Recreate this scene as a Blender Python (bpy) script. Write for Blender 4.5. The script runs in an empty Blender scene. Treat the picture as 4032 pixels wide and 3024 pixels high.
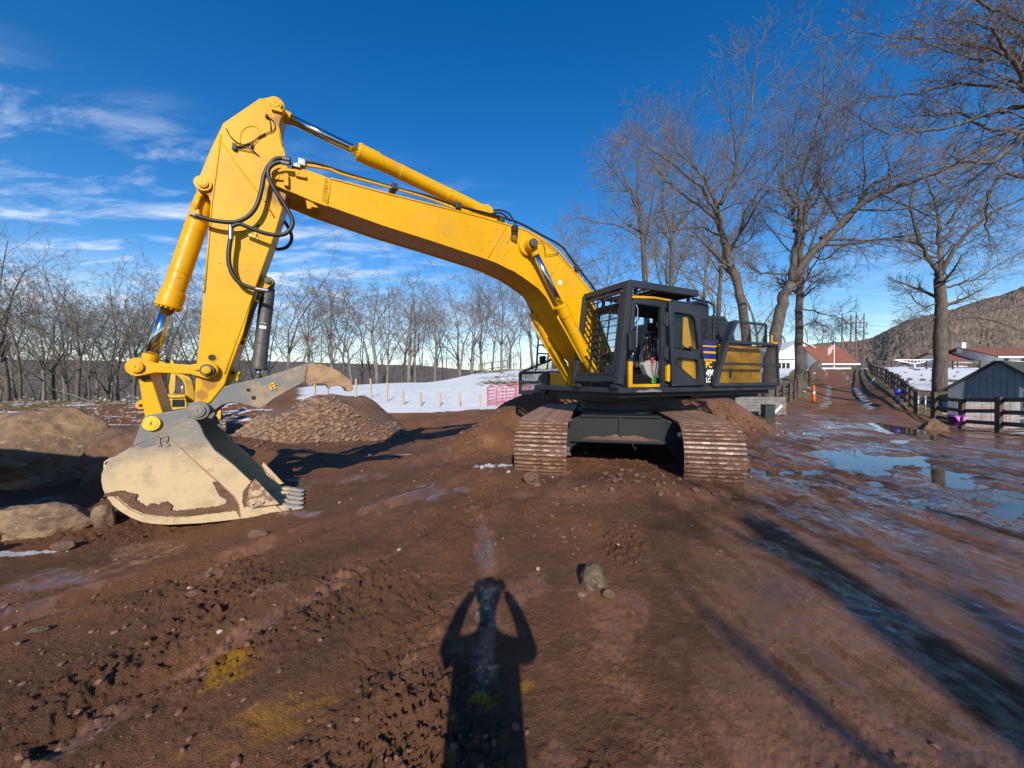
import bpy, math, random
import numpy as np
from mathutils import Vector, Matrix, noise as mnoise
R = math.radians
# ---------------------------------------------------------------- camera, sky, sun, exposure
scene = bpy.context.scene
CAMH = 1.7; PITCH = R(0.8); FSRC = 831 / 2212 * 4032
cam = bpy.data.cameras.new('camera'); camo = bpy.data.objects.new('camera', cam)
scene.collection.objects.link(camo)
camo.location = (0, 0, CAMH); camo.rotation_euler = (R(90) - PITCH, 0, 0)
cam.sensor_width = 36; cam.lens = 36 * 831 / 2212; cam.clip_start = 0.02; cam.clip_end = 9000
scene.camera = camo
SUN_EL = R(28.2); SUN_AZ = R(-3.0)          # light travels towards (sin AZ, cos AZ), downwards
ldir = Vector((math.sin(SUN_AZ) * math.cos(SUN_EL), math.cos(SUN_AZ) * math.cos(SUN_EL), -math.sin(SUN_EL)))
sd = bpy.data.lights.new('sun', 'SUN'); so = bpy.data.objects.new('sun', sd); scene.collection.objects.link(so)
sd.energy = 4.6; sd.angle = R(0.5); sd.color = (1.0, 0.93, 0.82)
so.rotation_euler = ldir.to_track_quat('-Z', 'Y').to_euler(); so.location = (2, -30, 20)
world = bpy.data.worlds.new('World'); scene.world = world; world.use_nodes = True
wn, wl = world.node_tree.nodes, world.node_tree.links
for n in list(wn): wn.remove(n)
def wnode(t, **k):
    n = wn.new(t)
    for a, b in k.items(): setattr(n, a, b)
    return n
wout = wnode('ShaderNodeOutputWorld'); wbg = wnode('ShaderNodeBackground'); wl.new(wbg.outputs[0], wout.inputs[0])
sky = wnode('ShaderNodeTexSky', sky_type='NISHITA', sun_disc=False, sun_elevation=SUN_EL,
            sun_rotation=math.atan2(-ldir.x, -ldir.y), altitude=200, air_density=1.0, dust_density=0.1, ozone_density=2.2)
whs = wnode('ShaderNodeHueSaturation'); whs.inputs['Saturation'].default_value = 1.42; whs.inputs['Hue'].default_value = 0.507; whs.inputs['Value'].default_value = 1.08
wl.new(sky.outputs[0], whs.inputs['Color'])
wbg.inputs['Strength'].default_value = 0.115
# cirrus: streaked noise on a flat cloud layer
wtc = wnode('ShaderNodeTexCoord'); wsx = wnode('ShaderNodeSeparateXYZ'); wl.new(wtc.outputs['Generated'], wsx.inputs[0])
def wmath(op, a, b=None, clamp=False):
    n = wnode('ShaderNodeMath', operation=op, use_clamp=clamp)
    for i, v in enumerate((a, b)):
        if v is None: continue
        if isinstance(v, (int, float)): n.inputs[i].default_value = v
        else: wl.new(v, n.inputs[i])
    return n.outputs[0]
zz = wmath('MAXIMUM', wsx.outputs[2], 0.0); den = wmath('ADD', zz, 0.10)
cx_ = wmath('DIVIDE', wsx.outputs[0], den); cy_ = wmath('DIVIDE', wsx.outputs[1], den)
wcb = wnode('ShaderNodeCombineXYZ'); wl.new(cx_, wcb.inputs[0]); wl.new(cy_, wcb.inputs[1])
def wnoise(rot, sc, scale, detail, rough, dist=0.0, loc=(0, 0, 0)):
    m = wnode('ShaderNodeMapping'); m.inputs['Rotation'].default_value = (0, 0, rot); m.inputs['Scale'].default_value = sc
    m.inputs['Location'].default_value = loc
    wl.new(wcb.outputs[0], m.inputs[0])
    t = wnode('ShaderNodeTexNoise'); t.inputs['Scale'].default_value = scale; t.inputs['Detail'].default_value = detail
    t.inputs['Roughness'].default_value = rough; t.inputs['Distortion'].default_value = dist
    wl.new(m.outputs[0], t.inputs['Vector']); return t.outputs[0]
def wramp(v, a, b):
    r = wnode('ShaderNodeMapRange', interpolation_type='SMOOTHSTEP'); r.inputs[1].default_value = a; r.inputs[2].default_value = b
    wl.new(v, r.inputs[0]); return r.outputs[0]
streak = wnoise(R(38), (0.9, 2.2, 1), 2.4, 11, 0.62, 0.45, (3.6, 1.1, 0))
patch = wnoise(R(20), (1, 1, 1), 0.55, 3, 0.5, 0.2, (1.3, 5.2, 0))
lowb = wramp(wsx.outputs[2], 0.34, 0.02)           # more cloud towards the horizon
west = wramp(wsx.outputs[0], 0.15, -0.55)          # and towards the west of the view
high = wramp(wsx.outputs[2], 0.50, 0.36)            # none overhead
cover = wmath('ADD', wmath('MULTIPLY', lowb, 0.45), wmath('MULTIPLY', wmath('MULTIPLY', west, 0.72), high))
dens = wmath('MULTIPLY', wramp(wmath('ADD', streak, wmath('MULTIPLY', wmath('SUBTRACT', patch, 0.5), 0.50)), 0.43, 0.78), cover, True)
bank = wmath('MULTIPLY', wramp(wnoise(R(8), (0.5, 2.6, 1), 1.1, 7, 0.6, 0.3, (0.3, 2.0, 0)), 0.34, 0.60),
             wmath('MULTIPLY', wramp(wsx.outputs[2], 0.26, 0.08), wramp(wsx.outputs[0], 0.42, 0.02)), True)
dens2 = wmath('MAXIMUM', wmath('MULTIPLY', dens, 1.15, True), wmath('MULTIPLY', bank, 0.62))
wmx = wnode('ShaderNodeMix', data_type='RGBA'); wl.new(dens2, wmx.inputs[0]); wl.new(whs.outputs[0], wmx.inputs[6])
wmx.inputs[7].default_value = (6.2, 6.9, 7.9, 1)
wl.new(wmx.outputs[2], wbg.inputs['Color'])
scene.view_settings.view_transform = 'Standard'; scene.view_settings.look = 'None'
scene.view_settings.exposure = 0.35; scene.view_settings.gamma = 1
scene.render.resolution_x = 1024; scene.render.resolution_y = 768
COL = scene.collection
rng = random.Random(7)

# ---------------------------------------------------------------- photo pixel -> ray -> plane
CR = dict(c1=(350,330,1100/2212), c2=(350,1100,1100/1738), c3=(1100,500,1300/2212), c4=(1950,1050,1200/2212), c5=(2200,1080,600/1914),
  c6=(2600,1150,550/2028), c7=(2020,1380,400/2212), c8=(600,1350,500/2074), c9=(750,1750,500/2212), r1=(2950,1100,1082/2212),
  r2=(0,900,1100/2212), r3=(0,1500,900/2133), r4=(850,1100,1250/2212), r5=(2200,200,1832/2212), r6=(0,2000,1500/2212),
  r7=(1500,1900,1300/1919), r8=(2700,1700,1332/1669), r9=(3500,1300,532/1961), D=(0,0,4032/2212))
def ray(c, x, y):
    ox, oy, s = CR[c]
    u = (ox + x*s - 2016) / FSRC; v = -(oy + y*s - 1512) / FSRC
    return Vector((u, math.cos(PITCH) + v*math.sin(PITCH), -math.sin(PITCH) + v*math.cos(PITCH)))
OC = Vector((0, 0, CAMH))
EX = Vector((2.44, 9.08, 0)); EA = R(28)
FW = Vector((-math.cos(EA), -math.sin(EA), 0)); LF = Vector((math.sin(EA), -math.cos(EA), 0))
def loc(p): q = p - EX; return Vector((q.dot(FW), q.dot(LF), p.z))
def L(c, x, y, k):                     # on the machine plane left-offset = k
    d = ray(c, x, y); t = (k - (OC-EX).dot(LF)) / d.dot(LF); return loc(OC + d*t)
def LX(c, x, y, k):                    # on the machine plane forward-offset = k
    d = ray(c, x, y); t = (k - (OC-EX).dot(FW)) / d.dot(FW); return loc(OC + d*t)
def W(c, x, y, depth):                 # at a given depth
    d = ray(c, x, y); return OC + d*(depth/d.y)

# ---------------------------------------------------------------- numpy noise
_rs = np.random.RandomState(11); _perm = np.concatenate([_rs.permutation(512)]*2); _g = _rs.rand(512)*2*np.pi
_gx, _gy = np.cos(_g), np.sin(_g)
def perlin(x, y):
    xi = np.floor(x).astype(int); yi = np.floor(y).astype(int); xf = x-xi; yf = y-yi
    u = xf*xf*xf*(xf*(xf*6-15)+10); v = yf*yf*yf*(yf*(yf*6-15)+10)
    def gr(ix, iy, fx, fy):
        h = _perm[(_perm[ix & 511] + iy) & 511]; return _gx[h]*fx + _gy[h]*fy
    a = gr(xi, yi, xf, yf); b = gr(xi+1, yi, xf-1, yf); c = gr(xi, yi+1, xf, yf-1); d = gr(xi+1, yi+1, xf-1, yf-1)
    return (a + u*(b-a)) + v*((c + u*(d-c)) - (a + u*(b-a)))
def fbm(x, y, o=4, gain=.5):
    s = np.zeros_like(x); a = 1.0; f = 1.0
    for i in range(o): s += a*perlin(x*f+17.3*i, y*f-9.1*i); a *= gain; f *= 2.03
    return s
def sstep(x, a, b):
    t = np.clip((x-a)/(b-a), 0, 1); return t*t*(3-2*t)

# ---------------------------------------------------------------- mesh builder
class MB:
    def __init__(s): s.v = []; s.f = []
    def add(s, vs, fs):
        o = len(s.v); s.v.extend(tuple(p) for p in vs); s.f.extend(tuple(i+o for i in f) for f in fs); return s
    def box(s, c, sz, m=None):
        hx, hy, hz = sz[0]/2, sz[1]/2, sz[2]/2; c = Vector(c)
        vs = [Vector((sx*hx, sy*hy, sz_*hz)) for sx in (-1,1) for sy in (-1,1) for sz_ in (-1,1)]
        if m is not None: vs = [m @ p for p in vs]
        return s.add([p + c for p in vs], [(0,1,3,2),(4,6,7,5),(0,4,5,1),(2,3,7,6),(0,2,6,4),(1,5,7,3)])
    def box2(s, a, b): return s.box([(a[i]+b[i])/2 for i in range(3)], [abs(a[i]-b[i]) for i in range(3)])
    def bar(s, a, b, w, h, up=(0,0,1)):            # rectangular bar a->b
        a = Vector(a); b = Vector(b); d = (b-a); l = d.length; d.normalize(); up = Vector(up)
        if abs(d.dot(up)) > .98: up = Vector((1,0,0)) if abs(d.x) < .9 else Vector((0,1,0))
        x = d.cross(up).normalized(); z = x.cross(d).normalized()
        m = Matrix((d, x, z)).transposed(); return s.box((a+b)/2, (l, w, h), m)
    def tube(s, pts, rad, n=8, cap=True):
        pts = [Vector(p) for p in pts]; k = len(pts)
        if isinstance(rad, (int, float)): rad = [rad]*k
        vs = []; ref = None
        for i, p in enumerate(pts):
            t = (pts[min(i+1,k-1)] - pts[max(i-1,0)]); 
            if t.length < 1e-9: t = Vector((0,0,1))
            t.normalize()
            if ref is None:
                ref = Vector((0,0,1)) if abs(t.z) < .9 else Vector((1,0,0))
            x = (ref - t*ref.dot(t)); 
            if x.length < 1e-6: x = t.orthogonal()
            x.normalize(); ref = x; y = t.cross(x)
            for j in range(n):
                a = 2*math.pi*j/n; vs.append(p + x*(rad[i]*math.cos(a)) + y*(rad[i]*math.sin(a)))
        fs = [(i*n+j, i*n+(j+1)%n, (i+1)*n+(j+1)%n, (i+1)*n+j) for i in range(k-1) for j in range(n)]
        if cap: fs += [tuple(range(n))[::-1], tuple((k-1)*n+j for j in range(n))]
        return s.add(vs, fs)
    def cyl(s, a, b, r, n=20, r2=None): return s.tube([a, b], [r, r if r2 is None else r2], n)
    def prism(s, pts, y0, y1):                      # outline of (x,z) extruded along local y
        n = len(pts); vs = [(p[0], y0, p[1]) for p in pts] + [(p[0], y1, p[1]) for p in pts]
        return s.add(vs, [tuple(range(n)), tuple(range(2*n-1, n-1, -1))] + [(i, i+n, (i+1)%n+n, (i+1)%n) for i in range(n)])
    def loft(s, rings, cap=True):
        n = len(rings[0]); k = len(rings); vs = [p for r in rings for p in r]
        fs = [(i*n+j, i*n+(j+1)%n, (i+1)*n+(j+1)%n, (i+1)*n+j) for i in range(k-1) for j in range(n)]
        if cap: fs += [tuple(range(n))[::-1], tuple((k-1)*n+j for j in range(n))]
        return s.add(vs, fs)
def xz(pts): return [(p[0], p[2]) for p in pts]
def obj(name, mb, mat, parent=None, smooth=False, bevel=0.0, loc_=None, rot=None):
    if isinstance(mb, MB):
        me = bpy.data.meshes.new(name); me.from_pydata(mb.v, [], mb.f)
        if smooth: me.polygons.foreach_set('use_smooth', [True]*len(me.polygons))
        me.materials.append(mat); me.update()
    else: me = mb
    o = bpy.data.objects.new(name, me); COL.objects.link(o)
    if parent is not None: o.parent = parent
    if loc_ is not None: o.location = loc_
    if rot is not None: o.rotation_euler = rot
    if isinstance(mb, MB) :
        import bmesh
        bm = bmesh.new(); bm.from_mesh(me); bmesh.ops.recalc_face_normals(bm, faces=bm.faces); bm.to_mesh(me); bm.free()
    if bevel:
        m = o.modifiers.new('bevel', 'BEVEL'); m.width = bevel; m.segments = 2; m.limit_method = 'ANGLE'; m.angle_limit = R(35)
    return o
def thing(name, label, cat, loc_=(0,0,0), rotz=0, group=None):
    o = bpy.data.objects.new(name, None); COL.objects.link(o); o.empty_display_size = .1
    o.location = loc_; o.rotation_euler = (0, 0, rotz); return tag(o, label, cat, group)
def tag(o, label, cat, group=None):
    o['label'] = label; o['category'] = cat
    if group: o['group'] = group
    return o

# ---------------------------------------------------------------- materials
class NT:
    def __init__(s, name):
        s.m = bpy.data.materials.new(name); s.m.use_nodes = True; s.n = s.m.node_tree.nodes; s.l = s.m.node_tree.links
        s.b = s.n['Principled BSDF']; s.tc = s.n.new('ShaderNodeTexCoord')
    def set(s, **k):
        for a, v in k.items():
            i = s.b.inputs[a.replace('_', ' ')]
            if hasattr(v, 'is_linked'): s.l.new(v, i)
            else: i.default_value = (tuple(v) + (1,))[:4] if isinstance(v, tuple) and len(v) == 3 and i.type == 'RGBA' else v
        return s
    def noise(s, scale, detail=4, rough=.55, sc=(1,1,1), rot=(0,0,0), dist=0.0, coord='Object', l=(0,0,0)):
        m = s.n.new('ShaderNodeMapping'); m.inputs['Scale'].default_value = sc; m.inputs['Rotation'].default_value = rot
        m.inputs['Location'].default_value = l
        s.l.new(s.tc.outputs[coord], m.inputs[0]); t = s.n.new('ShaderNodeTexNoise')
        t.inputs['Scale'].default_value = scale; t.inputs['Detail'].default_value = detail; t.inputs['Roughness'].default_value = rough
        t.inputs['Distortion'].default_value = dist; s.l.new(m.outputs[0], t.inputs['Vector']); return t.outputs[0]
    def voro(s, scale, sc=(1,1,1), feature='F1', coord='Object'):
        m = s.n.new('ShaderNodeMapping'); m.inputs['Scale'].default_value = sc; s.l.new(s.tc.outputs[coord], m.inputs[0])
        t = s.n.new('ShaderNodeTexVoronoi'); t.feature = feature; t.inputs['Scale'].default_value = scale; s.l.new(m.outputs[0], t.inputs['Vector']); return t.outputs[0]
    def ramp(s, v, a, b, lo=0.0, hi=1.0):
        r = s.n.new('ShaderNodeMapRange'); r.interpolation_type = 'SMOOTHSTEP'
        for i, q in ((1, a), (2, b), (3, lo), (4, hi)): r.inputs[i].default_value = q
        s.l.new(v, r.inputs[0]); return r.outputs[0]
    def math(s, op, a, b=0.0, clamp=False):
        n = s.n.new('ShaderNodeMath'); n.operation = op; n.use_clamp = clamp
        for i, v in enumerate((a, b)):
            if hasattr(v, 'is_linked'): s.l.new(v, n.inputs[i])
            else: n.inputs[i].default_value = v
        return n.outputs[0]
    def mix(s, f, a, b):
        n = s.n.new('ShaderNodeMix'); n.data_type = 'RGBA'
        for i, v in ((0, f), (6, a), (7, b)):
            if hasattr(v, 'is_linked'): s.l.new(v, n.inputs[i])
            else: n.inputs[i].default_value = v if i == 0 else (tuple(v)+(1,))[:4]
        return n.outputs[2]
    def attr(s, name):
        a = s.n.new('ShaderNodeAttribute'); a.attribute_name = name; return a.outputs
    def sep(s, coord='Object'):
        x = s.n.new('ShaderNodeSeparateXYZ'); s.l.new(s.tc.outputs[coord], x.inputs[0]); return x.outputs
    def bump(s, h, strength=.3, dist=.02):
        b = s.n.new('ShaderNodeBump'); b.inputs['Strength'].default_value = strength; b.inputs['Distance'].default_value = dist
        s.l.new(h, b.inputs['Height']); s.l.new(b.outputs[0], s.b.inputs['Normal']); return s
MT = {}
def simple(name, col, rough=.5, metal=0.0, var=.25, scale=6, bump=0.0, col2=None):
    t = NT(name); n = t.noise(scale, 5, .6)
    c2 = col2 or tuple(c*(1-var) for c in col)
    t.set(Base_Color=t.mix(t.ramp(n, .3, .7), col, c2), Roughness=rough, Metallic=metal)
    if bump: t.bump(t.noise(scale*6, 4), bump, .01)
    MT[name] = t.m; return t.m
def paint(name, col, dirt=(.16,.085,.04), amt=.5, rough=.38, chips=True, spots=()):
    t = NT(name); big = t.noise(1.1, 5, .6, l=(3,1,2)); fine = t.noise(14, 5, .65); streak = t.noise(5, 5, .7, sc=(1,1,.35))
    c = t.mix(t.ramp(big, .35, .7), col, tuple(q*.84 for q in col))
    d = t.math('MULTIPLY', t.ramp(streak, .55, .8), t.ramp(big, .42, .66), True)
    c = t.mix(t.math('MULTIPLY', d, amt), c, dirt)
    if chips:
        ch = t.ramp(fine, .655, .70); ch = t.math('MULTIPLY', ch, t.ramp(t.noise(1.7, 3), .48, .62))
        c = t.mix(t.math('MULTIPLY', ch, .8), c, (.07,.045,.03))
    if chips:
        sc2 = t.noise(13, 5, .62, sc=(1,1,2.4)); c = t.mix(t.math('MULTIPLY', t.ramp(sc2,.655,.69), .8), c, (.10,.065,.035))
        c = t.mix(t.math('MULTIPLY', t.ramp(t.noise(2.4,6,.7,sc=(1,1,.5),l=(5,5,5)),.50,.70), .45), c, (.46,.25,.04))
    for (sx, sz, sr) in spots:
        s3 = t.sep(); dx = t.math('MULTIPLY', t.math('SUBTRACT', s3[0], sx), 1/sr); dz = t.math('MULTIPLY', t.math('SUBTRACT', s3[2], sz), 1/sr)
        dd = t.math('ADD', t.math('SQRT', t.math('ADD', t.math('MULTIPLY', dx, dx), t.math('MULTIPLY', dz, dz))), t.math('MULTIPLY', t.math('SUBTRACT', streak, .5), 2.2))
        c = t.mix(t.ramp(dd, .95, .35, 0, .72), c, (.19,.085,.035))
    t.set(Base_Color=c, Roughness=t.ramp(fine, .2, .8, rough-.08, rough+.16)); t.bump(t.noise(40, 3), .04, .004); t.b.inputs['Specular IOR Level'].default_value = .28
    MT[name] = t.m; return t.m
paint('yellow', (.68,.345,.0), amt=.45); paint('yellow_old', (.58,.35,.04), amt=.8, rough=.5)
paint('dark', (.028,.033,.042), dirt=(.11,.075,.05), amt=.35, rough=.42, chips=False)
paint('dark_frame', (.014,.017,.019), dirt=(.16,.09,.055), amt=.75, rough=.55, chips=False)
paint('blue', (.012,.022,.22), amt=.2, chips=False)
simple('rubber', (.018,.018,.019), .5, var=.3); simple('black', (.008,.008,.009), .6); simple('steel_dark', (.075,.072,.068), .55, var=.4, scale=4, col2=(.045,.04,.036))
simple('chrome', (.62,.63,.65), .12, 1.0, .1); simple('steel', (.45,.44,.42), .35, 1.0, .3)
simple('white', (.78,.78,.76), .5, var=.12); simple('white_paint', (.72,.72,.70), .6, var=.18, scale=2)
simple('grey_plastic', (.33,.32,.30), .5, var=.1); simple('red', (.5,.02,.03), .5); simple('lime', (.08,.35,.03), .5)
simple('roof_brown', (.24,.085,.05), .85, var=.35, scale=3, bump=.3); simple('shed_blue', (.17,.21,.25), .75, var=.3, scale=2.5)
simple('board_grey', (.21,.20,.18), .85, var=.45, scale=3, bump=.2); simple('board_pale', (.38,.365,.33), .85, var=.4, scale=3, bump=.2); simple('fence_wood', (.10,.075,.055), .85, var=.45, scale=5, bump=.3)
simple('stake_wood', (.48,.34,.17), .8, var=.25, scale=9); simple('pole_rust', (.15,.085,.065), .8, var=.3, scale=3)
simple('pink', (.62,.09,.14), .45, var=.25, scale=4); simple('orange', (.80,.13,.02), .5, var=.12); simple('reflect', (.85,.84,.80), .4, var=.1)
simple('purple', (.10,.012,.19), .45, var=.15); simple('purple_light', (.62,.18,.58), .45, var=.1); simple('blue_plastic', (.015,.06,.5), .5)
simple('galv', (.55,.55,.54), .4, .6, .25); simple('green_dark', (.012,.032,.028), .5)
simple('shed_roof', (.05,.055,.045), .9, var=.4, scale=2, bump=.4); simple('window_dark', (.02,.024,.028), .12, var=.2)
simple('cloth', (.03,.033,.045), .85); simple('skin', (.42,.24,.17), .5, var=.1); simple('hair', (.03,.02,.014), .6); simple('leather', (.05,.03,.018), .5)
simple('leaf_dry', (.22,.075,.02), .8, var=.4)
simple('sticker', (.80,.80,.76), .5, var=.06, scale=20); simple('sticker_yellow', (.85,.50,.03), .45, var=.05)
t = NT('glass'); t.set(Base_Color=(.03,.055,.055), Roughness=.03, IOR=1.5, Alpha=.28); MT['glass'] = t.m
t = NT('plastic_wrap'); n = t.noise(7, 6, .7, sc=(3.5,3.5,.35)); t.set(Base_Color=t.mix(t.ramp(n,.53,.62),(.018,.018,.02),(.45,.45,.46)), Roughness=.18); MT['plastic_wrap'] = t.m  # shine of the film painted into the colour as pale streaks
# muddy steel tracks: caked soil, bare bright wear on raised edges is its own part
t = NT('track_mud'); n1 = t.noise(7, 6, .65); n2 = t.noise(30, 5, .7)
c = t.mix(t.ramp(n1,.35,.65), (.15,.066,.036), (.085,.045,.030)); c = t.mix(t.math('MULTIPLY', t.ramp(n2,.58,.72), .6), c, (.36,.27,.20))
t.set(Base_Color=c, Roughness=t.ramp(n1,.3,.7,.35,.75)); t.bump(t.noise(22,6,.7), .8, .03); MT['track_mud'] = t.m
t = NT('grouser'); n1 = t.noise(9, 6, .7, sc=(1,1,1)); n2 = t.noise(3.0, 3)
c = t.mix(t.ramp(n1,.38,.54), (.40,.285,.19), (.14,.064,.036)); t.set(Base_Color=c, Metallic=t.ramp(n1,.33,.47,.35,0), Roughness=.45); t.bump(t.noise(25,5), .5, .02); MT['grouser'] = t.m
# bucket: bare grey steel polished tan with dried soil low down, a ragged band of wet mud along the bottom
t = NT('bucket_steel'); sp = t.sep(); n1 = t.noise(2.2, 6, .65); scr = t.noise(9, 6, .75, sc=(1,1,5), rot=(0,.5,0)); rag = t.noise(3.2, 6, .7)
zz_ = t.math('ADD', sp[2], t.math('MULTIPLY', t.math('SUBTRACT', n1, .5), .9))
blo = t.noise(3.1, 6, .7, l=(9,2,4)); c = t.mix(t.ramp(zz_, .50, 1.0), (.50,.36,.20), (.18,.17,.145)); c = t.mix(t.math('MULTIPLY', t.ramp(blo,.46,.66), .45), c, (.24,.20,.14)); c = t.mix(t.math('MULTIPLY', t.ramp(scr,.5,.70), .45), c, (.52,.41,.26))
c = t.mix(t.math('MULTIPLY', t.ramp(scr,.30,.42,1,0), .45), c, (.22,.15,.09))
c = t.mix(t.math('MULTIPLY', t.ramp(t.noise(4.5,5,.7,l=(4,4,1)),.56,.68), .35), c, (.20,.09,.045))
t.set(Base_Color=c, Roughness=.62); t.bump(t.noise(30,5), .25, .01); MT['bucket_steel'] = t.m
t = NT('bucket_mud'); t.set(Base_Color=t.mix(t.ramp(t.noise(9,5,.7),.35,.65),(.17,.085,.045),(.10,.05,.03)), Roughness=.8); t.bump(t.noise(28,6,.7), .9, .03); MT['bucket_mud'] = t.m
t = NT('cutter_mud'); n1 = t.noise(8, 6, .7, l=(2,7,1)); n2 = t.noise(22, 5, .7); c = t.mix(t.ramp(n1,.47,.53), (.44,.33,.20), (.19,.10,.055)); c = t.mix(t.math('MULTIPLY', t.ramp(n2,.5,.7), .4), c, (.50,.40,.27)); t.set(Base_Color=c, Roughness=.7); t.bump(n1, .6, .02); MT['cutter_mud'] = t.m
t = NT('thumb_steel'); n1 = t.noise(2.6, 6, .65); n2 = t.noise(11, 6, .7, sc=(1,1,2))
c = t.mix(t.ramp(n1,.45,.66), (.135,.14,.14), (.30,.21,.12)); c = t.mix(t.math('MULTIPLY', t.ramp(n2,.6,.72), .4), c, (.36,.31,.25))
t.set(Base_Color=c, Roughness=.6); t.bump(t.noise(30,4), .2, .01); MT['thumb_steel'] = t.m
t = NT('thumb_tip'); n1 = t.noise(5, 6, .7); t.set(Base_Color=t.mix(t.ramp(n1,.4,.65),(.34,.21,.11),(.17,.10,.055)), Roughness=.65); t.bump(t.noise(30,4), .3, .01); MT['thumb_tip'] = t.m
t = NT('pin_worn'); n1 = t.noise(9, 5, .7); t.set(Base_Color=t.mix(t.ramp(n1,.54,.6),(.80,.46,.01),(.30,.19,.11)), Roughness=.45); MT['pin_worn'] = t.m
def rockmat(name, a, b, c3, sc=2.2):
    t = NT(name); n1 = t.noise(sc, 7, .68); n2 = t.noise(sc*2.7, 6, .7, sc=(1,1,2)); n3 = t.noise(sc*.7, 4)
    c = t.mix(t.ramp(n1,.38,.62), a, b); c = t.mix(t.math('MULTIPLY', t.ramp(n2,.58,.68), .7), c, c3)
    t.set(Base_Color=c, Roughness=.85); t.bump(t.math('ADD', t.noise(sc*4,7,.7), t.voro(sc*2)), .7, .05); MT[name] = t.m
rockmat('boulder', (.27,.165,.08), (.14,.085,.05), (.38,.35,.27)); rockmat('boulder_dirt', (.165,.085,.048), (.105,.058,.036), (.22,.15,.10), 5)
rockmat('slab_rock', (.27,.18,.10), (.15,.095,.06), (.36,.30,.20), 4); rockmat('dark_rock', (.15,.10,.06), (.07,.05,.035), (.55,.52,.47), 9)
t = NT('rubble'); oi = t.n.new('ShaderNodeObjectInfo'); n1 = t.noise(7, 5, .7)
va = t.attr('tone'); tone = t.math('ADD', oi.outputs['Random'], va[2], True)
c = t.mix(tone, (.33,.20,.11), (.20,.12,.07)); c = t.mix(t.ramp(tone, .96, .985), c, (.20,.19,.18)); c = t.mix(t.ramp(n1,.42,.66), c, (.17,.095,.06))
t.set(Base_Color=c, Roughness=.85); t.bump(t.noise(20,4), .3, .02); MT['rubble'] = t.m
t = NT('clod'); va = t.attr('tone'); n1 = t.noise(12, 4); c = t.mix(t.ramp(n1,.35,.7), (.165,.076,.043), (.095,.047,.030)); c = t.mix(t.ramp(va[2], .975, .985), c, (.36,.28,.21))
t.set(Base_Color=c, Roughness=t.ramp(n1,.3,.7,.5,.85)); t.bump(t.noise(60,4), .4, .006); MT['clod'] = t.m
t = NT('bark'); n1 = t.noise(3, 6, .7, sc=(4,4,.6)); n2 = t.noise(.9, 4); c = t.mix(t.ramp(n1,.35,.65), (.125,.10,.08), (.050,.040,.033)); c = t.mix(t.math('MULTIPLY', t.ramp(n2,.5,.75), .5), c, (.20,.185,.165))
t.set(Base_Color=c, Roughness=.9); t.bump(n1, .6, .03); MT['bark'] = t.m
t = NT('twig'); n1 = t.noise(2, 4); t.set(Base_Color=t.mix(t.ramp(n1,.35,.65), (.175,.15,.13), (.095,.08,.072)), Roughness=.85); MT['twig'] = t.m
t = NT('bark_pale'); n1 = t.noise(3, 6, .7, sc=(4,4,.7)); t.set(Base_Color=t.mix(t.ramp(n1,.35,.65), (.22,.19,.155), (.10,.082,.068)), Roughness=.9); t.bump(n1, .5, .03); MT['bark_pale'] = t.m
t = NT('twig_pale'); n1 = t.noise(2, 4); t.set(Base_Color=t.mix(t.ramp(n1,.35,.65), (.19,.165,.14), (.11,.094,.082)), Roughness=.85); MT['twig_pale'] = t.m
t = NT('water'); n1 = t.noise(3, 4); t.set(Base_Color=(.075,.042,.024), Roughness=t.ramp(n1,.4,.7,.015,.06), IOR=1.33); t.bump(t.noise(6,3), .012, .01); MT['water'] = t.m
# ---------------------------------------------------------------- terrain
TY = np.array([0, 5, 8, 10, 15, 18, 22, 25, 30, 40, 50, 60, 80, 110, 160, 300, 900, 4000.])
TT = np.array([-1.6, -.97, -.49, -.25, 0, .2, .5, .7, .87, 1.0, 1.15, 1.33, 1.8])
TZ = np.array([
 [0,-.25,-.4,-.5,-.6,-.55,-.4,-.2, 0, -3, -8,-13,-20,-26,-30,-30,-30,-30],
 [0,-.25,-.4,-.5,-.62,-.6,-.45,-.2, 0,-2, -6,-11,-19,-26,-30,-30,-30,-30],
 [0,-.15,-.35,-.45,-.65,-.6,.05,.4,.75,.9,.8,-.6,-8,-18,-26,-30,-30,-30],
 [0,-.08,-.28,-.38,-.75,-.6,.12,.5,.95,1.15,1.2,.2,-6,-16,-25,-30,-30,-30],
 [0,0,-.05,-.1,-.18,-.15,.05,.6,1.2,2.3,3.0,3.0,1,-6,-16,-28,-30,-30],
 [0,0,0,0,0,.1,.35,.8,1.4,2.4,3.0,3.3,3.5,2,-2,-8,-10,-10],
 [0,0,0,0,0,.1,.4,.7,1.2,2.0,2.7,3.2,3.8,4,4,5,5,5],
 [0,0,0,0,0,.05,.2,.4,.9,1.7,2.5,3.2,4,4,4,5,5,5],
 [0,0,0,0,0,0,0,.06,.35,1.2,2.3,3.2,3.5,3.5,4,5,5,5],
 [0,0,0,0,-.1,-.05,.3,.6,1.1,2.0,2.8,3.5,4.0,4.2,5,6,6,6],
 [0,0,0,0,-.3,-.5,-.1,.7,1.2,2.0,2.8,3.6,4.2,4.6,5,6,6,6],
 [0,0,0,0,-.3,-.6,-.5,-.2,.7,1.8,2.7,3.5,4.2,4.6,5,6,6,6],
 [0,0,0,0,-.3,-.6,-.6,-.3,.6,1.7,2.7,3.5,4.2,4.6,5,6,6,6]])
def smooth_interp(grid, v):
    i = np.clip(np.searchsorted(grid, v) - 1, 0, len(grid)-2); f = np.clip((v - grid[i])/(grid[i+1]-grid[i]), 0, 1)
    return i, f
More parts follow.
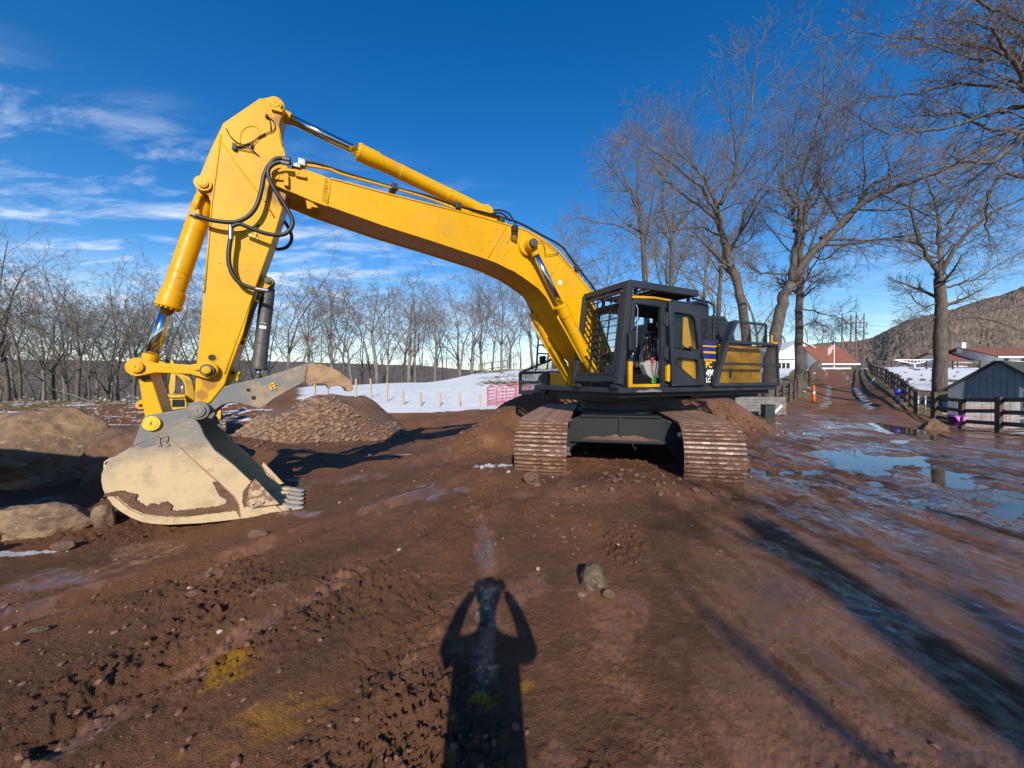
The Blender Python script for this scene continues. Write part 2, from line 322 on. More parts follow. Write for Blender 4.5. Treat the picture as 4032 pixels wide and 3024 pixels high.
def gauss(x, y, cx, cy, rx, ry, a=0.0, p=2.0):
    ca, sa = math.cos(a), math.sin(a); u = ((x-cx)*ca + (y-cy)*sa)/rx; v = (-(x-cx)*sa + (y-cy)*ca)/ry
    return np.exp(-(u*u + v*v)**(p/2))
ROAD = np.array([[4.6,3.5],[7.6,8],[14.5,17],[21.8,25],[35,41],[50,60],[62,75]])
def road_uv(x, y):                                 # distance along / signed distance from the road centre
    best = np.full(x.shape, 1e9); off = np.zeros(x.shape); al = np.zeros(x.shape); s0 = 0
    for a, b in zip(ROAD[:-1], ROAD[1:]):
        d = b-a; l = np.hypot(*d); d = d/l; u = np.clip((x-a[0])*d[0] + (y-a[1])*d[1], 0, l); px = a[0]+d[0]*u; py = a[1]+d[1]*u
        ds = np.hypot(x-px, y-py); m = ds < best; side = (x-a[0])*d[1] - (y-a[1])*d[0]
        best = np.where(m, ds, best); off = np.where(m, np.sign(side)*ds, off); al = np.where(m, s0+u, al); s0 += l
    return al, off
PUDD = [(7.1,7.9,1.5,.55,.75,.075),(7.5,9.1,1.3,.4,.3,.06),(8.15,8.2,.7,.4,.2,.07),(7.9,7.0,.9,.42,.95,.08),(7.15,5.7,1.1,.42,1.05,.08),(10.7,10.5,.7,.4,.6,.06),
  (9.0,8.5,.5,.25,.3,.06),(5.0,7.15,.75,.36,.1,.07),(4.7,8.3,.5,.3,.4,.05),(2.95,5.35,.75,.30,.3,.06),(6.4,9.9,.9,.3,.5,.05),(9.2,11.8,1.2,.35,.7,.055),(11.5,13.8,1.5,.3,.8,.05),
  (5.9,6.1,.9,.3,.8,.05),(6.2,4.6,.8,.25,1.0,.055),(4.9,5.6,.5,.18,.7,.045)]
def ground(x, y, micro=True):
    x = np.asarray(x, float); y = np.asarray(y, float)
    yy = np.maximum(y, 0.0); t = np.clip(x/np.maximum(yy, 2.0), TT[0], TT[-1])
    i, f = smooth_interp(TY, yy); j, g = smooth_interp(TT, t); g = g*g*(3-2*g)
    z = (TZ[j,i]*(1-f) + TZ[j,i+1]*f)*(1-g) + (TZ[j+1,i]*(1-f) + TZ[j+1,i+1]*f)*g
    r = np.hypot(x, y)
    # spoil heaps
    z = z + .62*gauss(x,y,-.75,10.3,1.15,.75,.1,2.6) + .16*gauss(x,y,-1.9,9.4,1.0,.5) 
    z = z + 1.08*gauss(x,y,.7,13.4,2.0,1.25,.05,2.6) + 1.0*gauss(x,y,5.6,13.1,2.1,1.1,-.05,2.8) + .8*gauss(x,y,3.0,13.6,2.4,1.2,0,2.6) + .55*gauss(x,y,7.2,12.2,.9,.8)
    z = z + .12*gauss(x,y,2.0,6.1,.9,.7) + .10*gauss(x,y,-.4,7.2,1.3,.6,.3)
    z = z + .75*gauss(x,y,-7.4,9.0,2.8,1.5,0,2.6) + .35*gauss(x,y,-11,11,3,2) + .10*gauss(x,y,-5.0,5.6,.9,.4,.2)
    if not micro: return z
    al, off = road_uv(x, y)
    onroad = sstep(np.abs(off), 3.2, 1.6)
    right = sstep(t, .30, .62)*sstep(y, .5, 3) * sstep(np.abs(off), 6.0, 3.5)
    smooth = np.clip(np.maximum(right, onroad), 0, 1)
    nearm = sstep(r, 42, 20)
    rough = (1-smooth)*nearm
    und = fbm(x*.55+3, y*.55, 3)*.055 + fbm(x*1.7, y*1.7+5, 3)*.030
    z = z + und*rough*1.0 + fbm(x*.35+9, y*.35, 3)*.02*smooth*nearm
    # cloddy disturbed soil in patches, smeared smooth between
    pat = sstep(fbm(x*.7+31, y*.45+2, 3), -.02, .40)
    bil = np.abs(fbm(x*5.2, y*5.2, 4, .6)); z = z + (.075*np.minimum(bil,.7)-.016)*rough*(.20+.80*pat)*sstep(r, 26, 9)
    cl = np.maximum(fbm(x*15+4, y*15, 2, .6)-.12, 0); z = z + cl*.085*rough*(.2+.8*pat)*sstep(r, 16, 6)
    z = z + np.maximum(fbm(x*34+4, y*34, 2, .6)-.05, 0)*.055*(rough*(.25+.75*pat)+.05*smooth)*sstep(r, 9, 4)
    z = z + (fbm(x*9, y*9, 2)*.006 + fbm((x*.75-y*.66)*3.0+70, (x*.66+y*.75)*1.2, 4, .6)*.034*sstep(r, 4.5, 7.0))*smooth*sstep(r, 20, 10)
    # wheel ruts running out from the lower left and up the lane
    for ox, oy, dx, dy, dep in ((-2.3,1.7,.40,.92,.05),(-1.15,1.7,.33,.94,.03),(-3.6,3.2,.62,.78,.05),(-.2,2.6,-.10,.99,.03)):
        q = (x-ox)*dy - (y-oy)*dx + .10*fbm(x*1.1, y*1.1, 2); s_ = (x-ox)*dx + (y-oy)*dy
        z = z - dep*np.exp(-(q/.13)**2)*sstep(s_, -1.5, .2)*sstep(s_, 5.5, 3.0) + .6*dep*np.exp(-((np.abs(q)-.27)/.10)**2)*sstep(s_, -1.5, .2)*sstep(s_, 5.5, 3.0)
    wob = off + .25*fbm(al*.25, al*0+3.0, 2)
    rut = np.exp(-((np.abs(wob)-.95)/.32)**2)*onroad*sstep(al, 14, 22); z = z - .05*rut
    # shallow hollows that hold water
    wx = x + .34*fbm(x*1.6, y*1.6, 4, .65); wy = y + .34*fbm(x*1.6+50, y*1.6, 4, .65)
    for px, py, rx, ry, a, dep in PUDD: z = z - dep*1.0*gauss(wx, wy, px, py, rx, ry, a, 2.6)
    far = sstep(y, 30, 60); z = z + far*fbm(x*.04, y*.04, 3)*.5*sstep(r, 40, 120)
    return z
def gz(x, y): return float(ground(np.array([float(x)]), np.array([float(y)]))[0])
def WG(c, x, y, dmin=1.2, dmax=200):               # photo pixel -> where its ray meets the ground
    d = ray(c, x, y); t0 = dmin
    while t0 < dmax:
        p = OC + d*(t0/d.y)
        if p.z < float(ground(np.array([p.x]), np.array([p.y]), False)[0]): return p
        t0 *= 1.01
    return OC + d*(dmax/d.y)

th = np.concatenate([np.linspace(-180, -64, 26)[:-1], np.linspace(-64, 64, 760), np.linspace(64, 180, 26)[1:-1]]); th = np.radians(th)
rr = np.concatenate([np.geomspace(.25, 1.25, 9)[:-1], np.geomspace(1.25, 48, 545), np.geomspace(48, 4200, 62)[1:]])
TH, RR = np.meshgrid(th, rr); gx, gy = (RR*np.sin(TH)).ravel(), (RR*np.cos(TH)).ravel()
gzv = ground(gx, gy)
nt, nr = len(th), len(rr)
me = bpy.data.meshes.new('ground')
verts = np.column_stack([gx, gy, gzv]); cz = gz(0, 0)
verts = np.vstack([verts, [[0, 0, cz]]])
i0 = np.arange(nr-1)[:,None]*nt; jj = np.arange(nt)[None,:]; j2 = (np.arange(nt)+1) % nt
quads = np.stack([i0+jj, i0+j2[None,:], i0+nt+j2[None,:], i0+nt+jj], -1).reshape(-1,4)
tris = np.column_stack([np.full(nt, nt*nr), j2, np.arange(nt)])
me.vertices.add(len(verts)); me.vertices.foreach_set('co', verts.ravel())
nl = len(quads)*4 + len(tris)*3; me.loops.add(nl); me.loops.foreach_set('vertex_index', np.concatenate([quads.ravel(), tris.ravel()]))
me.polygons.add(len(quads)+len(tris))
me.polygons.foreach_set('loop_start', np.concatenate([np.arange(len(quads))*4, len(quads)*4 + np.arange(len(tris))*3]))
me.polygons.foreach_set('use_smooth', np.ones(len(quads)+len(tris), bool))
me.update(calc_edges=True); me.validate()
# what covers the soil, stored per vertex: standing wetness, snow, dry grass
vx, vy = verts[:,0], verts[:,1]; al, off = road_uv(vx, vy); tt = vx/np.maximum(vy, .8); rv = np.hypot(vx, vy)
n1 = fbm(vx*.6, vy*.6, 4); n2 = fbm(vx*1.9+7, vy*1.9, 4); n3 = fbm(vx*.18, vy*.18, 3)
wet = sstep(tt, .25, .55)*sstep(np.abs(off), 6.5, 3.0)*sstep(al, 26, 15)*(vy > .5)*(.55 + .55*n2)
wet = np.maximum(wet, sstep(n1+.5*n2, .02, .45)*.85*sstep(rv, 15, 6))
wet = np.maximum(wet, sstep(tt, .15, .7)*sstep(vy, .4, 1.2)*sstep(al, 30, 12)*sstep(np.abs(off), 7, 4)*(.78+.5*n1))
wob = off + .25*fbm(al*.25, al*0+3.0, 2)
wet = np.maximum(wet, 1.1*np.exp(-((np.abs(wob)-.95)/.26)**4)*sstep(al, 18, 24)*sstep(n2, -.5, .25))
for ox, oy, dx, dy, dep in ((-2.3,1.7,.40,.92,.05),(-.15,2.4,-.12,.98,.04)):
    q = (vx-ox)*dy - (vy-oy)*dx + .10*n1; s_ = (vx-ox)*dx + (vy-oy)*dy
    wet = np.maximum(wet, np.exp(-(q/.16)**2)*sstep(s_, -1.2, 0)*sstep(s_, 3.4, 2.2)*(.8+.6*n2))
snow = np.zeros(len(vx)); grass = np.zeros(len(vx))
cen = sstep(tt + .02*n1, -.60, -.50)*sstep(tt, .34, .2)
edge = 21.2 + 1.6*tt + .5*n1
snow = np.maximum(snow, cen*sstep(vy, edge-.25, edge+.25))
lawn = sstep(tt, -.18, .0)*sstep(tt, .5, .4)*sstep(vy, 27, 31)
snow = snow*(1 - lawn*sstep(n2+.9*n3+.12*np.sin(vy*.6), -.12, .22)); grass = np.maximum(grass, lawn*.95)
past = sstep(off, 3.6, 4.6)*sstep(al, 17, 24)*sstep(vy, 20, 26)
snow = np.maximum(snow, past*sstep(n2*.7+n1*.5+.5*n3, -.42, -.12)*sstep(vy, 24, 28))
pleft = sstep(off, -4.3, -5.2)*sstep(al, 20, 27)*sstep(tt, .45, .6)
snow = np.maximum(snow, pleft*sstep(n2*.6+n1*.4, -.45, -.1)*sstep(vy, 22, 25))
verge = sstep(np.abs(off), 1.7, 2.3)*sstep(np.abs(off), 6.5, 4.6)*sstep(al, 19, 26)
grass = np.maximum(grass, verge*sstep(n1+.4*n2, -.5, .05)); grass = np.maximum(grass, .85*sstep(np.abs(off), 2.4, 3.2)*sstep(vy, 24, 30)*sstep(tt, .4, .6))
snow = np.maximum(snow, verge*sstep(n2+.6*n1, .35, .6)*.9)
nearR = sstep(off, 3.9, 4.8)*sstep(vy, 6, 8)*sstep(vy, 24, 17)                 # strip along the right fence: trampled, snow scraps
snow = np.maximum(snow, nearR*sstep(fbm(vx*.9+3, vy*2.2, 4), .08, .22)); grass = np.maximum(grass, nearR*.5)
leftd = sstep(tt, -.55, -.7)*sstep(vy, 17, 20)                                 # debris strip before the left wood
snow = np.maximum(snow, leftd*sstep(fbm(vx*.35, vy*1.3, 4), .22, .36)); grass = np.maximum(grass, leftd*sstep(vy, 26, 30)*.9)
snow = np.maximum(snow, .8*sstep(gauss(vx, vy, -5.75, 4.15, .9, .15, .22) + .7*fbm(vx*4,vy*9,3), .45, .75))
snow = np.maximum(snow, .8*sstep(gauss(vx, vy, -3.1, 10.6, .5, .12, .1) + .4*n2, .5, .7)); snow = np.maximum(snow, .75*sstep(gauss(vx, vy, -.35, 7.3, .55, .22, .2)+.6*fbm(vx*5,vy*5,3), .5, .75))
grass = np.maximum(grass, sstep(rv, 34, 44)*sstep(tt, .45, .3)); grass = np.maximum(grass, sstep(vy, -1, -5)*0)
wet = np.clip(wet*(1-snow), 0, 1.2)
stain = np.zeros(len(vx))
for Dx_, Dy_, rx_, ry_, am in ((485,1455,.16,.17,1.0),(1040,1520,.07,.13,1.0),(590,1560,.3,.12,.45),(1140,1485,.05,.05,.7)):
    q_ = WG('D', Dx_, Dy_); st_ = fbm((vx*.55-vy*.83)*14, (vx*.83+vy*.55)*4.5, 4, .7)
    g_ = gauss(vx, vy, q_.x, q_.y, rx_, ry_, .5, 2.5); stain = np.maximum(stain, am*sstep(g_ + 1.0*st_, .55, .70)*sstep(g_, .06, .3))
for nm, a in (('wet', wet), ('snow', snow), ('grass', grass), ('stain', stain)):
    at = me.attributes.new(nm, 'FLOAT', 'POINT'); at.data.foreach_set('value', np.clip(a, 0, 1.2).astype(np.float32))
t = NT('ground_soil'); w = t.attr('wet')[2]; sn = t.attr('snow')[2]; gr = t.attr('grass')[2]
b1 = t.noise(.9, 6, .6); b2 = t.noise(6, 6, .65); b3 = t.noise(38, 5, .7); st = t.noise(2.5, 5, .65, sc=(1.0,.22,1), rot=(0,0,R(28)))
c = t.mix(t.ramp(b1,.32,.68), (.265,.118,.055), (.165,.078,.041)); c = t.mix(t.math('MULTIPLY', t.ramp(b2,.5,.75), .5), c, (.30,.155,.085))
c = t.mix(t.math('MULTIPLY', t.ramp(st,.52,.72), .35), c, (.085,.045,.032)); c = t.mix(t.math('MULTIPLY', t.ramp(b3,.62,.70), .35), c, (.36,.23,.15)); c = t.mix(t.math('MULTIPLY', t.ramp(b3,.42,.32), .35), c, (.085,.045,.028))  # low pits of the bump noise painted darker, like shade between crumbs
rs = t.noise(1.5, 7, .68, sc=(2.6,.55,1), rot=(0,0,R(-41)), dist=.4)
wm = t.math('MULTIPLY', t.math('MULTIPLY', w, 1.25), t.ramp(t.math('ADD', t.math('ADD', t.math('MULTIPLY', b2, .35), t.math('MULTIPLY', rs, .75)), t.math('MULTIPLY', w, .22)), .60, .80), True)
wm = t.math('MAXIMUM', wm, t.math('MULTIPLY', t.ramp(w, .85, 1.05), .95))
c = t.mix(t.math('MULTIPLY', wm, .45), c, (.062,.034,.022))
oil = t.attr('stain')[2]; c = t.mix(t.math('MULTIPLY', oil, .9), c, (.46,.225,.012))
g1 = t.noise(9, 6, .75); gc = t.mix(t.ramp(g1,.3,.7), (.20,.165,.055), (.11,.10,.038)); gc = t.mix(t.ramp(t.noise(1.2,4),.5,.7), gc, (.28,.225,.095))
c = t.mix(t.math('MULTIPLY', gr, t.ramp(t.math('ADD', b2, t.math('MULTIPLY', gr, .4)), .5, .75), True), c, gc)
sm = t.ramp(t.math('ADD', sn, t.math('MULTIPLY', t.math('SUBTRACT', b2, .5), .7)), .35, .62)
c = t.mix(sm, c, t.mix(t.ramp(b1,.3,.7), (.86,.87,.89), (.78,.79,.82)))
rg = t.ramp(wm, 0, .85, .80, .06); rg = t.math('ADD', rg, t.math('MULTIPLY', t.math('SUBTRACT', b3, .5), .16)); rg = t.math('MAXIMUM', rg, t.math('MULTIPLY', sm, .6))
t.set(Base_Color=c, Roughness=rg); t.l.new(t.ramp(wm, .1, .9, .22, .55), t.b.inputs['Specular IOR Level'])
hb = t.math('ADD', t.math('MULTIPLY', b2, .5), t.math('ADD', t.math('MULTIPLY', b3, .35), t.math('MULTIPLY', t.noise(120,4,.75), .30)))
bp = t.n.new('ShaderNodeBump'); bp.inputs['Distance'].default_value = .14; t.l.new(hb, bp.inputs['Height'])
t.l.new(t.math('MAXIMUM', t.math('SUBTRACT', 1.0, t.math('MULTIPLY', wm, 1.03)), .03), bp.inputs['Strength']); t.l.new(bp.outputs[0], t.b.inputs['Normal'])
me.materials.append(t.m)
go = bpy.data.objects.new('ground', me); COL.objects.link(go); go['kind'] = 'structure'
del TH, RR, quads
# standing water: one level sheet that shows only where the hollows dip below it
wv = []; wf = []
mbw = MB(); poly = [(1.6,4.2),(4.2,3.9),(6.2,3.3),(8.6,5.0),(10.2,7.6),(13.6,12.2),(14.5,15.2),(11.2,14.6),(8.6,12.4),(6.6,10.8),(4.6,8.9),(4.1,7.0),(2.6,6.0)]
mbw.add([(p[0], p[1], -.047) for p in poly], [tuple(range(len(poly)))])
wo = obj('puddle_water', mbw, MT['water']); wo['kind'] = 'structure'
for p in wo.data.polygons:
    if p.normal.z < 0: wo.data.flip_normals(); break

# ---------------------------------------------------------------- far wooded ridges
def ridge(name, prof, thick, base, mat, nx=420, nv=60, seed=0, back=1.0):
    xs = np.array([p[0] for p in prof]); ys = np.array([p[1] for p in prof]); zs = np.array([p[2] for p in prof])
    s = np.linspace(0, 1, nx); k = np.linspace(0, 1, len(prof)); X = np.interp(s, k, xs); Y = np.interp(s, k, ys); Z = np.interp(s, k, zs)
    vs = []; 
    for v in range(nv):
        f = v/(nv-1); e = 1-f; q = e*e*(3-2*e)
        px = X*(1-.0*f) - X/np.hypot(X,Y)*thick*f; py = Y - Y/np.hypot(X,Y)*thick*f
        big = fbm(px*.006+seed, py*.006, 4)*.10 + fbm(px*.02+seed, py*.02, 3)*.04
        pz = base + (Z-base)*np.clip(q + big*(.35+ .9*q*(1-q)*2), 0, 1.2)
        fine = fbm(px*.16, py*.16+seed, 3, .7)*(Z.max()*.008+1.0)
        vs.append(np.column_stack([px, py, pz + fine*(e > -1)]))
    V = np.vstack(vs); F = [(v*nx+i, v*nx+i+1, (v+1)*nx+i+1, (v+1)*nx+i) for v in range(nv-1) for i in range(nx-1)]
    B = vs[0].copy(); B[:,0] += X/np.hypot(X,Y)*thick*back; B[:,1] += Y/np.hypot(X,Y)*thick*back; B[:,2] = base-30
    o0 = len(V); V = np.vstack([V, B]); F += [(i, o0+i, o0+i+1, i+1) for i in range(nx-1)]
    mb = MB(); mb.v = [tuple(p) for p in V]; mb.f = F
    o = obj(name, mb, mat, smooth=True); o['kind'] = 'structure'; return o
def hillmat(name, a, b, dark, sc):
    t = NT(name); n1 = t.noise(sc, 8, .72, sc=(1,1,.5)); n2 = t.noise(sc*.12, 5, .6); n3 = t.noise(sc*3.3, 6, .75, sc=(1,1,.35))
    c = t.mix(t.ramp(n1,.36,.62), a, b); c = t.mix(t.math('MULTIPLY', t.ramp(n2,.52,.66), .55), c, dark); c = t.mix(t.math('MULTIPLY', t.ramp(n3,.52,.66), .6), c, tuple(q*1.5 for q in a))
    t.set(Base_Color=c, Roughness=1.0); t.bump(t.noise(sc*5, 6, .75, sc=(1,1,.5)), .9, 3.0); MT[name] = t.m; return t.m
hl = hillmat('hill_left', (.150,.118,.098), (.085,.068,.058), (.105,.095,.085), .09); hr = hillmat('hill_right', (.215,.160,.115), (.13,.095,.07), (.085,.075,.058), .06)
def at(Dx, Dy, d): p = W('D', Dx, Dy, d); return (p.x, p.y, p.z)
pl = [(-3200, 700, 55), at(-300,778,1250), at(0,776,1250), at(140,779,1250), at(300,781,1250), at(450,778,1250), at(620,782,1250), at(760,786,1250), at(900,790,1300), at(1020,800,1300), at(1130,801,1300), at(1300,796,1350), at(1480,800,1400)]
ridge('hills', pl, 900, -34, hl, 520, 46, 3)
pr = [at(1480,800,700), at(1600,780,700), at(1700,752,680), at(1780,742,660), at(1850,741,640), at(1885,733,620), at(1920,716,600), at(1960,697,590), at(2010,682,580), at(2060,668,570), at(2120,650,565), at(2160,643,560), at(2212,625,560), at(2320,600,560), at(2500,560,560), at(3200,520,420), (1500,120,150)]
ridge('hills', pr, 380, -4, hr, 560, 80, 9)
# ---------------------------------------------------------------- the big excavator
YEL, DRK, RUB, CHR, STL, BLK = MT['yellow'], MT['dark'], MT['rubber'], MT['chrome'], MT['steel'], MT['black']
ex = thing('excavator', 'large yellow and black tracked excavator with caged cab, thumb and bucket resting on the mud', 'excavator',
           (EX.x, EX.y, 0), math.atan2(FW.y, FW.x))
def V3(p, y): return Vector((p[0], y, p[2]))
def pin(parent, p, y0, y1, r, mat, name='pin', rim=True):
    mb = MB().cyl((p[0], y0, p[2]), (p[0], y1, p[2]), r, 28)
    o = obj(name, mb, mat, parent, bevel=.006)
    if rim:
        mb = MB().cyl((p[0], y1, p[2]), (p[0], y1+.008, p[2]), r*.72, 24); obj('pin_cap', mb, mat, parent, bevel=.004)
        mb = MB().cyl((p[0], y1+.008, p[2]), (p[0], y1+.011, p[2]), r*.10, 10); obj('grease_point', mb, BLK, parent)
    return o
def ring_pts(c, r, a0, a1, n): return [(c[0]+r*math.cos(R(a0+(a1-a0)*i/n)), c[2]+r*math.sin(R(a0+(a1-a0)*i/n))) for i in range(n+1)]
# boom -------------------------------------------------
kb = .34
btop = [(300,328),(345,345),(700,440),(1000,515),(1340,600),(1560,665),(1660,695),(1720,730),(1790,785),(1850,840),(1900,892),(1990,990),(2090,1110)]
bbot = [(1985,1480),(1900,1330),(1840,1230),(1795,1150),(1740,1085),(1650,1018),(1570,965),(1520,943),(1455,910),(1390,885),(1000,755),(700,660),(320,525),(270,507)]
T = [L('c3', x, y, kb) for x, y in btop]; B = [L('c3', x, y, kb) for x, y in bbot]
foot = [(.55, 2.55), (.30, 2.05), (.22, 1.80), (.34, 1.62), (.55, 1.62), (.80, 1.75)]
pts = xz(T) + foot + xz(B)
tp0 = L('c1',1620,800,kb); boom = obj('boom', MB().prism(pts, -kb, kb), paint('yellow_boom', (.66,.335,.0), amt=.45, spots=[(tp0[0]-.1, tp0[2]-.28, .25)]), ex, bevel=.018)
# top and bottom flange plates slightly proud, and weld seams
mb = MB()
for s in (-1, 1):
    for P, o_ in ((T[1:], .016), (B[2:-1], -.016)):
        for a, b in zip(P[:-1], P[1:]): mb.bar(V3(a, s*(kb-.012)), V3(b, s*(kb-.012)), .055, .022)
obj('flange', mb, YEL, boom, bevel=.004)
for a, b in (((345,345),(322,520)), ((1520,665),(1395,880)), ((1885,880),(1810,1010))): 
    p, q = L('c3', *a, kb), L('c3', *b, kb); obj('weld_seam', MB().tube([V3(p, kb+.002), V3(q, kb+.002)], .011, 8), YEL, boom, smooth=True)
# nose: two plates that straddle the stick
nose = [(1445,700),(1462,680),(1500,662),(1560,664),(1690,672),(1760,690),(1830,716),(1912,750),(1890,972),(1770,930),(1640,872),(1560,842),(1480,805),(1450,783)]
NP = xz([L('c1', x, y, kb) for x, y in nose])
for s in (1, -1):
    mb = MB().prism(NP, s*kb, s*(kb-.065)); n_ = obj('nose_plate', mb, YEL, boom, bevel=.008)
p = L('c1', 1478, 735, kb); hexp = [L('c1', x, y, kb) for x, y in ((1462,700),(1490,692),(1545,728),(1545,770),(1462,765))]
mb = MB().prism(xz(hexp), kb, kb+.03); obj('pin_retainer', mb, YEL, boom, bevel=.006)
obj('pin_cap', MB().cyl((p[0],kb+.03,p[2]), (p[0],kb+.04,p[2]), .05, 20), YEL, boom)
a, b = L('c1',1563,722,kb), L('c1',1565,820,kb); obj('keeper_plate', MB().bar(V3(a,kb+.025), V3(b,kb+.025), .06, .07, (0,1,0)), YEL, boom, bevel=.008)
mb = MB(); a = L('c1',1680,735,kb); mb.box((a[0],kb+.02,a[2]), (.14,.05,.05)); mb.box((a[0]+.05,kb+.02,a[2]+.03), (.05,.06,.06)); obj('lug', mb, YEL, boom, bevel=.008)
# boom side pin with cylinder eye
BP = L('c3', 1690, 785, .56)
obj('boom_pin_boss', MB().cyl((BP[0],kb-.01,BP[2]), (BP[0],.42,BP[2]), .17, 28), YEL, boom, bevel=.01)
obj('sticker', MB().cyl(V3(L('c3',1880,1042,kb),kb+.001), V3(L('c3',1880,1042,kb),kb+.004), .045, 20), MT['sticker'], boom)
mb = MB(); mb.tube([V3(L('c3',x,y,.37),.38) for x,y in ((1720,765),(1760,770),(1778,810),(1780,860),(1830,855),(1870,845))], .007, 6); obj('grease_line', mb, RUB, boom, smooth=True)
# cylinders --------------------------------------------
def cylinder(name, a, b, headf, rb, rr_, bolts=True, mat=YEL, eye=None, gland=1.12, label=None, endr=None):
    a, b = Vector(a), Vector(b); d = (b-a).normalized(); h = a + (b-a)*headf       # a = barrel end pin, b = rod end pin, h = head
    ln = (h-a).length; e = endr or rb*.9
    prof = [(a + d*e*.9, rb*.96), (a+d*(ln*.10+e), rb), (a+d*(ln*.86), rb), (a+d*(ln*.87), rb*gland), (h-d*.05, rb*gland), (h-d*.045, rb*(gland+.06)), (h, rb*(gland+.06))]
    o = obj(name, MB().tube([p for p, r in prof], [r for p, r in prof], 28), mat, ex, smooth=False, bevel=.004)
    for p_ in o.data.polygons: p_.use_smooth = len(p_.vertices) == 4
    w = eye or rb*.9
    mb = MB().cyl(a - Vector((0,w,0)), a + Vector((0,w,0)), e, 24); obj('barrel_eye', mb, mat, o, bevel=.006)
    rod = obj('rod', MB().cyl(h - d*.05, b - d*e*.8, rr_, 24), CHR, o, smooth=False)
    for p_ in rod.data.polygons: p_.use_smooth = len(p_.vertices) == 4
    mb = MB().cyl(b - Vector((0,w,0)), b + Vector((0,w,0)), e, 24); mb.cyl(b - d*e*1.7, b - d*e*.5, rr_*1.25, 20); obj('rod_eye', mb, mat, o, bevel=.006)
    if bolts:
        mb = MB(); x = d.orthogonal().normalized(); y = d.cross(x)
        for i in range(14):
            q = h + (x*math.cos(i*math.tau/14) + y*math.sin(i*math.tau/14))*rb*.95; mb.cyl(q - d*.01, q + d*.022, .018, 6)
        obj('head_bolts', mb, mat, o)
    for f in (.33, .70): q = a + d*ln*f; obj('barrel_band', MB().tube([q-d*.02, q+d*.02], rb*1.035, 28), mat, o, bevel=.004)
    return o, d, h
# arm cylinder on top of the boom
A0 = L('c3',1385,578,0); A1 = L('c1',1478,162,.20); A0 = V3(A0, 0); A1 = V3(A1, 0); Hd = L('c3',527,172,0); hf = (V3(Hd,0)-A0).length/(A1-A0).length
arm, d_, h_ = cylinder('arm_cylinder', A0, A1, hf, .125, .073)
pb = []
for x, y in ((600,190),(1050,412),(1100,440),(1180,458),(1260,482),(1340,520)): pb.append(V3(L('c3', x, y, .07), .07))
obj('hydraulic_pipe', MB().tube(pb, .018, 8), YEL, arm, smooth=True)
for x, y in ((600,172),(1042,408)): obj('pipe_clamp', MB().box(V3(L('c3',x,y,.06),.05), (.07,.10,.09)), YEL, arm, bevel=.006)
br = xz([L('c3',x,y,.12) for x, y in ((1290,560),(1350,520),(1400,525),(1430,570),(1500,630),(1560,690),(1250,620))])
obj('cylinder_bracket', MB().prism(br, .16, .11).prism(br, -.16, -.11), YEL, boom, bevel=.008)
# boom lift cylinders, one each side
f0 = Vector((.86, 0, 1.50)); 
for s in (1, -1):
    a = Vector((f0.x, s*.50, f0.z)); b = Vector((BP[0]-.02, s*.50, BP[2]))
    hd = L('c4', 455, 290, .5); hf = (hd-Vector((f0.x,.5,f0.z))).length/(Vector((BP[0],.5,BP[2]))-Vector((f0.x,.5,f0.z))).length
    o, d_, h_ = cylinder('boom_cylinder', a, b, hf, .118, .066, mat=YEL, eye=.09, endr=.12)
    if s > 0: pin(o, BP, .58, .66, .085, MT['steel_dark'], rim=True)
    q0 = h_ - d_*.16; side = Vector((0, s*.02, 0)); nrm = Vector((d_.z, 0, -d_.x))
    mb = MB(); mb.tube([q0+nrm*.15, q0+nrm*.19, q0-d_*.35+nrm*.17, q0-d_*.9+nrm*.15, q0-d_*1.2+nrm*.14], .020, 8); obj('hydraulic_pipe', mb, YEL, o, smooth=True)
obj('cross_pin', MB().cyl((BP[0],-.6,BP[2]), (BP[0],.6,BP[2]), .07, 20), MT['steel_dark'], boom)
# hoses and pipes along the boom top
def pipe(name, pp, c, k, r, mat, parent, n=8): return obj(name, MB().tube(spline([V3(L(c, x, y, k), k) for x, y in pp]), r, n), mat, parent, smooth=True)
def spline(P, m=6):
    P = [Vector(p) for p in P]; out = []
    for i in range(len(P)-1):
        p0, p1, p2, p3 = P[max(i-1,0)], P[i], P[i+1], P[min(i+2,len(P)-1)]
        for j in range(m):
            t_ = j/m; out.append(.5*((2*p1) + (p2-p0)*t_ + (2*p0-5*p1+4*p2-p3)*t_*t_ + (3*p1-p0-3*p2+p3)*t_**3))
    return out + [P[-1]]
pipe('hydraulic_hose', ((130,235),(250,245),(450,310),(750,400),(1000,465),(1180,525),(1400,580),(1600,640),(1750,720),(1890,800),(1960,890),(2060,1020),(2140,1125)), 'c3', .20, .022, RUB, boom)
pipe('hydraulic_pipe', ((110,250),(200,262),(340,285),(430,320),(740,405),(1000,480),(1170,545),(1330,590),(1500,650),(1620,680),(1750,745),(1870,835),(1930,905),(2030,1030),(2100,1120)), 'c3', .26, .019, YEL, boom)
pipe('hydraulic_pipe', ((110,245),(340,280),(740,398),(1170,536),(1500,640)), 'c3', .02, .019, YEL, boom)
pipe('hydraulic_hose', ((1410,565),(1470,556),(1530,575),(1560,610),(1585,650)), 'c3', .10, .017, RUB, boom)
pipe('hydraulic_hose', ((1420,580),(1470,574),(1515,595),(1545,630)), 'c3', .18, .017, RUB, boom)
for x, y in ((150,240),(765,400),(1190,528),(1480,625),(1980,945)):
    a = L('c3', x, y, .24); o = obj('pipe_clamp', MB().box((a[0],.2,a[2]-.03), (.09,.30,.10)), DRK if x > 160 else STL, boom, bevel=.008)
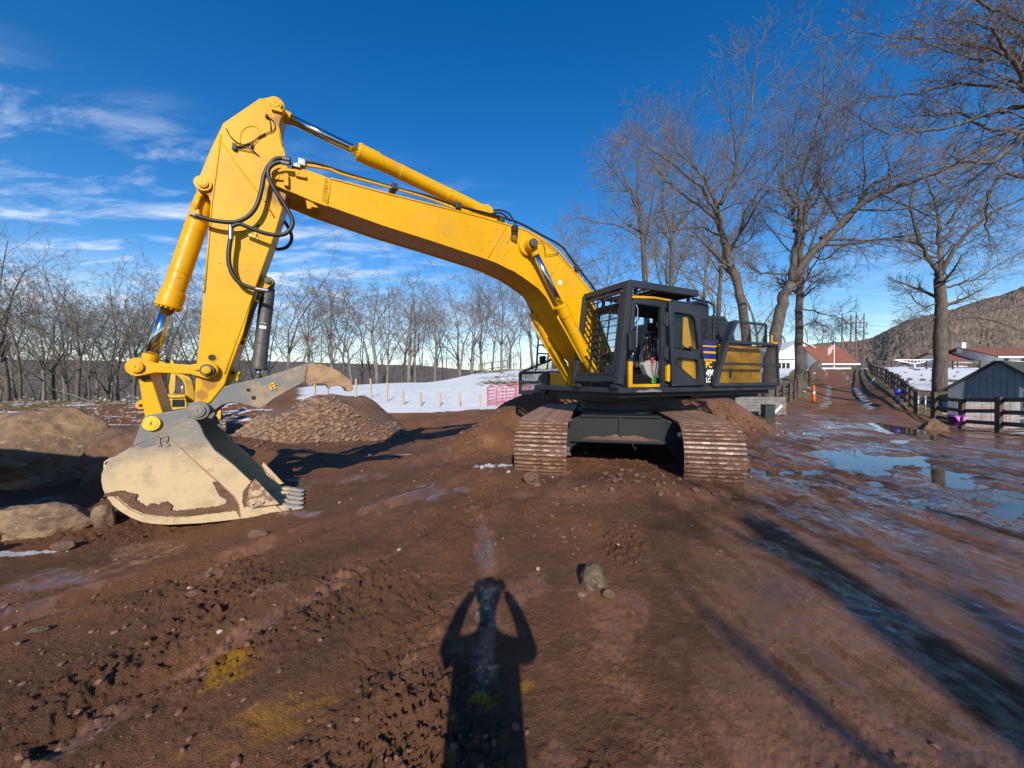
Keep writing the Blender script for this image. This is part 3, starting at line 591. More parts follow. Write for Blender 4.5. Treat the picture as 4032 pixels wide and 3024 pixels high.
a = L('c3',1580,690,.42); mb = MB().box((a[0],.40,a[2]+.02), (.10,.12,.13)); mb.tube([(a[0],.40,a[2]-.05),(a[0]+.02,.42,a[2]-.15)], [.05,.075], 16); wlp = obj('work_lamp', mb, BLK, boom, bevel=.008)
obj('lamp_lens', MB().cyl((a[0]+.02,.42,a[2]-.15), (a[0]+.022,.422,a[2]-.158), .068, 16), MT['galv'], boom)
# stick ------------------------------------------------
ks = .27
SP = L('c1',1478,160,ks); SQ = L('c1',905,795,ks)
so_ = [(1350,113),(1385,112)]; left = [(1060,310),(1042,352),(960,520),(850,735)]
P1 = [L('c1',x,y,ks) for x, y in so_]
boss1 = ring_pts(SP, .115, 75, 215, 9); boss2 = ring_pts(SQ, .095, -95, 60, 9)
rgt = [L('c1',x,y,ks) for x, y in ((1508,335),(1527,430),(1562,580),(1590,760),(1560,900),(1470,1200),(1310,1640))] + [L('c2',x,y,ks) for x, y in ((960,340),(870,575),(845,655),(760,760))]
bot = [L('c2',x,y,ks) for x, y in ((700,800),(655,770),(662,640),(672,500),(692,300))] + [L('c1',x,y,ks) for x, y in ((905,1655),(935,1300),(962,935),(945,885),(920,862))]
lf_ = [L('c1',x,y,ks) for x, y in left[::-1][1:]]
pts = xz(P1[::1]) + boss1 + xz(rgt) + xz(bot) + boss2 + xz(lf_)
sps = [L('c1',1500,880,ks), L('c1',1490,290,ks), L('c1',950,860,ks), L('c2',760,640,ks), L('c2',690,720,ks)]
stick = obj('stick', MB().prism(pts, -ks, ks), paint('yellow_stick', (.66,.335,.0), amt=.5, spots=[(p[0], p[2], r_) for p, r_ in zip(sps, (.26,.13,.10,.14,.12))]), ex, bevel=.014)
mb = MB()   # raised weld lines and edge plates on the near side
for seq in (((1045,400),(1020,600),(990,830),(975,930),(945,1300),(915,1655)), ((1050,455),(1180,650),(1320,835),(1400,940),(1470,1060))):
    q = [V3(L('c1',x,y,ks), ks+.001) for x, y in seq]; mb.tube(q, .012, 6)
mb.tube([V3(L('c1',x,y,ks), ks+.001) for x, y in ((1365,120),(1440,250),(1500,380),(1535,500))], .010, 6)
mb.tube([V3(L('c2',x,y,ks), ks+.001) for x, y in ((1030,60),(935,330),(845,590))], .012, 6)
obj('weld_seam', mb, YEL, stick, smooth=True)
q = [L('c1',x,y,ks) for x, y in ((1200,470),(1197,410),(1225,360),(1280,335),(1335,350),(1352,400),(1335,455),(1300,490))]
obj('weld_oval', MB().tube(spline([V3(p, ks+.002) for p in q]), .008, 6), YEL, stick, smooth=True)
for s in (1, -1):
    obj('boss_plate', MB().prism(ring_pts(SQ, .10, 0, 360, 24)[:-1], s*ks, s*(ks+.035)), YEL, stick, bevel=.006)
pin(stick, SP, ks-.02, ks+.035, .082, YEL); pin(stick, SQ, ks+.03, ks+.06, .065, YEL)
a = L('c1',1490,215,ks); obj('keeper_plate', MB().box((a[0],ks+.02,a[2]), (.14,.05,.05)), YEL, stick, bevel=.008)
# broken grease lines, block
for seq in (((1090,360),(1130,430),(1210,485),(1290,465),(1380,405),(1450,380),(1475,350),(1460,300),(1415,262)), ((1160,500),(1250,490),(1330,440),(1400,405)), ((1150,515),(1230,530),(1300,545),(1350,575)), ((1130,515),(1260,505),(1330,560)), ((1425,270),(1440,330),(1440,375))):
    obj('grease_line', MB().tube(spline([V3(L('c1',x,y,ks), ks+.018) for x, y in seq], 4), .0065, 6), BLK, stick, smooth=True)
mb = MB()
for x, y, w, h in ((1155,505,.05,.09),(1290,490,.03,.06),(1410,262,.04,.04)): p = L('c1',x,y,ks); mb.box((p[0],ks+.02,p[2]), (w,.04,h))
obj('grease_block', mb, DRK, stick, bevel=.005)
# warning labels
p4 = [L('c1',x,y,ks) for x, y in ((1352,1095),(1368,1150),(1300,1135))]; obj('warning_label', MB().prism(xz(p4), ks+.001, ks+.004), MT['sticker_yellow'], stick)
p4 = [L('c1',x,y,ks) for x, y in ((1345,1108),(1358,1142),(1314,1132))]; obj('warning_mark', MB().prism(xz(p4), ks+.004, ks+.006), BLK, stick)
p4 = [L('c1',x,y,ks) for x, y in ((1250,1165),(1352,1195),(1335,1245),(1238,1215))]; wl_ = obj('warning_label', MB().prism(xz(p4), ks+.001, ks+.004), MT['sticker_yellow'], stick)
mb = MB()
for seg in (((1290,1185),(1318,1200)), ((1325,1190),(1345,1218)), ((1338,1188),(1320,1222))): mb.bar(V3(L('c1',*seg[0],ks),ks+.005), V3(L('c1',*seg[1],ks),ks+.005), .004, .012)
obj('warning_mark', mb, BLK, stick)
for hole in ((768,488),): p = L('c2',*hole,ks); obj('side_hole', MB().cyl((p[0],ks-.03,p[2]), (p[0],ks+.003,p[2]), .042, 20), BLK, stick); obj('hole_rim', MB().tube([(p[0]+.05*math.cos(a),ks+.002,p[2]+.05*math.sin(a)) for a in np.linspace(0,math.tau,20)], .007, 6), YEL, stick)
ear = [L('c2',x,y,.12) for x, y in ((888,545),(945,580),(928,600),(930,632),(858,637))]; obj('thumb_lug', MB().prism(xz(ear), .12, -.12), YEL, stick, bevel=.01)
p = L('c2',897,582,.12); obj('lug_hole', MB().cyl((p[0],-.13,p[2]), (p[0],.124,p[2]), .026, 16), BLK, stick)
# thumb cylinder bracket at back of stick, its line
br = [L('c2',x,y,.12) for x, y in ((1060,30),(1090,-30),(1140,0),(1148,25),(1110,60),(1040,70))] ; obj('cylinder_bracket', MB().prism(xz(br), .15, .10).prism(xz(br), -.15, -.10), YEL, stick, bevel=.008)
TC0 = V3(L('c2',1115,14,.1), 0)
pin(stick, TC0, .10, .18, .045, MT['steel_dark'])
mb = MB(); mb.tube([V3(L('c2',x,y,.15),.15) for x, y in ((1065,90),(1030,170),(960,370),(948,405))], .026, 10); obj('hydraulic_tube', mb, MT['steel_dark'], stick, smooth=True)
for x, y in ((1035,133),(958,373)): p = L('c2',x,y,.15); obj('tube_clamp', MB().box((p[0],.15,p[2]), (.10,.08,.035)), YEL, stick, bevel=.005)
# hose loops at the boom tip
def hose(pp, c, k, r=.029, par=boom): 
    o = pipe('hydraulic_hose', pp, c, k, r, RUB, par, 10); return o
hose(((1600,600),(1500,590),(1440,630),(1390,720),(1368,830),(1330,960),(1260,1050),(1150,1095),(1000,1085),(900,1060),(815,1035)), 'c1', .42)
hose(((1600,628),(1500,622),(1432,660),(1420,720),(1460,820),(1540,940),(1600,1050),(1612,1110),(1580,1170),(1510,1198),(1400,1185),(1300,1150),(1200,1110)), 'c1', .47)
hose(((1530,1060),(1590,1160),(1605,1230),(1570,1290),(1500,1310),(1450,1300)), 'c1', -.30, .026)
hose(((1128,1130),(1125,1200),(1108,1330),(1110,1420),(1140,1510),(1200,1580),(1300,1620),(1390,1635)), 'c1', .40, .029)
hose(((1200,1110),(1160,1118),(1128,1135)), 'c1', .42, .026)
mb = MB()
for s_, e_, k in (((1530,592),(1590,602),.42), ((1520,622),(1585,635),.47), ((1127,1120),(1125,1235),.40), ((1320,1625),(1420,1640),.40), ((800,1032),(850,1045),.42)): 
    obj('hose_fitting', MB().cyl(V3(L('c1',*s_,k),k), V3(L('c1',*e_,k),k), .031, 12), STL, boom, bevel=.004)
mb = MB(); a = L('c1',1690,630,.35); mb.box((a[0],.33,a[2]), (.08,.12,.09)); a = L('c1',1640,650,.35); mb.box((a[0],.33,a[2]), (.12,.10,.05)); obj('manifold_clamp', mb, STL, boom, bevel=.006)
# bucket cylinder and linkage --------------------------
LP = L('c2',300,545,.35); LQ = L('c2',740,565,.35); BK = L('c2',395,895,.33); HP = L('c2',685,815,.33)
b0 = V3(SQ, 0); b1 = V3(LP, 0); hd = L('c2',458,165,.0)
o, d_, h_ = cylinder('bucket_cylinder', b0, b1, (V3(hd,0)-b0).length/(b1-b0).length, .125, .074, endr=.11, gland=1.15)
pn = [L('c1',x,y,.16) for x, y in ((880,880),(860,940),(845,1010))]; obj('hydraulic_pipe', MB().tube([V3(p,.17) for p in pn], .028, 10), YEL, o, smooth=True)
mb = MB(); p = L('c1',840,1020,.16); mb.box((p[0],.15,p[2]), (.11,.09,.08)); p = L('c1',885,880,.16); mb.box((p[0],.15,p[2]), (.08,.09,.05)); obj('port_block', mb, YEL, o, bevel=.008)
def dogbone(a, b, ra, rb, w):
    a, b = Vector((a[0], a[2])), Vector((b[0], b[2])); d = (b-a).normalized(); n = Vector((-d.y, d.x)); out = []
    a0 = math.degrees(math.atan2(d.y, d.x))
    for i in range(13): t_ = R(a0+60+240*i/12); out.append(a + Vector((math.cos(t_), math.sin(t_)))*ra)
    out += [a + d*ra*1.5 - n*w, b - d*rb*1.6 - n*w]
    for i in range(13): t_ = R(a0+180+60+240*i/12); out.append(b + Vector((math.cos(t_), math.sin(t_)))*rb)
    out += [b - d*rb*1.6 + n*w, a + d*ra*1.5 + n*w]
    return [(p.x, p.y) for p in out]
for s in (1, -1):
    o = obj('link_arm', MB().prism(dogbone(LP, LQ, .118, .115, .062), s*.36, s*.29), YEL, ex, bevel=.01)
    if s > 0: pin(o, LP, .35, .40, .072, YEL); obj('pin_collar', MB().cyl((LQ[0],.35,LQ[2]), (LQ[0],.41,LQ[2]), .082, 24), MT['steel_dark'], o, bevel=.008); pin(o, LQ, .40, .45, .052, YEL)
    else: pin(o, LQ, -.38, -.30, .06, YEL, rim=False)
a = L('c2',690,555,.36); obj('keeper_plate', MB().box((a[0],.375,a[2]), (.10,.03,.045)), YEL, ex, bevel=.005)
lk = [L('c2',x,y,.22) for x, y in ((305,610),(300,560),(370,560),(385,600),(462,835),(435,880),(380,905),(350,870))]
bl = obj('bucket_link', MB().prism(xz(lk), -.22, .22), YEL, ex, bevel=.014)
lug = [L('c2',x,y,.05) for x, y in ((330,745),(295,765),(288,790),(305,808),(350,805))]; obj('lifting_eye', MB().prism(xz(lug), .05, -.02), YEL, bl, bevel=.006)
p = L('c2',322,785,.05); obj('eye_hole', MB().cyl((p[0],-.025,p[2]), (p[0],.054,p[2]), .022, 14), BLK, bl)
mud = [L('c2',x,y,.225) for x, y in ((302,612),(330,618),(345,640),(360,622),(385,625),(380,600),(300,598))]; obj('caked_grease', MB().prism(xz(mud), .2, .228), MT['bucket_mud'], bl)
simple('tooth_steel', (.46,.40,.33), .42, .25, var=.35, scale=9)
# bucket -----------------------------------------------
BS = MT['bucket_steel']; kw = .55
bucket = None
side = [(640,863),(668,875),(692,903),(722,972),(785,1062),(900,1152),(1012,1257),(1110,1352),(1190,1430),(1212,1452),(945,1487),(820,1502),(700,1514),(500,1524),(400,1518),(330,1505),(262,1478),(200,1440),(150,1400),(110,1360),(85,1305),(75,1250),(78,1210),(90,1180),(112,1142),(140,1115),(190,1085),(250,1050),(380,985),(480,930),(600,868)]
SPts = xz([L('c2',x,y,kw) for x, y in side])
for s in (1, -1):
    o = obj('bucket' if s > 0 else 'side_plate', MB().prism(SPts, s*kw, s*(kw-.045)), BS, ex if s > 0 else bucket, bevel=.008)
    if s > 0: bucket = o
# wrapped shell between side plates (back, round heel and floor)
shell = [(600,868),(480,930),(380,985),(250,1050),(190,1085),(140,1115),(112,1142),(90,1180),(78,1210),(75,1250),(85,1305),(110,1360),(150,1400),(200,1440),(262,1478),(330,1505),(400,1518),(500,1524),(700,1514),(820,1502),(945,1487),(1100,1466),(1212,1452)]
SH = xz([L('c2',x,y,kw) for x, y in shell]); cxs = sum(p[0] for p in SPts)/len(SPts); czs = sum(p[1] for p in SPts)/len(SPts)
inn = []
for p in SH: v = Vector((cxs-p[0], czs-p[1])).normalized()*.04; inn.append((p[0]+v.x, p[1]+v.y))
mb = MB(); n = len(SH)
mb.add([(p[0],-kw+.02,p[1]) for p in SH]+[(p[0],kw-.02,p[1]) for p in SH]+[(p[0],-kw+.02,p[1]) for p in inn]+[(p[0],kw-.02,p[1]) for p in inn],
       [(i,i+1,n+i+1,n+i) for i in range(n-1)]+[(2*n+i,3*n+i,3*n+i+1,2*n+i+1) for i in range(n-1)]+[(0,n,3*n,2*n),(n-1,3*n-1,4*n-1,2*n-1)])
obj('bucket_shell', mb, BS, bucket)
# wear plates on the near side: heel band and front strip, 12 mm proud
heel = [(118,1345),(150,1338),(200,1380),(260,1430),(340,1465),(470,1482),(640,1478),(800,1460),(920,1440),(945,1487),(820,1502),(700,1514),(500,1524),(400,1518),(330,1505),(262,1478),(200,1440),(150,1400)]
obj('heel_wear_plate', MB().prism(xz([L('c2',x,y,kw) for x, y in heel]), kw+.001, kw+.022), BS, bucket, bevel=.005)
strip = [(640,863),(600,868),(465,940),(620,1095),(780,1240),(905,1350),(935,1400),(945,1487),(1212,1452),(1190,1430),(1110,1352),(1012,1257),(900,1152),(785,1062),(722,972),(692,903),(668,875)]
obj('side_edge_plate', MB().prism(xz([L('c2',x,y,kw) for x, y in strip]), kw+.001, kw+.026), BS, bucket, bevel=.006)
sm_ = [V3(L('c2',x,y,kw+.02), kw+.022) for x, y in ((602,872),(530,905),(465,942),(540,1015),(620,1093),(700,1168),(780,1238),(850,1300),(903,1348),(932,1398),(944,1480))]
obj('edge_seam_shade', MB().tube(sm_, .009, 6), MT['thumb_tip'], bucket)  # seam drawn as a dark tube, painting in the shade along the plate edge
obj('edge_seam_shade', MB().tube([V3(L('c2',x,y,kw+.02), kw+.002) for x, y in ((470,936),(380,988),(262,1046))], .005, 6), MT['thumb_tip'], bucket)
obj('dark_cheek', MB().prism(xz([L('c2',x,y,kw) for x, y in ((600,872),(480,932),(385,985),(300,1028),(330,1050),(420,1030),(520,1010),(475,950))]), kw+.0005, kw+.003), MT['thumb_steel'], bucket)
cut = [(1035,1235),(1187,1393),(1010,1418),(985,1408),(980,1385),(1000,1300)]
sc_ = obj('side_cutter', MB().prism(xz([L('c2',x,y,kw+.03) for x, y in cut]), kw+.027, kw+.075), MT['cutter_mud'], bucket, bevel=.008)
for x, y in ((1022,1398),(1085,1385)): p = L('c2',x,y,kw+.07); obj('cutter_bolt', MB().cyl((p[0],kw+.07,p[2]), (p[0],kw+.095,p[2]), .016, 12), STL, bucket, bevel=.004)
obj('side_cutter', MB().prism(xz([L('c2',x,y,kw+.03) for x, y in cut]), -kw-.001, -kw-.05), BS, bucket, bevel=.008)
# caked mud along the heel plate and the front strip
md = [(95,1350),(110,1330),(200,1312),(300,1338),(290,1370),(330,1395),(355,1410),(400,1392),(430,1400),(480,1378),(520,1400),(512,1430),(530,1440),(620,1432),(760,1415),(850,1400),(858,1370),(810,1345),(790,1300),(770,1260),(800,1262),(860,1310),(905,1352),(938,1400),(942,1465),(915,1432),(800,1448),(640,1468),(480,1472),(345,1455),(265,1420),(210,1375),(180,1345),(130,1350)]
def ragged(P, amp=5, n=7):
    rd = random.Random(5); out = []
    for (a, b), (c, d) in zip(P, P[1:]+P[:1]):
        m = max(1, int(math.hypot(c-a, d-b)/n)); out += [(a+(c-a)*k/m+rd.gauss(0,amp*.45), b+(d-b)*k/m+rd.gauss(0,amp*.45)) for k in range(m)]
    return out
obj('caked_mud', MB().prism(xz([L('c2',x,y,kw+.005) for x, y in ragged(md)]), kw+.001, kw+.0235), MT['bucket_mud'], bucket)
md = [(1005,1262),(1020,1250),(1000,1300),(978,1385),(985,1412),(965,1420),(952,1380),(958,1320)]
obj('caked_mud', MB().prism(xz([L('c2',x,y,kw+.028) for x, y in ragged(md, 3)]), kw+.02, kw+.030), MT['bucket_mud'], bucket)
# lip plate, adapters and teeth
lipA = L('c2',1212,1452,kw); lipB = L('c2',1105,1466,kw); dl = Vector((lipA[0]-lipB[0], 0, lipA[2]-lipB[2])).normalized(); nl_ = Vector((-dl.z, 0, dl.x)); nl_ = nl_ if nl_.z > 0 else -nl_
mb = MB().bar(Vector((lipB[0]+.2,0,lipB[2]+.05)), Vector((lipA[0]-.01,0,lipA[2]+.035)), 2*kw-.1, .055, (0,0,1)); obj('lip', mb, BS, bucket, bevel=.008)
tip = L('c2',1338,1443,kw-.05); tl = math.hypot(tip[0]-lipA[0], tip[2]-lipA[2])
for i in range(5):
    y = kw-.07 - i*(2*kw-.14)/4
    base = Vector((lipA[0], y, lipA[2]+.04)); dd = dl
    def sect(p, w, h): return [p + Vector((0,-w,0)) - nl_*h, p + Vector((0,w,0)) - nl_*h, p + Vector((0,w,0)) + nl_*h, p + Vector((0,-w,0)) + nl_*h]
    ad = MB().loft([sect(base - dd*.20, .055, .05), sect(base - dd*.02 + nl_*.01, .06, .065), sect(base + dd*.05 + nl_*.01, .05, .05)]); t_ = obj('tooth_adapter', ad, BS, bucket, bevel=.008)
    mb = MB().loft([sect(base + dd*.02 + nl_*.005, .056, .058), sect(base + dd*tl*.5 + nl_*.0, .050, .036), sect(base + dd*tl*.97 - nl_*.015, .038, .008)]); t2 = obj('tooth', mb, MT['tooth_steel'], bucket, bevel=.006)
    obj('tooth_pin', MB().cyl(base + dd*tl*.3 + Vector((0,.05,0)), base + dd*tl*.3 + Vector((0,.072,0)), .016, 10), MT['steel_dark'], bucket)
# hinge ears in the middle of the bucket
earp = [(640,790),(560,812),(430,834),(365,845),(335,865),(318,905),(300,960),(270,1030),(300,1040),(400,990),(520,930),(650,880),(735,868),(745,800),(700,765)]
for s in (1, -1):
    o = obj('hinge_ear', MB().prism(xz([L('c2',x,y,.33) for x, y in earp]), s*.33, s*.25), MT['thumb_steel'], bucket, bevel=.01)
pin(bucket, BK, .33, .375, .092, MT['pin_worn']); obj('pin_boss', MB().cyl((HP[0],.30,HP[2]), (HP[0],.385,HP[2]), .125, 32), MT['thumb_steel'], bucket, bevel=.012); pin(bucket, HP, .38, .41, .085, MT['thumb_steel'])
lug = [L('c2',x,y,.2) for x, y in ((165,1105),(125,1112),(92,1135),(88,1175),(100,1190),(135,1170),(190,1100))]
obj('lifting_eye', MB().prism(xz(lug), .2, .14), BS, bucket, bevel=.006); p = L('c2',118,1145,.2); obj('eye_hole', MB().cyl((p[0],.135,p[2]), (p[0],.204,p[2]), .028, 14), BLK, bucket)
# raised R emblem: stepped angular letter
def letterR(parent, o, ux, uz, sz, y, mat):
    mb = MB(); w = .17
    for a, b in (((.02,.92),(.90,.92)), ((.20,1.0),(.20,.06)), ((.05,.07),(.38,.07)), ((.82,.98),(.82,.50)), ((.36,.50),(.88,.50)), ((.55,.50),(.80,.10)), ((.70,.07),(1.0,.07))):
        p = [Vector((o[0]+(ux[0]*q[0]+uz[0]*q[1])*sz, y+.010, o[2]+(ux[1]*q[0]+uz[1]*q[1])*sz)) for q in (a, b)]; mb.bar(p[0], p[1], w*sz, .024, (0,1,0))
    return obj('raised_emblem', mb, mat, parent)
letterR(bucket, L('c2',418,1038,kw+.02), (-.99,-.02), (-.02,.99), .125, kw-.001, BS)
# thumb ------------------------------------------------
kt = .25
top_ = [(640,800),(660,745),(710,715),(760,690),(830,668),(900,650),(1080,612),(1220,567),(1345,527)]
tipc = [(1350,525),(1400,522),(1450,530),(1510,550),(1560,575),(1620,622),(1640,655),(1645,682),(1630,697),(1608,700),(1592,675),(1560,660),(1510,665),(1490,682),(1478,655),(1440,647),(1395,650),(1382,664),(1372,655),(1345,640),(1335,632)]
und = [(1335,640),(1240,690),(1150,742),(1095,788),(1062,802),(1000,786),(950,770),(880,766),(830,780),(790,808),(745,850),(720,885),(690,880)]
thp = xz([L('c2',x,y,kt) for x, y in top_ + [(1350,525),(1338,635)] + und])
thumb = None
for s in (1, -1):
    o = obj('thumb' if s > 0 else 'thumb_plate', MB().prism(thp, s*kt, s*(kt-.055)), MT['thumb_steel'], ex if s > 0 else thumb, bevel=.008)
    if s > 0: thumb = o
    obj('tip_plate', MB().prism(xz([L('c2',x,y,kt) for x, y in tipc]), s*(kt+.012), s*(kt-.075)), MT['thumb_tip'], thumb, bevel=.008)
a, b = L('c2',1352,535,kt), L('c2',1340,635,kt); obj('tip_seam', MB().bar(V3(a,kt+.012), V3(b,kt+.012), .03, .03), MT['thumb_tip'], thumb, bevel=.006)
for x, y, w in ((1100,700,.10),(1250,610,.10),(900,705,.10),(1420,585,.12)): p = L('c2',x,y,kt); obj('cross_brace', MB().box((p[0],0,p[2]), (w,2*kt-.10,.07)), MT['thumb_steel'], thumb)
for x, y, r_ in ((992,688,.026),(1025,737,.03)): p = L('c2',x,y,kt); obj('bolt_hole', MB().cyl((p[0],kt-.02,p[2]), (p[0],kt+.004,p[2]), r_, 18), BLK, thumb)
letterR(thumb, L('c2',1130,690,kt), (-.90,.42), (.28,.95), .085, kt-.001, MT['pin_worn'])
TC1 = V3(L('c2',1046,650,.0), 0)
o, d_, h_ = cylinder('thumb_cylinder', TC0, TC1, (V3(L('c2',1058,560,0),0)-TC0).length/(TC1-TC0).length, .095, .042, bolts=False, mat=MT['steel_dark'], eye=.08, endr=.08, gland=1.08)
nd = Vector((0,1,0)); q = TC0 + (h_-TC0)*.52
def decal(o_, c, w, h, ax, mat, r=.098, off=.002, u0=-.45):
    mb = MB(); vs = []; x = ax.cross(Vector((0,1,0))).normalized()
    for j in (-1, 1):
        for i in range(7): a_ = u0 + w/r*(i/6-.5); vs.append(c + ax*h/2*j + (Vector((0,1,0))*math.cos(a_) + x*math.sin(a_))*(r+off))
    mb.add(vs, [(i,i+1,7+i+1,7+i) for i in range(6)]); return obj('notice_label', mb, mat, o_)
tcyl, tcq, tcd = o, q.copy(), d_.copy(); decal(o, q, .085, .045, d_, MT['sticker'], u0=0); decal(o, q - d_*.042, .085, .028, d_, BLK, u0=0)
# ---------------------------------------------------------------- undercarriage
UA = R(12); UF = Vector((-math.sin(UA), -math.cos(UA), 0)); urot = math.atan2(UF.y, UF.x) - ex.rotation_euler.z
TB = -.20; THT = 1.10; RT = THT/2; TLN = 5.25; GAUGE = 2.84; SHW = .93; NS = 54
half = TLN/2 - RT; per = 4*half + math.tau*RT
def track_pos(s):
    s %= per
    if s < 2*half: return (half - s, TB+THT, math.pi)                       # top run, moving back
    s -= 2*half
    if s < math.pi*RT: a = math.pi/2 + s/RT; return (-half + RT*math.cos(a), TB+RT+RT*math.sin(a), a+math.pi/2)
    s -= math.pi*RT
    if s < 2*half: return (-half + s, TB, 0)
    s -= 2*half; a = -math.pi/2 + s/RT; return (half + RT*math.cos(a), TB+RT+RT*math.sin(a), a+math.pi/2)
pit = per/NS
shoe = MB().box((0,0,.0), (pit*1.02, SHW, .026))
gro = MB()
for i, gx_ in enumerate((-.36, 0, .36)):
    w = .030; P = [(gx_*pit-w, -.012),(gx_*pit+w,-.012),(gx_*pit+w*.55,-.052),(gx_*pit-w*.55,-.052)]
    gro.prism(P, -SHW/2, SHW/2)
def mkmesh(name, mbs):
    me = bpy.data.meshes.new(name); v = []; f = []; mi = []
    for k, (mb, mat) in enumerate(mbs):
        o = len(v); v += mb.v; f += [tuple(i+o for i in q) for q in mb.f]; mi += [k]*len(mb.f); me.materials.append(mat)
    me.from_pydata(v, [], f); mi = [(0 if (mat_i == 1 and fi % 6 != 4) else mat_i) for mat_i, fi in zip(mi, [k - mi.index(m_) for k, m_ in enumerate(mi)])]; me.polygons.foreach_set('material_index', mi); me.update(); return me
bolts = MB()
for sy in (-1, 1):
    for bx in (-.18, .18): bolts.cyl((bx*pit, sy*.17, -.012), (bx*pit, sy*.17, -.030), .018, 6)
shme = [mkmesh('track_shoe', [(shoe, MT['track_mud']), (gro, MT['grouser']), (bolts, MT['track_mud'])])]
for q in range(3):     # caked variants: mud filling between grousers
    m2 = MB(); rr2 = random.Random(q)
    for _ in range(4):
        y0 = rr2.uniform(-SHW/2, SHW*.3); w = rr2.uniform(.12, .4); cx = rr2.choice((-.18, .18))*pit; hh = rr2.uniform(.018, .036)
        ring = [(cx + .5*pit*.30*a_, y0 + w*b_ + rr2.uniform(-.02,.02), -.013 - hh*c_*rr2.uniform(.7,1)) for a_, b_, c_ in ((-1,0,0),(1,0,0),(1,1,0),(-1,1,0))]
        top = [(cx + .5*pit*.24*a_, y0 + w*(.15+.7*b_) + rr2.uniform(-.02,.02), -.013-hh) for a_, b_ in ((-1,0),(1,0),(1,1),(-1,1))]
        m2.add(ring+top, [(4,5,6,7),(0,1,5,4),(1,2,6,5),(2,3,7,6),(3,0,4,7)])
    shme.append(mkmesh('track_shoe', [(shoe, MT['track_mud']), (gro, MT['grouser']), (bolts, MT['track_mud']), (m2, MT['track_mud'])]))
for s in (-1, 1):
    yo = s*GAUGE/2
    mb = MB().box((0,0,TB+RT), (2*half+.25, .42, .46)); mb.cyl((half,-.13,TB+RT),(half,.13,TB+RT),.43,32); mb.cyl((-half,-.10,TB+RT),(-half,.10,TB+RT),.42,32)
    mb.cyl((half,-.24,TB+RT),(half,.24,TB+RT),.16,20); mb.cyl((-half,-.26,TB+RT),(-half,.26,TB+RT),.24,20)
    for i in range(8): x = -half+.45+i*(2*half-.9)/7; mb.cyl((x,-.2,TB+.17),(x,.2,TB+.17),.12,16)
    for x in (-.7,.7): mb.cyl((x,-.15,TB+THT-.14),(x,.15,TB+THT-.14),.09,16)
    # link chain
    for cy in (-.12, .12):
        lp = []
        for i in range(NS): x, z, a = track_pos((i+.5)*pit); lp.append((x - .075*math.sin(a), cy, z + .075*math.cos(a)))
        lp.append(lp[0]); mb.tube(lp, .05, 6, False)
    tr = obj('track', mb, MT['dark_frame'], ex, bevel=0, loc_=(0,0,0), rot=(0,0,urot))
    for v_ in tr.data.vertices: v_.co.y += yo
    for i in range(NS):
        x, z, a = track_pos(i*pit + (0 if s > 0 else pit*.4))
        o = bpy.data.objects.new('track_shoe', shme[rng.choice((0,0,1,2,3))]); COL.objects.link(o); o.parent = tr
        o.location = (x, yo + rng.uniform(-.004,.004), z); o.rotation_euler = (0, -a, 0)
mb = MB().box((0,0,.66), (1.9,1.35,.52))
cb = obj('car_body', mb, MT['dark_frame'], ex, bevel=.02, rot=(0,0,urot))
def vz(f, pts, t0): # outline in (lateral, z), thickness along forward
    mb = MB(); n = len(pts); vs = [(f, p[0], p[1]) for p in pts] + [(f-t0, p[0], p[1]) for p in pts]
    mb.add(vs, [tuple(range(n)), tuple(range(2*n-1,n-1,-1))] + [(i,i+n,(i+1)%n+n,(i+1)%n) for i in range(n)]); return mb
arch = [(-1.22,.80),(-.72,.97),(.72,.97),(1.22,.80),(1.22,.12),(1.02,.16),(.90,.36),(.66,.52),(-.66,.52),(-.90,.36),(-1.02,.16),(-1.22,.12)]
for f in (1.75, -1.45):
    obj('cross_member', vz(f, arch, .32), MT['dark_frame'], cb, bevel=.02)
obj('cross_member_top', vz(1.79, [(-.76,.955),(.76,.955),(.74,.99),(-.74,.99)], .5), MT['dark_frame'], cb, bevel=.008)
obj('cross_member_ledge', vz(1.83, [(-.95,.47),(.95,.47),(.80,.53),(-.80,.53)], .20), MT['dark_frame'], cb, bevel=.01)
obj('packed_soil', MB().loft([[(1.76, y_, .531), (1.76, y_, .54+h_), (1.79, y_, .535+h_*.5), (1.825, y_, .531)] for y_, h_ in ((-.7,.005),(-.5,.05),(-.3,.03),(-.1,.09),(.1,.06),(.3,.08),(.5,.03),(.72,.005))]), MT['track_mud'], cb)
obj('front_rib', vz(1.785, [(-.03,.53),(.03,.53),(.03,.955),(-.03,.955)], .04), MT['dark_frame'], cb, bevel=.004)
for y_ in (-1.06, 1.06): obj('plate_sticker', MB().box((1.753, y_, .66), (.004,.055,.075)), MT['sticker'], cb)
mb = MB().cyl((0,0,.93),(0,0,1.00),.86,48); mb.cyl((0,0,1.0),(0,0,1.16),.80,48); mb.cyl((0,0,1.16),(0,0,1.30),.90,48)
obj('swing_ring', mb, DRK, ex, bevel=.01)
# ---------------------------------------------------------------- revolving deck and body
deck = obj('deck', MB().box2((1.42,-.55,1.43),(-3.70,1.62,1.535)).box2((1.30,-1.55,1.43),(-3.70,-.55,1.535)), DRK, ex, bevel=.012)
obj('main_frame', MB().box2((1.1,-.75,1.22),(-3.3,.95,1.43)).box2((-.9,-1.35,1.26),(-3.4,1.35,1.43)), DRK, ex, bevel=.02)
mb = MB(); mb.box2((1.36,.34,1.345),(-3.55,1.50,1.43)); obj('under_skirt', mb, BLK, deck)
dust = [(1.02,1.45),(.92,1.49),(.80,1.47),(.62,1.50),(.42,1.485),(.30,1.46),(.34,1.44),(.6,1.45),(.85,1.44)]
obj('dust_patch', MB().prism(dust, 1.6195, 1.6215), MT['bucket_steel'], deck)
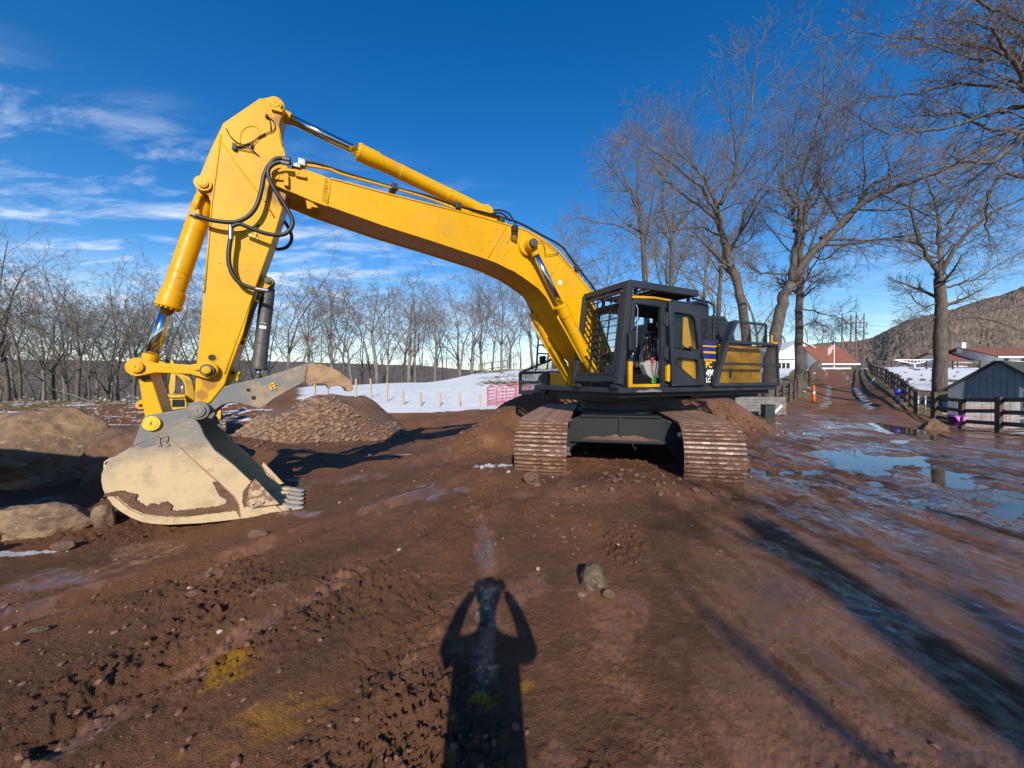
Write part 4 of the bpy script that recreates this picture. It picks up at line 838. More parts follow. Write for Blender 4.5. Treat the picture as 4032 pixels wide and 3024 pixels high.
# counterweight: rounded tail
cw = []
for i in range(13): a = R(-62 + 124*i/12); cw.append((-3.72*math.cos(a)*.98 + .05, 3.0*math.sin(a)*.52))
mb = MB(); n = len(cw)
ringb = [(x, y, 1.36) for x, y in cw] + [(-2.95, cw[-1][1], 1.36), (-2.95, cw[0][1], 1.36)]; ringt = [(x*.985, y, 2.52) for x, y in cw] + [(-2.95, cw[-1][1], 2.52), (-2.95, cw[0][1], 2.52)]
mb.loft([[(x*.96, y*.97, 1.28) for x, y, z in ringb], ringb, ringt, [(x*.95, y*.96, 2.60) for x, y, z in ringt]]); obj('counterweight', mb, DRK, ex, bevel=.03)
# yellow side doors
for x0, x1 in ((-1.72,-2.62),(-2.64,-2.97),(-2.99,-3.36)):
    obj('side_door', MB().box2((x0,1.30,1.56),(x1,1.42,2.03)), YEL, ex, bevel=.012); obj('side_door', MB().box2((x0,1.30,2.06),(x1,1.42,2.46)), YEL, ex, bevel=.012)
obj('door_latch', MB().box2((-2.04,1.42,1.70),(-2.22,1.44,1.93)), YEL, ex, bevel=.02); obj('latch_recess', MB().box2((-2.075,1.43,1.72),(-2.185,1.445,1.91)), BLK, ex, bevel=.02)
# engine bay block, hood
obj('engine_bay', MB().box2((-.98,-1.40,1.54),(-3.0,1.29,2.44)), DRK, ex, bevel=.02)
hood = [(-1.42,2.45),(-1.42,3.05),(-1.55,3.16),(-2.45,3.20),(-2.75,2.95),(-2.95,2.45)]
hd_ = obj('hood', MB().prism(hood, -1.1, 1.10), DRK, ex, bevel=.03)
mb = MB()                       # perforated panel: rows of dark slots let into a raised plate
pl_ = obj('vent_panel', MB().prism([(-1.50,2.58),(-1.50,3.13),(-2.44,3.17),(-2.56,2.60)], 1.10, 1.125), DRK, hd_, bevel=.006)
for r_ in range(5):
    for c_ in range(9 - (2 if r_ > 2 else 0)):
        if r_ == 2 and c_ > 6: continue
        x = -1.56 - c_*.100; z = 3.09 - r_*.095; mb.box((x,1.127,z), (.068,.006,.055))
obj('vent_slots', mb, BLK, hd_)['kind'] = 'stuff'
mb = MB()
for r_ in range(3):
    for c_ in range(9): mb.box((-1.6-c_*.1, .75-r_*.14, 3.175+c_*.0045), (.06,.09,.008))
obj('vent_slots', mb, BLK, hd_)['kind'] = 'stuff'
# air intake / exhaust housing behind the cab
hs = [(-.98,2.50),(-.98,2.95),(-1.00,3.28),(-1.06,3.38),(-1.16,3.42),(-1.30,3.42),(-1.38,3.37),(-1.42,3.28),(-1.44,2.50)]
hs_o = obj('intake_housing', MB().prism(hs, .55, 1.40), DRK, ex, bevel=.02)
obj('intake_panel', MB().prism([(-1.05,2.56),(-1.05,3.02),(-1.36,3.02),(-1.36,2.56)], 1.40, 1.412), BLK, hs_o, bevel=.01)
mb = MB()
for x, z in ((-1.08,2.9),(-1.33,2.9),(-1.08,2.66),(-1.33,2.66),(-1.2,2.78)): mb.cyl((x,1.41,z),(x,1.425,z),.014,8)
obj('housing_bolts', mb, STL, hs_o)
obj('handrail', MB().tube([(-1.47,1.46,2.5),(-1.47,1.46,3.02),(-1.44,1.46,3.10)], .014, 8), CHR, ex, smooth=True)
obj('handrail', MB().tube(spline([(-.72,1.50,3.38),(-1.1,1.50,3.37),(-1.36,1.50,3.33),(-1.44,1.50,3.20),(-1.45,1.48,2.5)]), .022, 8), DRK, ex, smooth=True)
# stripe panel and model lettering, between door and guard
SPY = 1.52; sp_ = obj('side_panel', MB().box2((-.94,1.25,1.54),(-1.50,SPY,2.53)), DRK, ex, bevel=.01)
for ya, yb, m_ in ((732,770,'blue'),(768,797,'yellow'),(797,858,'blue'),(852,890,'yellow'),(888,966,'blue'),(964,1000,'yellow')):
    za, zb_ = L('c6',700,ya+8,SPY)[2], L('c6',700,yb,SPY)[2]; obj('stripe', MB().box2((-.97,SPY-.001,za),(-1.48,SPY+(.003 if m_ == 'blue' else .004),zb_)), MT[m_], sp_)
obj('stripe_end', MB().box2((-1.52,1.30,2.40),(-1.76,1.445,2.50)), YEL, ex, bevel=.006)
obj('sill_strip', MB().box2((-.62,1.45,1.54),(-1.18,1.47,1.585)), YEL, ex, bevel=.004)
def text(s, size, org, parent, mat, ext=.004, ux=(-1,0,0), uz=(0,0,1), name='lettering', bold=.012, sx=1.0):
    cu = bpy.data.curves.new(name, 'FONT'); cu.body = s; cu.size = size; cu.extrude = ext; cu.offset = bold*size; cu.resolution_u = 3
    o = bpy.data.objects.new(name, cu); COL.objects.link(o); bpy.context.view_layer.update()
    me = bpy.data.meshes.new_from_object(o.evaluated_get(bpy.context.evaluated_depsgraph_get())); bpy.data.objects.remove(o); bpy.data.curves.remove(cu)
    ux = Vector(ux); uz = Vector(uz); n = ux.cross(uz); org = Vector(org)
    for v in me.vertices: v.co = org + ux*v.co.x*sx + uz*v.co.y + n*v.co.z
    me.materials.clear(); me.materials.append(mat); r = bpy.data.objects.new(name, me); COL.objects.link(r); r.parent = parent; return r
for tx_, bx, by, hy, mt_ in (('PC',625,1095,88,'sticker_yellow'),('490',632,1222,98,'white'),('LC',630,1312,68,'white')):
    q = L('c6',bx,by,SPY+.003); q2 = L('c6',bx,by-hy,SPY+.003); text(tx_, (q2[2]-q[2])*1.42, (q[0]-.075,SPY+.002,q[2]), sp_, MT[mt_], bold=.03, sx=.92)
# ---------------------------------------------------------------- expanded-metal guards
def emesh(o, u, v, nu, nv, inside=None, strand=.0038, thick=.003):
    mb = MB(); o, u, v = Vector(o), Vector(u), Vector(v); uh, vh = u.normalized(), v.normalized(); n = uh.cross(vh)
    cu, cv = u.length/nu, v.length/nv
    def P(i, j): return o + uh*(i*cu) + vh*(j*cv)
    for j in range(nv):
        for i in range(nu*2):
            up = (i + j) % 2
            a = P(i/2, j + (0 if up else 1)); b = P((i+1)/2, j + (1 if up else 0))
            m_ = (a+b)/2
            if inside and not inside((m_-o).dot(uh)/u.length, (m_-o).dot(vh)/v.length): continue
            d = (b-a).normalized(); s_ = n.cross(d)*strand/2; t_ = n*thick/2
            q = [a-s_-t_, a+s_-t_, a+s_+t_, a-s_+t_, b-s_-t_, b+s_-t_, b+s_+t_, b-s_+t_]
            mb.add(q, [(0,1,5,4),(1,2,6,5),(2,3,7,6),(3,0,4,7)])
    return mb
def guardpart(mb, parent, mat=None):
    o = obj('mesh_panel', mb, mat or MT['mesh_rust'], parent); o['kind'] = 'stuff'; return o
simple('mesh_rust', (.055,.035,.026), .7, var=.4, scale=5, col2=(.035,.03,.03))
gy_ = 1.66
side_guard = obj('side_guard', MB().bar((-1.26,gy_,1.53),(-1.66,gy_,2.51),.10,.07,(0,1,0)).bar((-3.68,gy_,1.53),(-3.60,gy_,2.51),.05,.05,(0,1,0))
  .bar((-1.63,gy_,2.51),(-3.62,gy_,2.51),.06,.06).bar((-1.40,gy_,2.03),(-3.65,gy_,2.03),.04,.05).bar((-1.20,gy_,1.57),(-3.69,gy_,1.57),.05,.075), DRK, ex, bevel=.006)
guardpart(emesh((-1.25,gy_-.02,1.58), (-2.40,0,0), (0,0,.92), 50, 70, lambda a, b: -1.25-2.40*a < -1.30 - .38*b), side_guard)
obj('guard_brace', MB().bar((-1.45,gy_-.03,1.9),(-1.62,1.42,1.9),.05,.05).bar((-1.30,gy_-.02,1.58),(-1.62,1.38,1.60),.06,.12).bar((-1.62,gy_-.02,2.48),(-1.62,1.35,2.48),.05,.05), DRK, side_guard)
obj('guard_side_plate', MB().prism([(-1.23,1.53),(-1.62,2.52),(-1.72,2.52),(-1.36,1.53)], gy_-.01, gy_-.09), DRK, side_guard, bevel=.004)
upg = obj('upper_guard', MB().bar((-1.70,gy_,2.53),(-1.97,gy_,2.97),.09,.06,(0,1,0)).bar((-3.15,gy_,2.53),(-3.13,gy_,2.97),.04,.04,(0,1,0)).bar((-1.97,gy_,2.97),(-3.13,gy_,2.97),.045,.05), DRK, ex, bevel=.006)
guardpart(emesh((-1.75,gy_-.02,2.53), (-1.39,0,0), (0,0,.44), 29, 34, lambda a, b: -1.75-1.39*a < -1.74 - .25*b), upg)
obj('guard_side_plate', MB().prism([(-1.68,2.53),(-1.94,2.98),(-2.02,2.98),(-1.78,2.53)], gy_-.01, gy_-.16), DRK, upg, bevel=.004)
rg = obj('rear_guard', MB().bar((-3.66,gy_,1.55),(-3.66,-1.4,1.55),.05,.05).bar((-3.62,gy_,2.50),(-3.62,-1.4,2.50),.05,.05).bar((-3.15,gy_,2.95),(-3.5,1.4,2.52),.04,.04), DRK, ex)
guardpart(emesh((-3.67,gy_,1.58), (0,-.55,0), (.05,0,.92), 11, 70), rg)
bcn = obj('beacon_mount', MB().box((-3.60,1.55,2.56),(.22,.16,.05)).cyl((-3.58,1.55,2.58),(-3.58,1.55,2.76),.022,12), YEL, ex, bevel=.006)
# ---------------------------------------------------------------- cab
CY = 1.58; CZ0 = 1.56
cab = obj('cab', MB().box2((1.16,.52,CZ0-.02),(-.92,CY,CZ0+.05)), DRK, ex, bevel=.01)         # floor pan
def cpart(nm, mb, mat, bev=.012): return obj(nm, mb, mat, cab, bevel=bev)
for y_ in (.56, CY-.05):   # pillars
    cpart('front_pillar', MB().bar((1.12,y_,CZ0),(1.02,y_,3.12),.09,.10,(0,1,0)), DRK)
    cpart('rear_pillar', MB().bar((-.86,y_,CZ0),(-.70,y_,3.10),.12,.10,(0,1,0)), YEL if y_ > 1 else DRK)
cpart('centre_pillar', MB().bar((.20,CY-.04,CZ0),(.24,CY-.04,3.14),.13,.09,(0,1,0)), DRK)
cpart('centre_pillar', MB().bar((.20,.56,CZ0),(.24,.56,3.14),.08,.08,(0,1,0)), DRK)
cpart('cab_roof', MB().prism([(1.08,3.10),(1.00,3.20),(.6,3.24),(-.5,3.22),(-.74,3.16),(-.78,3.08)], .50, CY), DRK, .03)
cpart('roof_trim', MB().prism([(1.06,3.20),(1.04,3.25),(.5,3.285),(-.5,3.262),(-.72,3.20),(-.5,3.225),(.5,3.245)], CY-.16, CY+.005), YEL, .006)
cpart('lower_side', MB().box2((-.86,CY-.06,CZ0+.04),(.14,CY-.02,2.20)), DRK)
cpart('yellow_inner_panel', MB().prism([(-.40,1.60),(-.84,1.60),(-.74,2.25),(-.34,2.25)], CY-.02, CY+.01), YEL, .006)
cpart('yellow_post', MB().prism([(-.30,1.62),(-.56,1.62),(-.62,2.30),(-.46,2.95),(-.34,2.95)], CY-.012, CY+.014), YEL, .006)
cpart('door_sill', MB().box2((.36,CY-.02,CZ0-.02),(1.08,CY+.03,CZ0+.035)), YEL, .004)
cpart('front_sill_post', MB().box2((1.07,CY-.02,CZ0-.02),(1.16,CY+.02,2.02)), YEL, .004)
cpart('front_cross', MB().box2((1.06,.56,CZ0),(1.14,CY-.05,1.78)), DRK); cpart('front_header', MB().box2((.98,.56,3.02),(1.06,CY-.05,3.12)), DRK)
cpart('rear_wall', MB().box2((-.86,.60,CZ0),(-.82,CY-.10,2.25)), BLK)
for nm, a, b in (('windscreen', (1.12,.60,1.80), (1.03,CY-.09,3.03)),):
    mb = MB().add([(1.115,.60,1.79),(1.115,CY-.09,1.79),(1.045,CY-.09,3.03),(1.045,.60,3.03)], [(0,1,2,3)]); obj('windscreen', mb, MT['glass'], cab)
obj('right_window', MB().add([(1.05,.56,1.75),(-.80,.56,1.75),(-.70,.56,3.05),(1.0,.56,3.05)], [(0,1,2,3)]), MT['glass'], cab)
obj('rear_window', MB().add([(-.84,.62,2.26),(-.84,CY-.1,2.26),(-.73,CY-.1,3.05),(-.73,.62,3.05)], [(0,1,2,3)]), MT['glass'], cab)
obj('side_window', MB().add([(.12,CY-.04,2.22),(-.80,CY-.04,2.22),(-.70,CY-.04,3.05),(.16,CY-.04,3.05)], [(0,1,2,3)]), MT['glass'], cab)
# seat, console, levers
seat = cpart('seat_back', MB().prism([(.02,1.98),(.16,1.98),(.05,2.55),(-.03,2.68),(-.13,2.66),(-.14,2.5)], .84, 1.30), MT['plastic_wrap'], .04)
cpart('headrest', MB().prism([(-.02,2.70),(.03,2.74),(.01,2.86),(-.06,2.90),(-.12,2.86),(-.12,2.72)], .95, 1.20), BLK, .03)
cpart('seat_cushion', MB().prism([(-.02,1.90),(.50,1.92),(.52,2.02),(.40,2.05),(-.02,2.00)], .82, 1.32), MT['plastic_wrap'], .03)
cpart('seat_base', MB().box2((-.05,.92,1.60),(.40,1.24,1.90)), BLK)
cpart('armrest_console', MB().prism([(.60,2.02),(.66,1.98),(.54,1.76),(.44,1.70),(.20,1.72),(.16,2.02),(.40,2.08)], 1.34, 1.48), MT['grey_plastic'], .02)
cpart('lever', MB().tube([(.56,1.40,2.04),(.62,1.40,2.18),(.60,1.40,2.28)], [.014,.012,.024], 10), BLK, 0); cpart('lever_knob', MB().box((.44,1.49,2.07),(.07,.05,.10)), MT['red'], .015)
cpart('lanyard', MB().tube([(.44,1.50,2.02),(.45,1.50,1.90),(.41,1.50,1.75)], [.014,.006,.006], 8), MT['red'], 0)
cpart('seat_text', MB().box((.085,1.07,2.56),(.006,.15,.03)), MT['grey_plastic'], 0)
cpart('monitor', MB().box((.95,.80,2.12),(.10,.28,.20)), BLK, .015); cpart('dash_console', MB().box2((.40,.60,1.60),(.95,.80,1.98)), MT['grey_plastic'], .03)
cpart('travel_lever', MB().tube([(.90,1.0,1.6),(.86,1.0,1.95),(.80,1.0,2.05)], .014, 8).tube([(.90,1.2,1.6),(.86,1.2,1.95),(.80,1.2,2.05)], .014, 8), BLK, 0)
mb = MB()
for i in range(5): mb.box((.60,1.30,1.63+i*.035),(.62,.34,.018))
cpart('bellows', mb, BLK, 0); cpart('floor_bottle', MB().tube([(.36,1.44,1.6),(.36,1.44,1.76),(.36,1.44,1.80)], [.06,.06,.03], 14), MT['lime'], 0)
cpart('grab_rail', MB().tube(spline([(.40,1.56,1.66),(.42,1.60,1.78),(.36,1.60,2.05),(.40,1.60,2.22),(.40,1.60,2.42),(.34,1.58,2.47)]), .014, 8), DRK, 0)
cpart('front_grab_rail', MB().tube([(1.10,1.60,2.10),(1.00,1.62,2.30),(.97,1.62,3.0),(.99,1.60,3.08)], .012, 8), CHR, 0)
# mirror
mir = obj('mirror', MB().prism([(1.15,2.16),(1.32,2.20),(1.33,2.52),(1.20,2.56),(1.14,2.54)], 1.70, 1.78), BLK, ex, bevel=.025)
obj('mirror_arm', MB().tube([(1.06,1.60,2.62),(1.10,1.72,2.60),(1.18,1.74,2.5)], .014, 8), BLK, mir)
# open door folded back along the cab
DY = 1.63
dpt = [(.10,1.565),(.16,3.20),(.10,3.235),(-.50,3.22),(-.66,3.17),(-.73,3.05),(-.93,1.62),(-.88,1.565)]
w1 = [(-.005,2.33),(.045,2.98),(.02,3.02),(-.45,3.0),(-.56,2.95),(-.61,2.85),(-.72,2.33),(-.70,2.30),(-.02,2.30)]
w2 = [(-.03,2.12),(-.64,2.10),(-.70,2.05),(-.72,1.74),(-.66,1.66),(-.58,1.68),(-.05,1.98)]
def framed(outer, holes, y0, y1):                      # plate with openings, via bmesh triangle fill
    import bmesh
    bm = bmesh.new(); edges = []
    for lp in [outer]+holes:
        vs = [bm.verts.new((p[0], y0, p[1])) for p in lp]; edges += [bm.edges.new((vs[i], vs[(i+1)%len(vs)])) for i in range(len(vs))]
    r = bmesh.ops.triangle_fill(bm, use_beauty=True, use_dissolve=False, edges=edges)
    fs = [g for g in r['geom'] if isinstance(g, bmesh.types.BMFace)]
    e = bmesh.ops.extrude_face_region(bm, geom=fs); vs = [g for g in e['geom'] if isinstance(g, bmesh.types.BMVert)]
    bmesh.ops.translate(bm, verts=vs, vec=(0, y1-y0, 0)); bmesh.ops.recalc_face_normals(bm, faces=bm.faces)
    mb = MB(); bm.verts.ensure_lookup_table(); bm.verts.index_update(); mb.v = [tuple(v.co) for v in bm.verts]; mb.f = [tuple(v.index for v in f.verts) for f in bm.faces]; bm.free(); return mb
door = obj('cab_door', framed(dpt, [w1, w2], DY-.02, DY+.035), DRK, ex)
for wp in (w1, w2):
    obj('door_glass', MB().add([(p[0], DY, p[1]) for p in wp], [tuple(range(len(wp)))]), MT['glass'], door)
    obj('window_seal', MB().tube([(p[0], DY+.036, p[1]) for p in wp + wp[:1]], .012, 6), RUB, door)
obj('door_edge', MB().tube([(p[0]*1.0, DY+.03, p[1]) for p in dpt + dpt[:1]], .016, 8), DRK, door, smooth=True)
obj('door_bar', MB().tube(spline([(-.10,DY+.05,2.30),(-.14,DY+.09,2.36),(-.20,DY+.09,2.32),(-.38,DY+.07,2.30),(-.44,DY+.05,2.30)]), .016, 8), BLK, door, smooth=True)
obj('latch', MB().box((-.44,DY+.05,2.31),(.05,.05,.09)).box((-.80,DY+.05,2.18),(.06,.04,.10)), BLK, door, bevel=.008)
for z in (2.86, 2.20): obj('hinge', MB().cyl((.165,DY-.02,z-.14),(.165,DY-.02,z+.14),.028,12).box((.20,DY-.04,z),(.10,.05,.2)), DRK, door, bevel=.006)
obj('door_catch', MB().box((.17,DY+.0,1.80),(.09,.06,.30)).cyl((.17,DY+.02,1.64),(.17,DY+.02,1.98),.026,12), YEL, door, bevel=.008)
# ---------------------------------------------------------------- cab cage (front bars, roof)
BL, BR_, TR, TL = Vector((1.44,.34,1.60)), Vector((1.44,1.62,1.60)), Vector((1.20,1.62,3.44)), Vector((1.20,.38,3.43))
mb = MB().bar(BL, TL, .11, .11, (0,1,0)).bar(BR_, TR+Vector((0,0,.04)), .13, .13, (0,1,0)).bar(TL, TR, .11, .11).bar(BL+Vector((0,0,.10)), BR_+Vector((0,0,.10)), .11, .12)
cage = obj('front_guard', mb, DRK, ex, bevel=.010)
def fp(a, b): return BL + (BR_-BL)*a + ((TL + (TR-TL)*a) - (BL + (BR_-BL)*a))*b
for z0, z1 in ((.11,.93),):
    mb = MB().bar(fp(.07,z0)+Vector((.03,0,0)), fp(.07,z1)+Vector((.03,0,0)), .035, .05, (0,1,0)).bar(fp(.90,z0)+Vector((.03,0,0)), fp(.90,z1)+Vector((.03,0,0)), .035, .05, (0,1,0))
    mb.bar(fp(.07,z0)+Vector((.03,0,0)), fp(.90,z0)+Vector((.03,0,0)), .04, .05).bar(fp(.07,z1)+Vector((.03,0,0)), fp(.90,z1)+Vector((.03,0,0)), .04, .05)
    obj('bar_frame', mb, DRK, cage, bevel=.005)
barme = None
for i in range(11):
    z = .16 + .073*i*1.0
    mb = MB().bar(fp(.09,z), fp(.89,z), .055, .008, (0,0,1)); obj('guard_bar', mb, DRK, cage)
for a in (.30, .62): obj('guard_bar', MB().bar(fp(a,.12)+Vector((-.045,0,0)), fp(a,.92)+Vector((-.045,0,0)), .012, .035, (0,1,0)), DRK, cage)
for y_ in (.45, 1.53): obj('cage_foot', MB().box((1.42,y_,1.565),(.12,.16,.07)).cyl((1.42,y_-.09,1.60),(1.42,y_+.09,1.60),.04,14), DRK, cage, bevel=.006)
mb = MB().bar((1.20,1.62,3.45),(-.72,1.62,3.46),.07,.13).bar((1.20,.38,3.44),(-.72,.42,3.46),.07,.11).bar((-.70,.40,3.46),(-.70,1.62,3.46),.07,.11)
rf = obj('roof_guard', mb, DRK, ex, bevel=.008)
for i in range(9): x = 1.02 - i*.20; obj('roof_bar', MB().bar((x,.42,3.43),(x,1.58,3.43),.07,.016), DRK, rf)
for x, y_, z in ((.9,.6,3.2),(.9,1.5,3.2),(-.6,.6,3.15),(-.6,1.5,3.15)): obj('roof_stand', MB().bar((x,y_,3.40),(x,y_,z),.05,.05), DRK, rf)
obj('roof_plate', MB().box2((.25,.46,3.475),(-.66,1.56,3.49)), DRK, rf)
# ---------------------------------------------------------------- right-hand front: tool box, step guard, rails
kx = .95
def Q(x, y, k=kx): return LX('c7', x, y, k)
def quadbox(pts, k0, k1):                              # outline on the forward plane, extruded back
    mb = MB(); n = len(pts); A = [(k0, p[1], p[2]) for p in pts]; Bk = [(k1, p[1], p[2]) for p in pts]
    return mb.add(A+Bk, [tuple(range(n)), tuple(range(2*n-1,n-1,-1))] + [(i,i+n,(i+1)%n+n,(i+1)%n) for i in range(n)])
obj('tool_box', quadbox([Q(795,492), Q(1090,490), Q(1165,660), Q(1155,825), Q(800,825)], kx, -.35), YEL, ex, bevel=.03)
obj('tool_box_end', quadbox([Q(1095,492,kx+.02), Q(1165,660,kx+.02), Q(1150,826,kx+.02), Q(1015,826,kx+.02), Q(1020,650,kx+.02)], kx+.03, kx-.05), YEL, ex, bevel=.01)
obj('step_box', quadbox([Q(720,830), Q(1080,830), Q(1085,1045), Q(960,1030), Q(730,965)], kx, -.3), DRK, ex, bevel=.012)
sg = obj('step_guard', quadbox([Q(155,485), Q(710,450), Q(710,500), Q(155,525)], kx+.05, kx).add(*(lambda m: (m.v, m.f))(quadbox([Q(155,485),Q(195,483),Q(195,960),Q(155,960)], kx+.05, kx))).add(*(lambda m: (m.v, m.f))(quadbox([Q(665,450),Q(795,455),Q(790,840),Q(720,965),Q(665,965)], kx+.06, kx-.02)))
   .add(*(lambda m: (m.v, m.f))(quadbox([Q(155,870),Q(710,860),Q(710,965),Q(155,960)], kx+.045, kx))).add(*(lambda m: (m.v, m.f))(quadbox([Q(155,680),Q(700,665),Q(700,705),Q(155,718)], kx+.04, kx))), DRK, ex, bevel=.006)
o_, u_, v_ = Q(190,870,kx+.01), Q(665,865,kx+.01), Q(190,510,kx+.01); guardpart(emesh(o_, u_-o_, v_-o_, 12, 20, None, .012), sg, DRK)
obj('inner_panel', quadbox([Q(530,660,kx-.05),Q(665,650,kx-.05),Q(665,520,kx-.05),Q(580,530,kx-.05)], kx-.05, -.3), YEL, sg)
obj('step_tread', MB().box(Q(390,935,kx+.15), (.25,.30,.03)), DRK, sg)
obj('right_deck', MB().box2((kx-.02,-.60,1.28),(-2.9,-1.52,1.42)), DRK, ex)
tp = [Q(150,482,.4), Q(940,150,.4), Q(1230,20,.4), Q(1420,60,.4), Q(1420,470,.4), Q(160,482,.4)]
ru = obj('walkway_guard', MB().bar(Q(155,485,.4),Q(940,155,.4),.05,.05).bar(Q(940,155,.4),Q(1230,25,.4),.05,.05).bar(Q(1230,25,.4),Q(1420,60,.4),.05,.05).bar(Q(155,470,.4),Q(1420,470,.4),.04,.05), DRK, ex, bevel=.005)
o_, u_, v_ = Q(150,470,.4), Q(1430,470,.4), Q(150,20,.4); guardpart(emesh(o_, u_-o_, v_-o_, 22, 18, lambda a, b: b < .03 + a*1.14 and b < .98, .018), ru, DRK)
obj('grab_rail', MB().tube([Q(490,455,.7), Q(540,90,.7), Q(535,-60,.7), Q(560,-120,.7), Q(640,-120,.7)], .020, 8).tube([Q(540,60,.7), Q(900,85,.7)], .02, 8).tube([Q(640,-120,.7), Q(700,-60,.7)], .02, 8), DRK, ex, smooth=True)
mr = obj('mirror', quadbox([Q(560,130,.7),Q(650,110,.7),Q(655,150,.7),Q(630,290,.7),Q(570,260,.7)], .7, .6), BLK, ex, bevel=.02)
mb = MB().add(*(lambda m: (m.v, m.f))(quadbox([Q(1085,845,.8),Q(1300,845,.8),Q(1250,1050,.8),Q(1095,1050,.8)], .8, .3))); obj('boom_foot_bracket', mb, YEL, ex, bevel=.01)
for s in (-1, 1): obj('boom_foot_plate', MB().box2((1.05,s*.44,1.30),(.1,s*.355,2.1)), YEL, ex, bevel=.02)
ux_ = Vector((-abs(tcd.z), 0, -abs(tcd.z)/tcd.z*tcd.x*-1)) if False else Vector((0,1,0)).cross(tcd).normalized(); ux_ = ux_ if ux_.x < 0 else -ux_
text('NOTICE', .021, tcq - tcd*.048 - ux_*.041 + Vector((0,.101,0)), tcyl, MT['white'], ext=.001, ux=tuple(ux_), uz=tuple(-tcd), name='notice_lettering', sx=1.05)
# ---------------------------------------------------------------- rocks
def rock_mesh(name, seed, r, mat, sub=3, amp=.28, flat=1.0, cut=6, sq=1.0):
    import bmesh
    bm = bmesh.new(); bmesh.ops.create_icosphere(bm, subdivisions=sub, radius=1); rd = random.Random(seed)
    off = Vector((rd.uniform(-50,50), rd.uniform(-50,50), rd.uniform(-50,50)))
    planes = [(Vector((rd.gauss(0,1), rd.gauss(0,1), rd.gauss(0,1))).normalized(), rd.uniform(.55,.9)) for _ in range(cut)]
    for v in bm.verts:
        p = v.co.copy(); 
        for n, d in planes:
            e = p.dot(n) - d
            if e > 0: p -= n*e*.92
        p *= 1 + amp*.55*mnoise.noise(p*1.1+off) + amp*.3*mnoise.noise(p*2.7+off) + (amp*.14*mnoise.noise(p*7+off) if sub > 2 else 0)
        v.co = Vector((p.x*r[0], p.y*r[1], p.z*r[2]))
    me = bpy.data.meshes.new(name); bm.to_mesh(me); bm.free(); me.materials.append(mat)
    if sub > 2: me.polygons.foreach_set('use_smooth', [True]*len(me.polygons))
    return me
def put(name, me, loc_, label=None, cat=None, rot=(0,0,0), group=None, parent=None, scale=None):
    o = bpy.data.objects.new(name, me); COL.objects.link(o); o.location = loc_; o.rotation_euler = rot
    if scale is not None: o.scale = scale
    if parent is not None: o.parent = parent
    if label: tag(o, label, cat, group)
    return o
put('boulder', rock_mesh('boulder', 3, (1.7,1.15,.95), MT['boulder'], 5, .40, cut=14), (-9.45,7.6,.08), 'largest tan boulder with pale mineral streaks at the left edge of the photo', 'boulder')
put('boulder', rock_mesh('boulder', 8, (1.6,1.0,.92), MT['boulder_dirt'], 5, .55, cut=14), (-7.0,7.45,-.12), 'soil-covered brown boulder between the large tan boulder and the bucket', 'boulder')
put('boulder', rock_mesh('boulder', 21, (.66,.32,.32), MT['slab_rock'], 5, .3, cut=14), (-6.15,4.85,-.12), 'flat-sided tan slab of rock lying in front of the large boulder', 'boulder', (0,.06,.22))
put('boulder', rock_mesh('boulder', 33, (1.7,1.1,1.75), MT['boulder'], 4, .3), (-7.9,3.1,1.0), 'unseen tall boulder added outside the left edge to shade the tan boulder', 'boulder')  # out-of-view rock added to cast shade on the left boulders
put('rock', rock_mesh('rock', 41, (.13,.12,.20), MT['slab_rock'], 3, .3), (-5.35,5.0,-.14), 'upright tan rock between the slab and the bucket heel', 'rock')
put('rock', rock_mesh('rock', 42, (.20,.14,.10), MT['dark_rock'], 3, .3), (-5.85,4.22,-.19), 'dark rounded rock on the snow in front of the tan slab', 'rock')
put('rock', rock_mesh('rock', 43, (.12,.09,.06), MT['boulder_dirt'], 3, .3), (-5.1,4.35,-.20), 'reddish flat stone right of the dark rock by the slab', 'rock')
for i, (x, y, s_) in enumerate(((-5.35,5.75,.2),(-5.75,6.0,.28),(-5.15,5.35,.11),(-6.9,5.6,.25),(-5.45,5.3,.10))):
    put('rock', rock_mesh('rock', 60+i, (s_*1.2,s_,s_*.7), MT['boulder_dirt'], 3, .35), (x,y,gz(x,y)+s_*.2), ('muddy rock lump behind the bucket heel','larger muddy rock lump behind the bucket heel against the boulder','small muddy stone at the foot of the bucket heel','shaded brown rock under the large tan boulder','small muddy stone half under the bucket curve')[i], 'rock')
fr = WG('r7', 1250, 640); fr = Vector((fr.x, fr.y, gz(fr.x, fr.y)))
put('rock', rock_mesh('rock', 5, (.135,.11,.115), MT['dark_rock'], 4, .35, cut=8), fr+Vector((0,.03,.05)), 'dark fist-shaped rock with white patch lying alone in the foreground mud', 'rock', (0,0,.5))
p = WG('r7', 1325, 705); put('rock', rock_mesh('rock', 51, (.055,.05,.045), MT['boulder_dirt'], 3, .3), (p.x,p.y,gz(p.x,p.y)+.02), 'small brown stone right against the foreground rock', 'rock')
p = WG('r7', 1165, 680); put('rock', rock_mesh('rock', 52, (.04,.035,.02), MT['slab_rock'], 3, .3), (p.x,p.y,gz(p.x,p.y)+.01), 'tiny flat stone at the left foot of the foreground rock', 'rock')
p = WG('r7', 585, 800); put('rock', rock_mesh('rock', 53, (.06,.055,.05), MT['dark_rock'], 3, .3), (p.x,p.y,gz(p.x,p.y)+.02), 'dark stone inside the photographer\'s shadow', 'rock')
p = WG('r6', 1500, 160); put('rock', rock_mesh('rock', 54, (.13,.08,.07), MT['boulder_dirt'], 3, .35), (p.x,p.y,gz(p.x,p.y)+.03), 'muddy clod-like rock below the bucket teeth', 'rock')
p = WG('r6', 1130, 525); put('rock', rock_mesh('rock', 55, (.06,.04,.035), MT['boulder_dirt'], 3, .3), (p.x,p.y,gz(p.x,p.y)+.015), 'reddish stone on the mud in front of the bucket', 'rock')
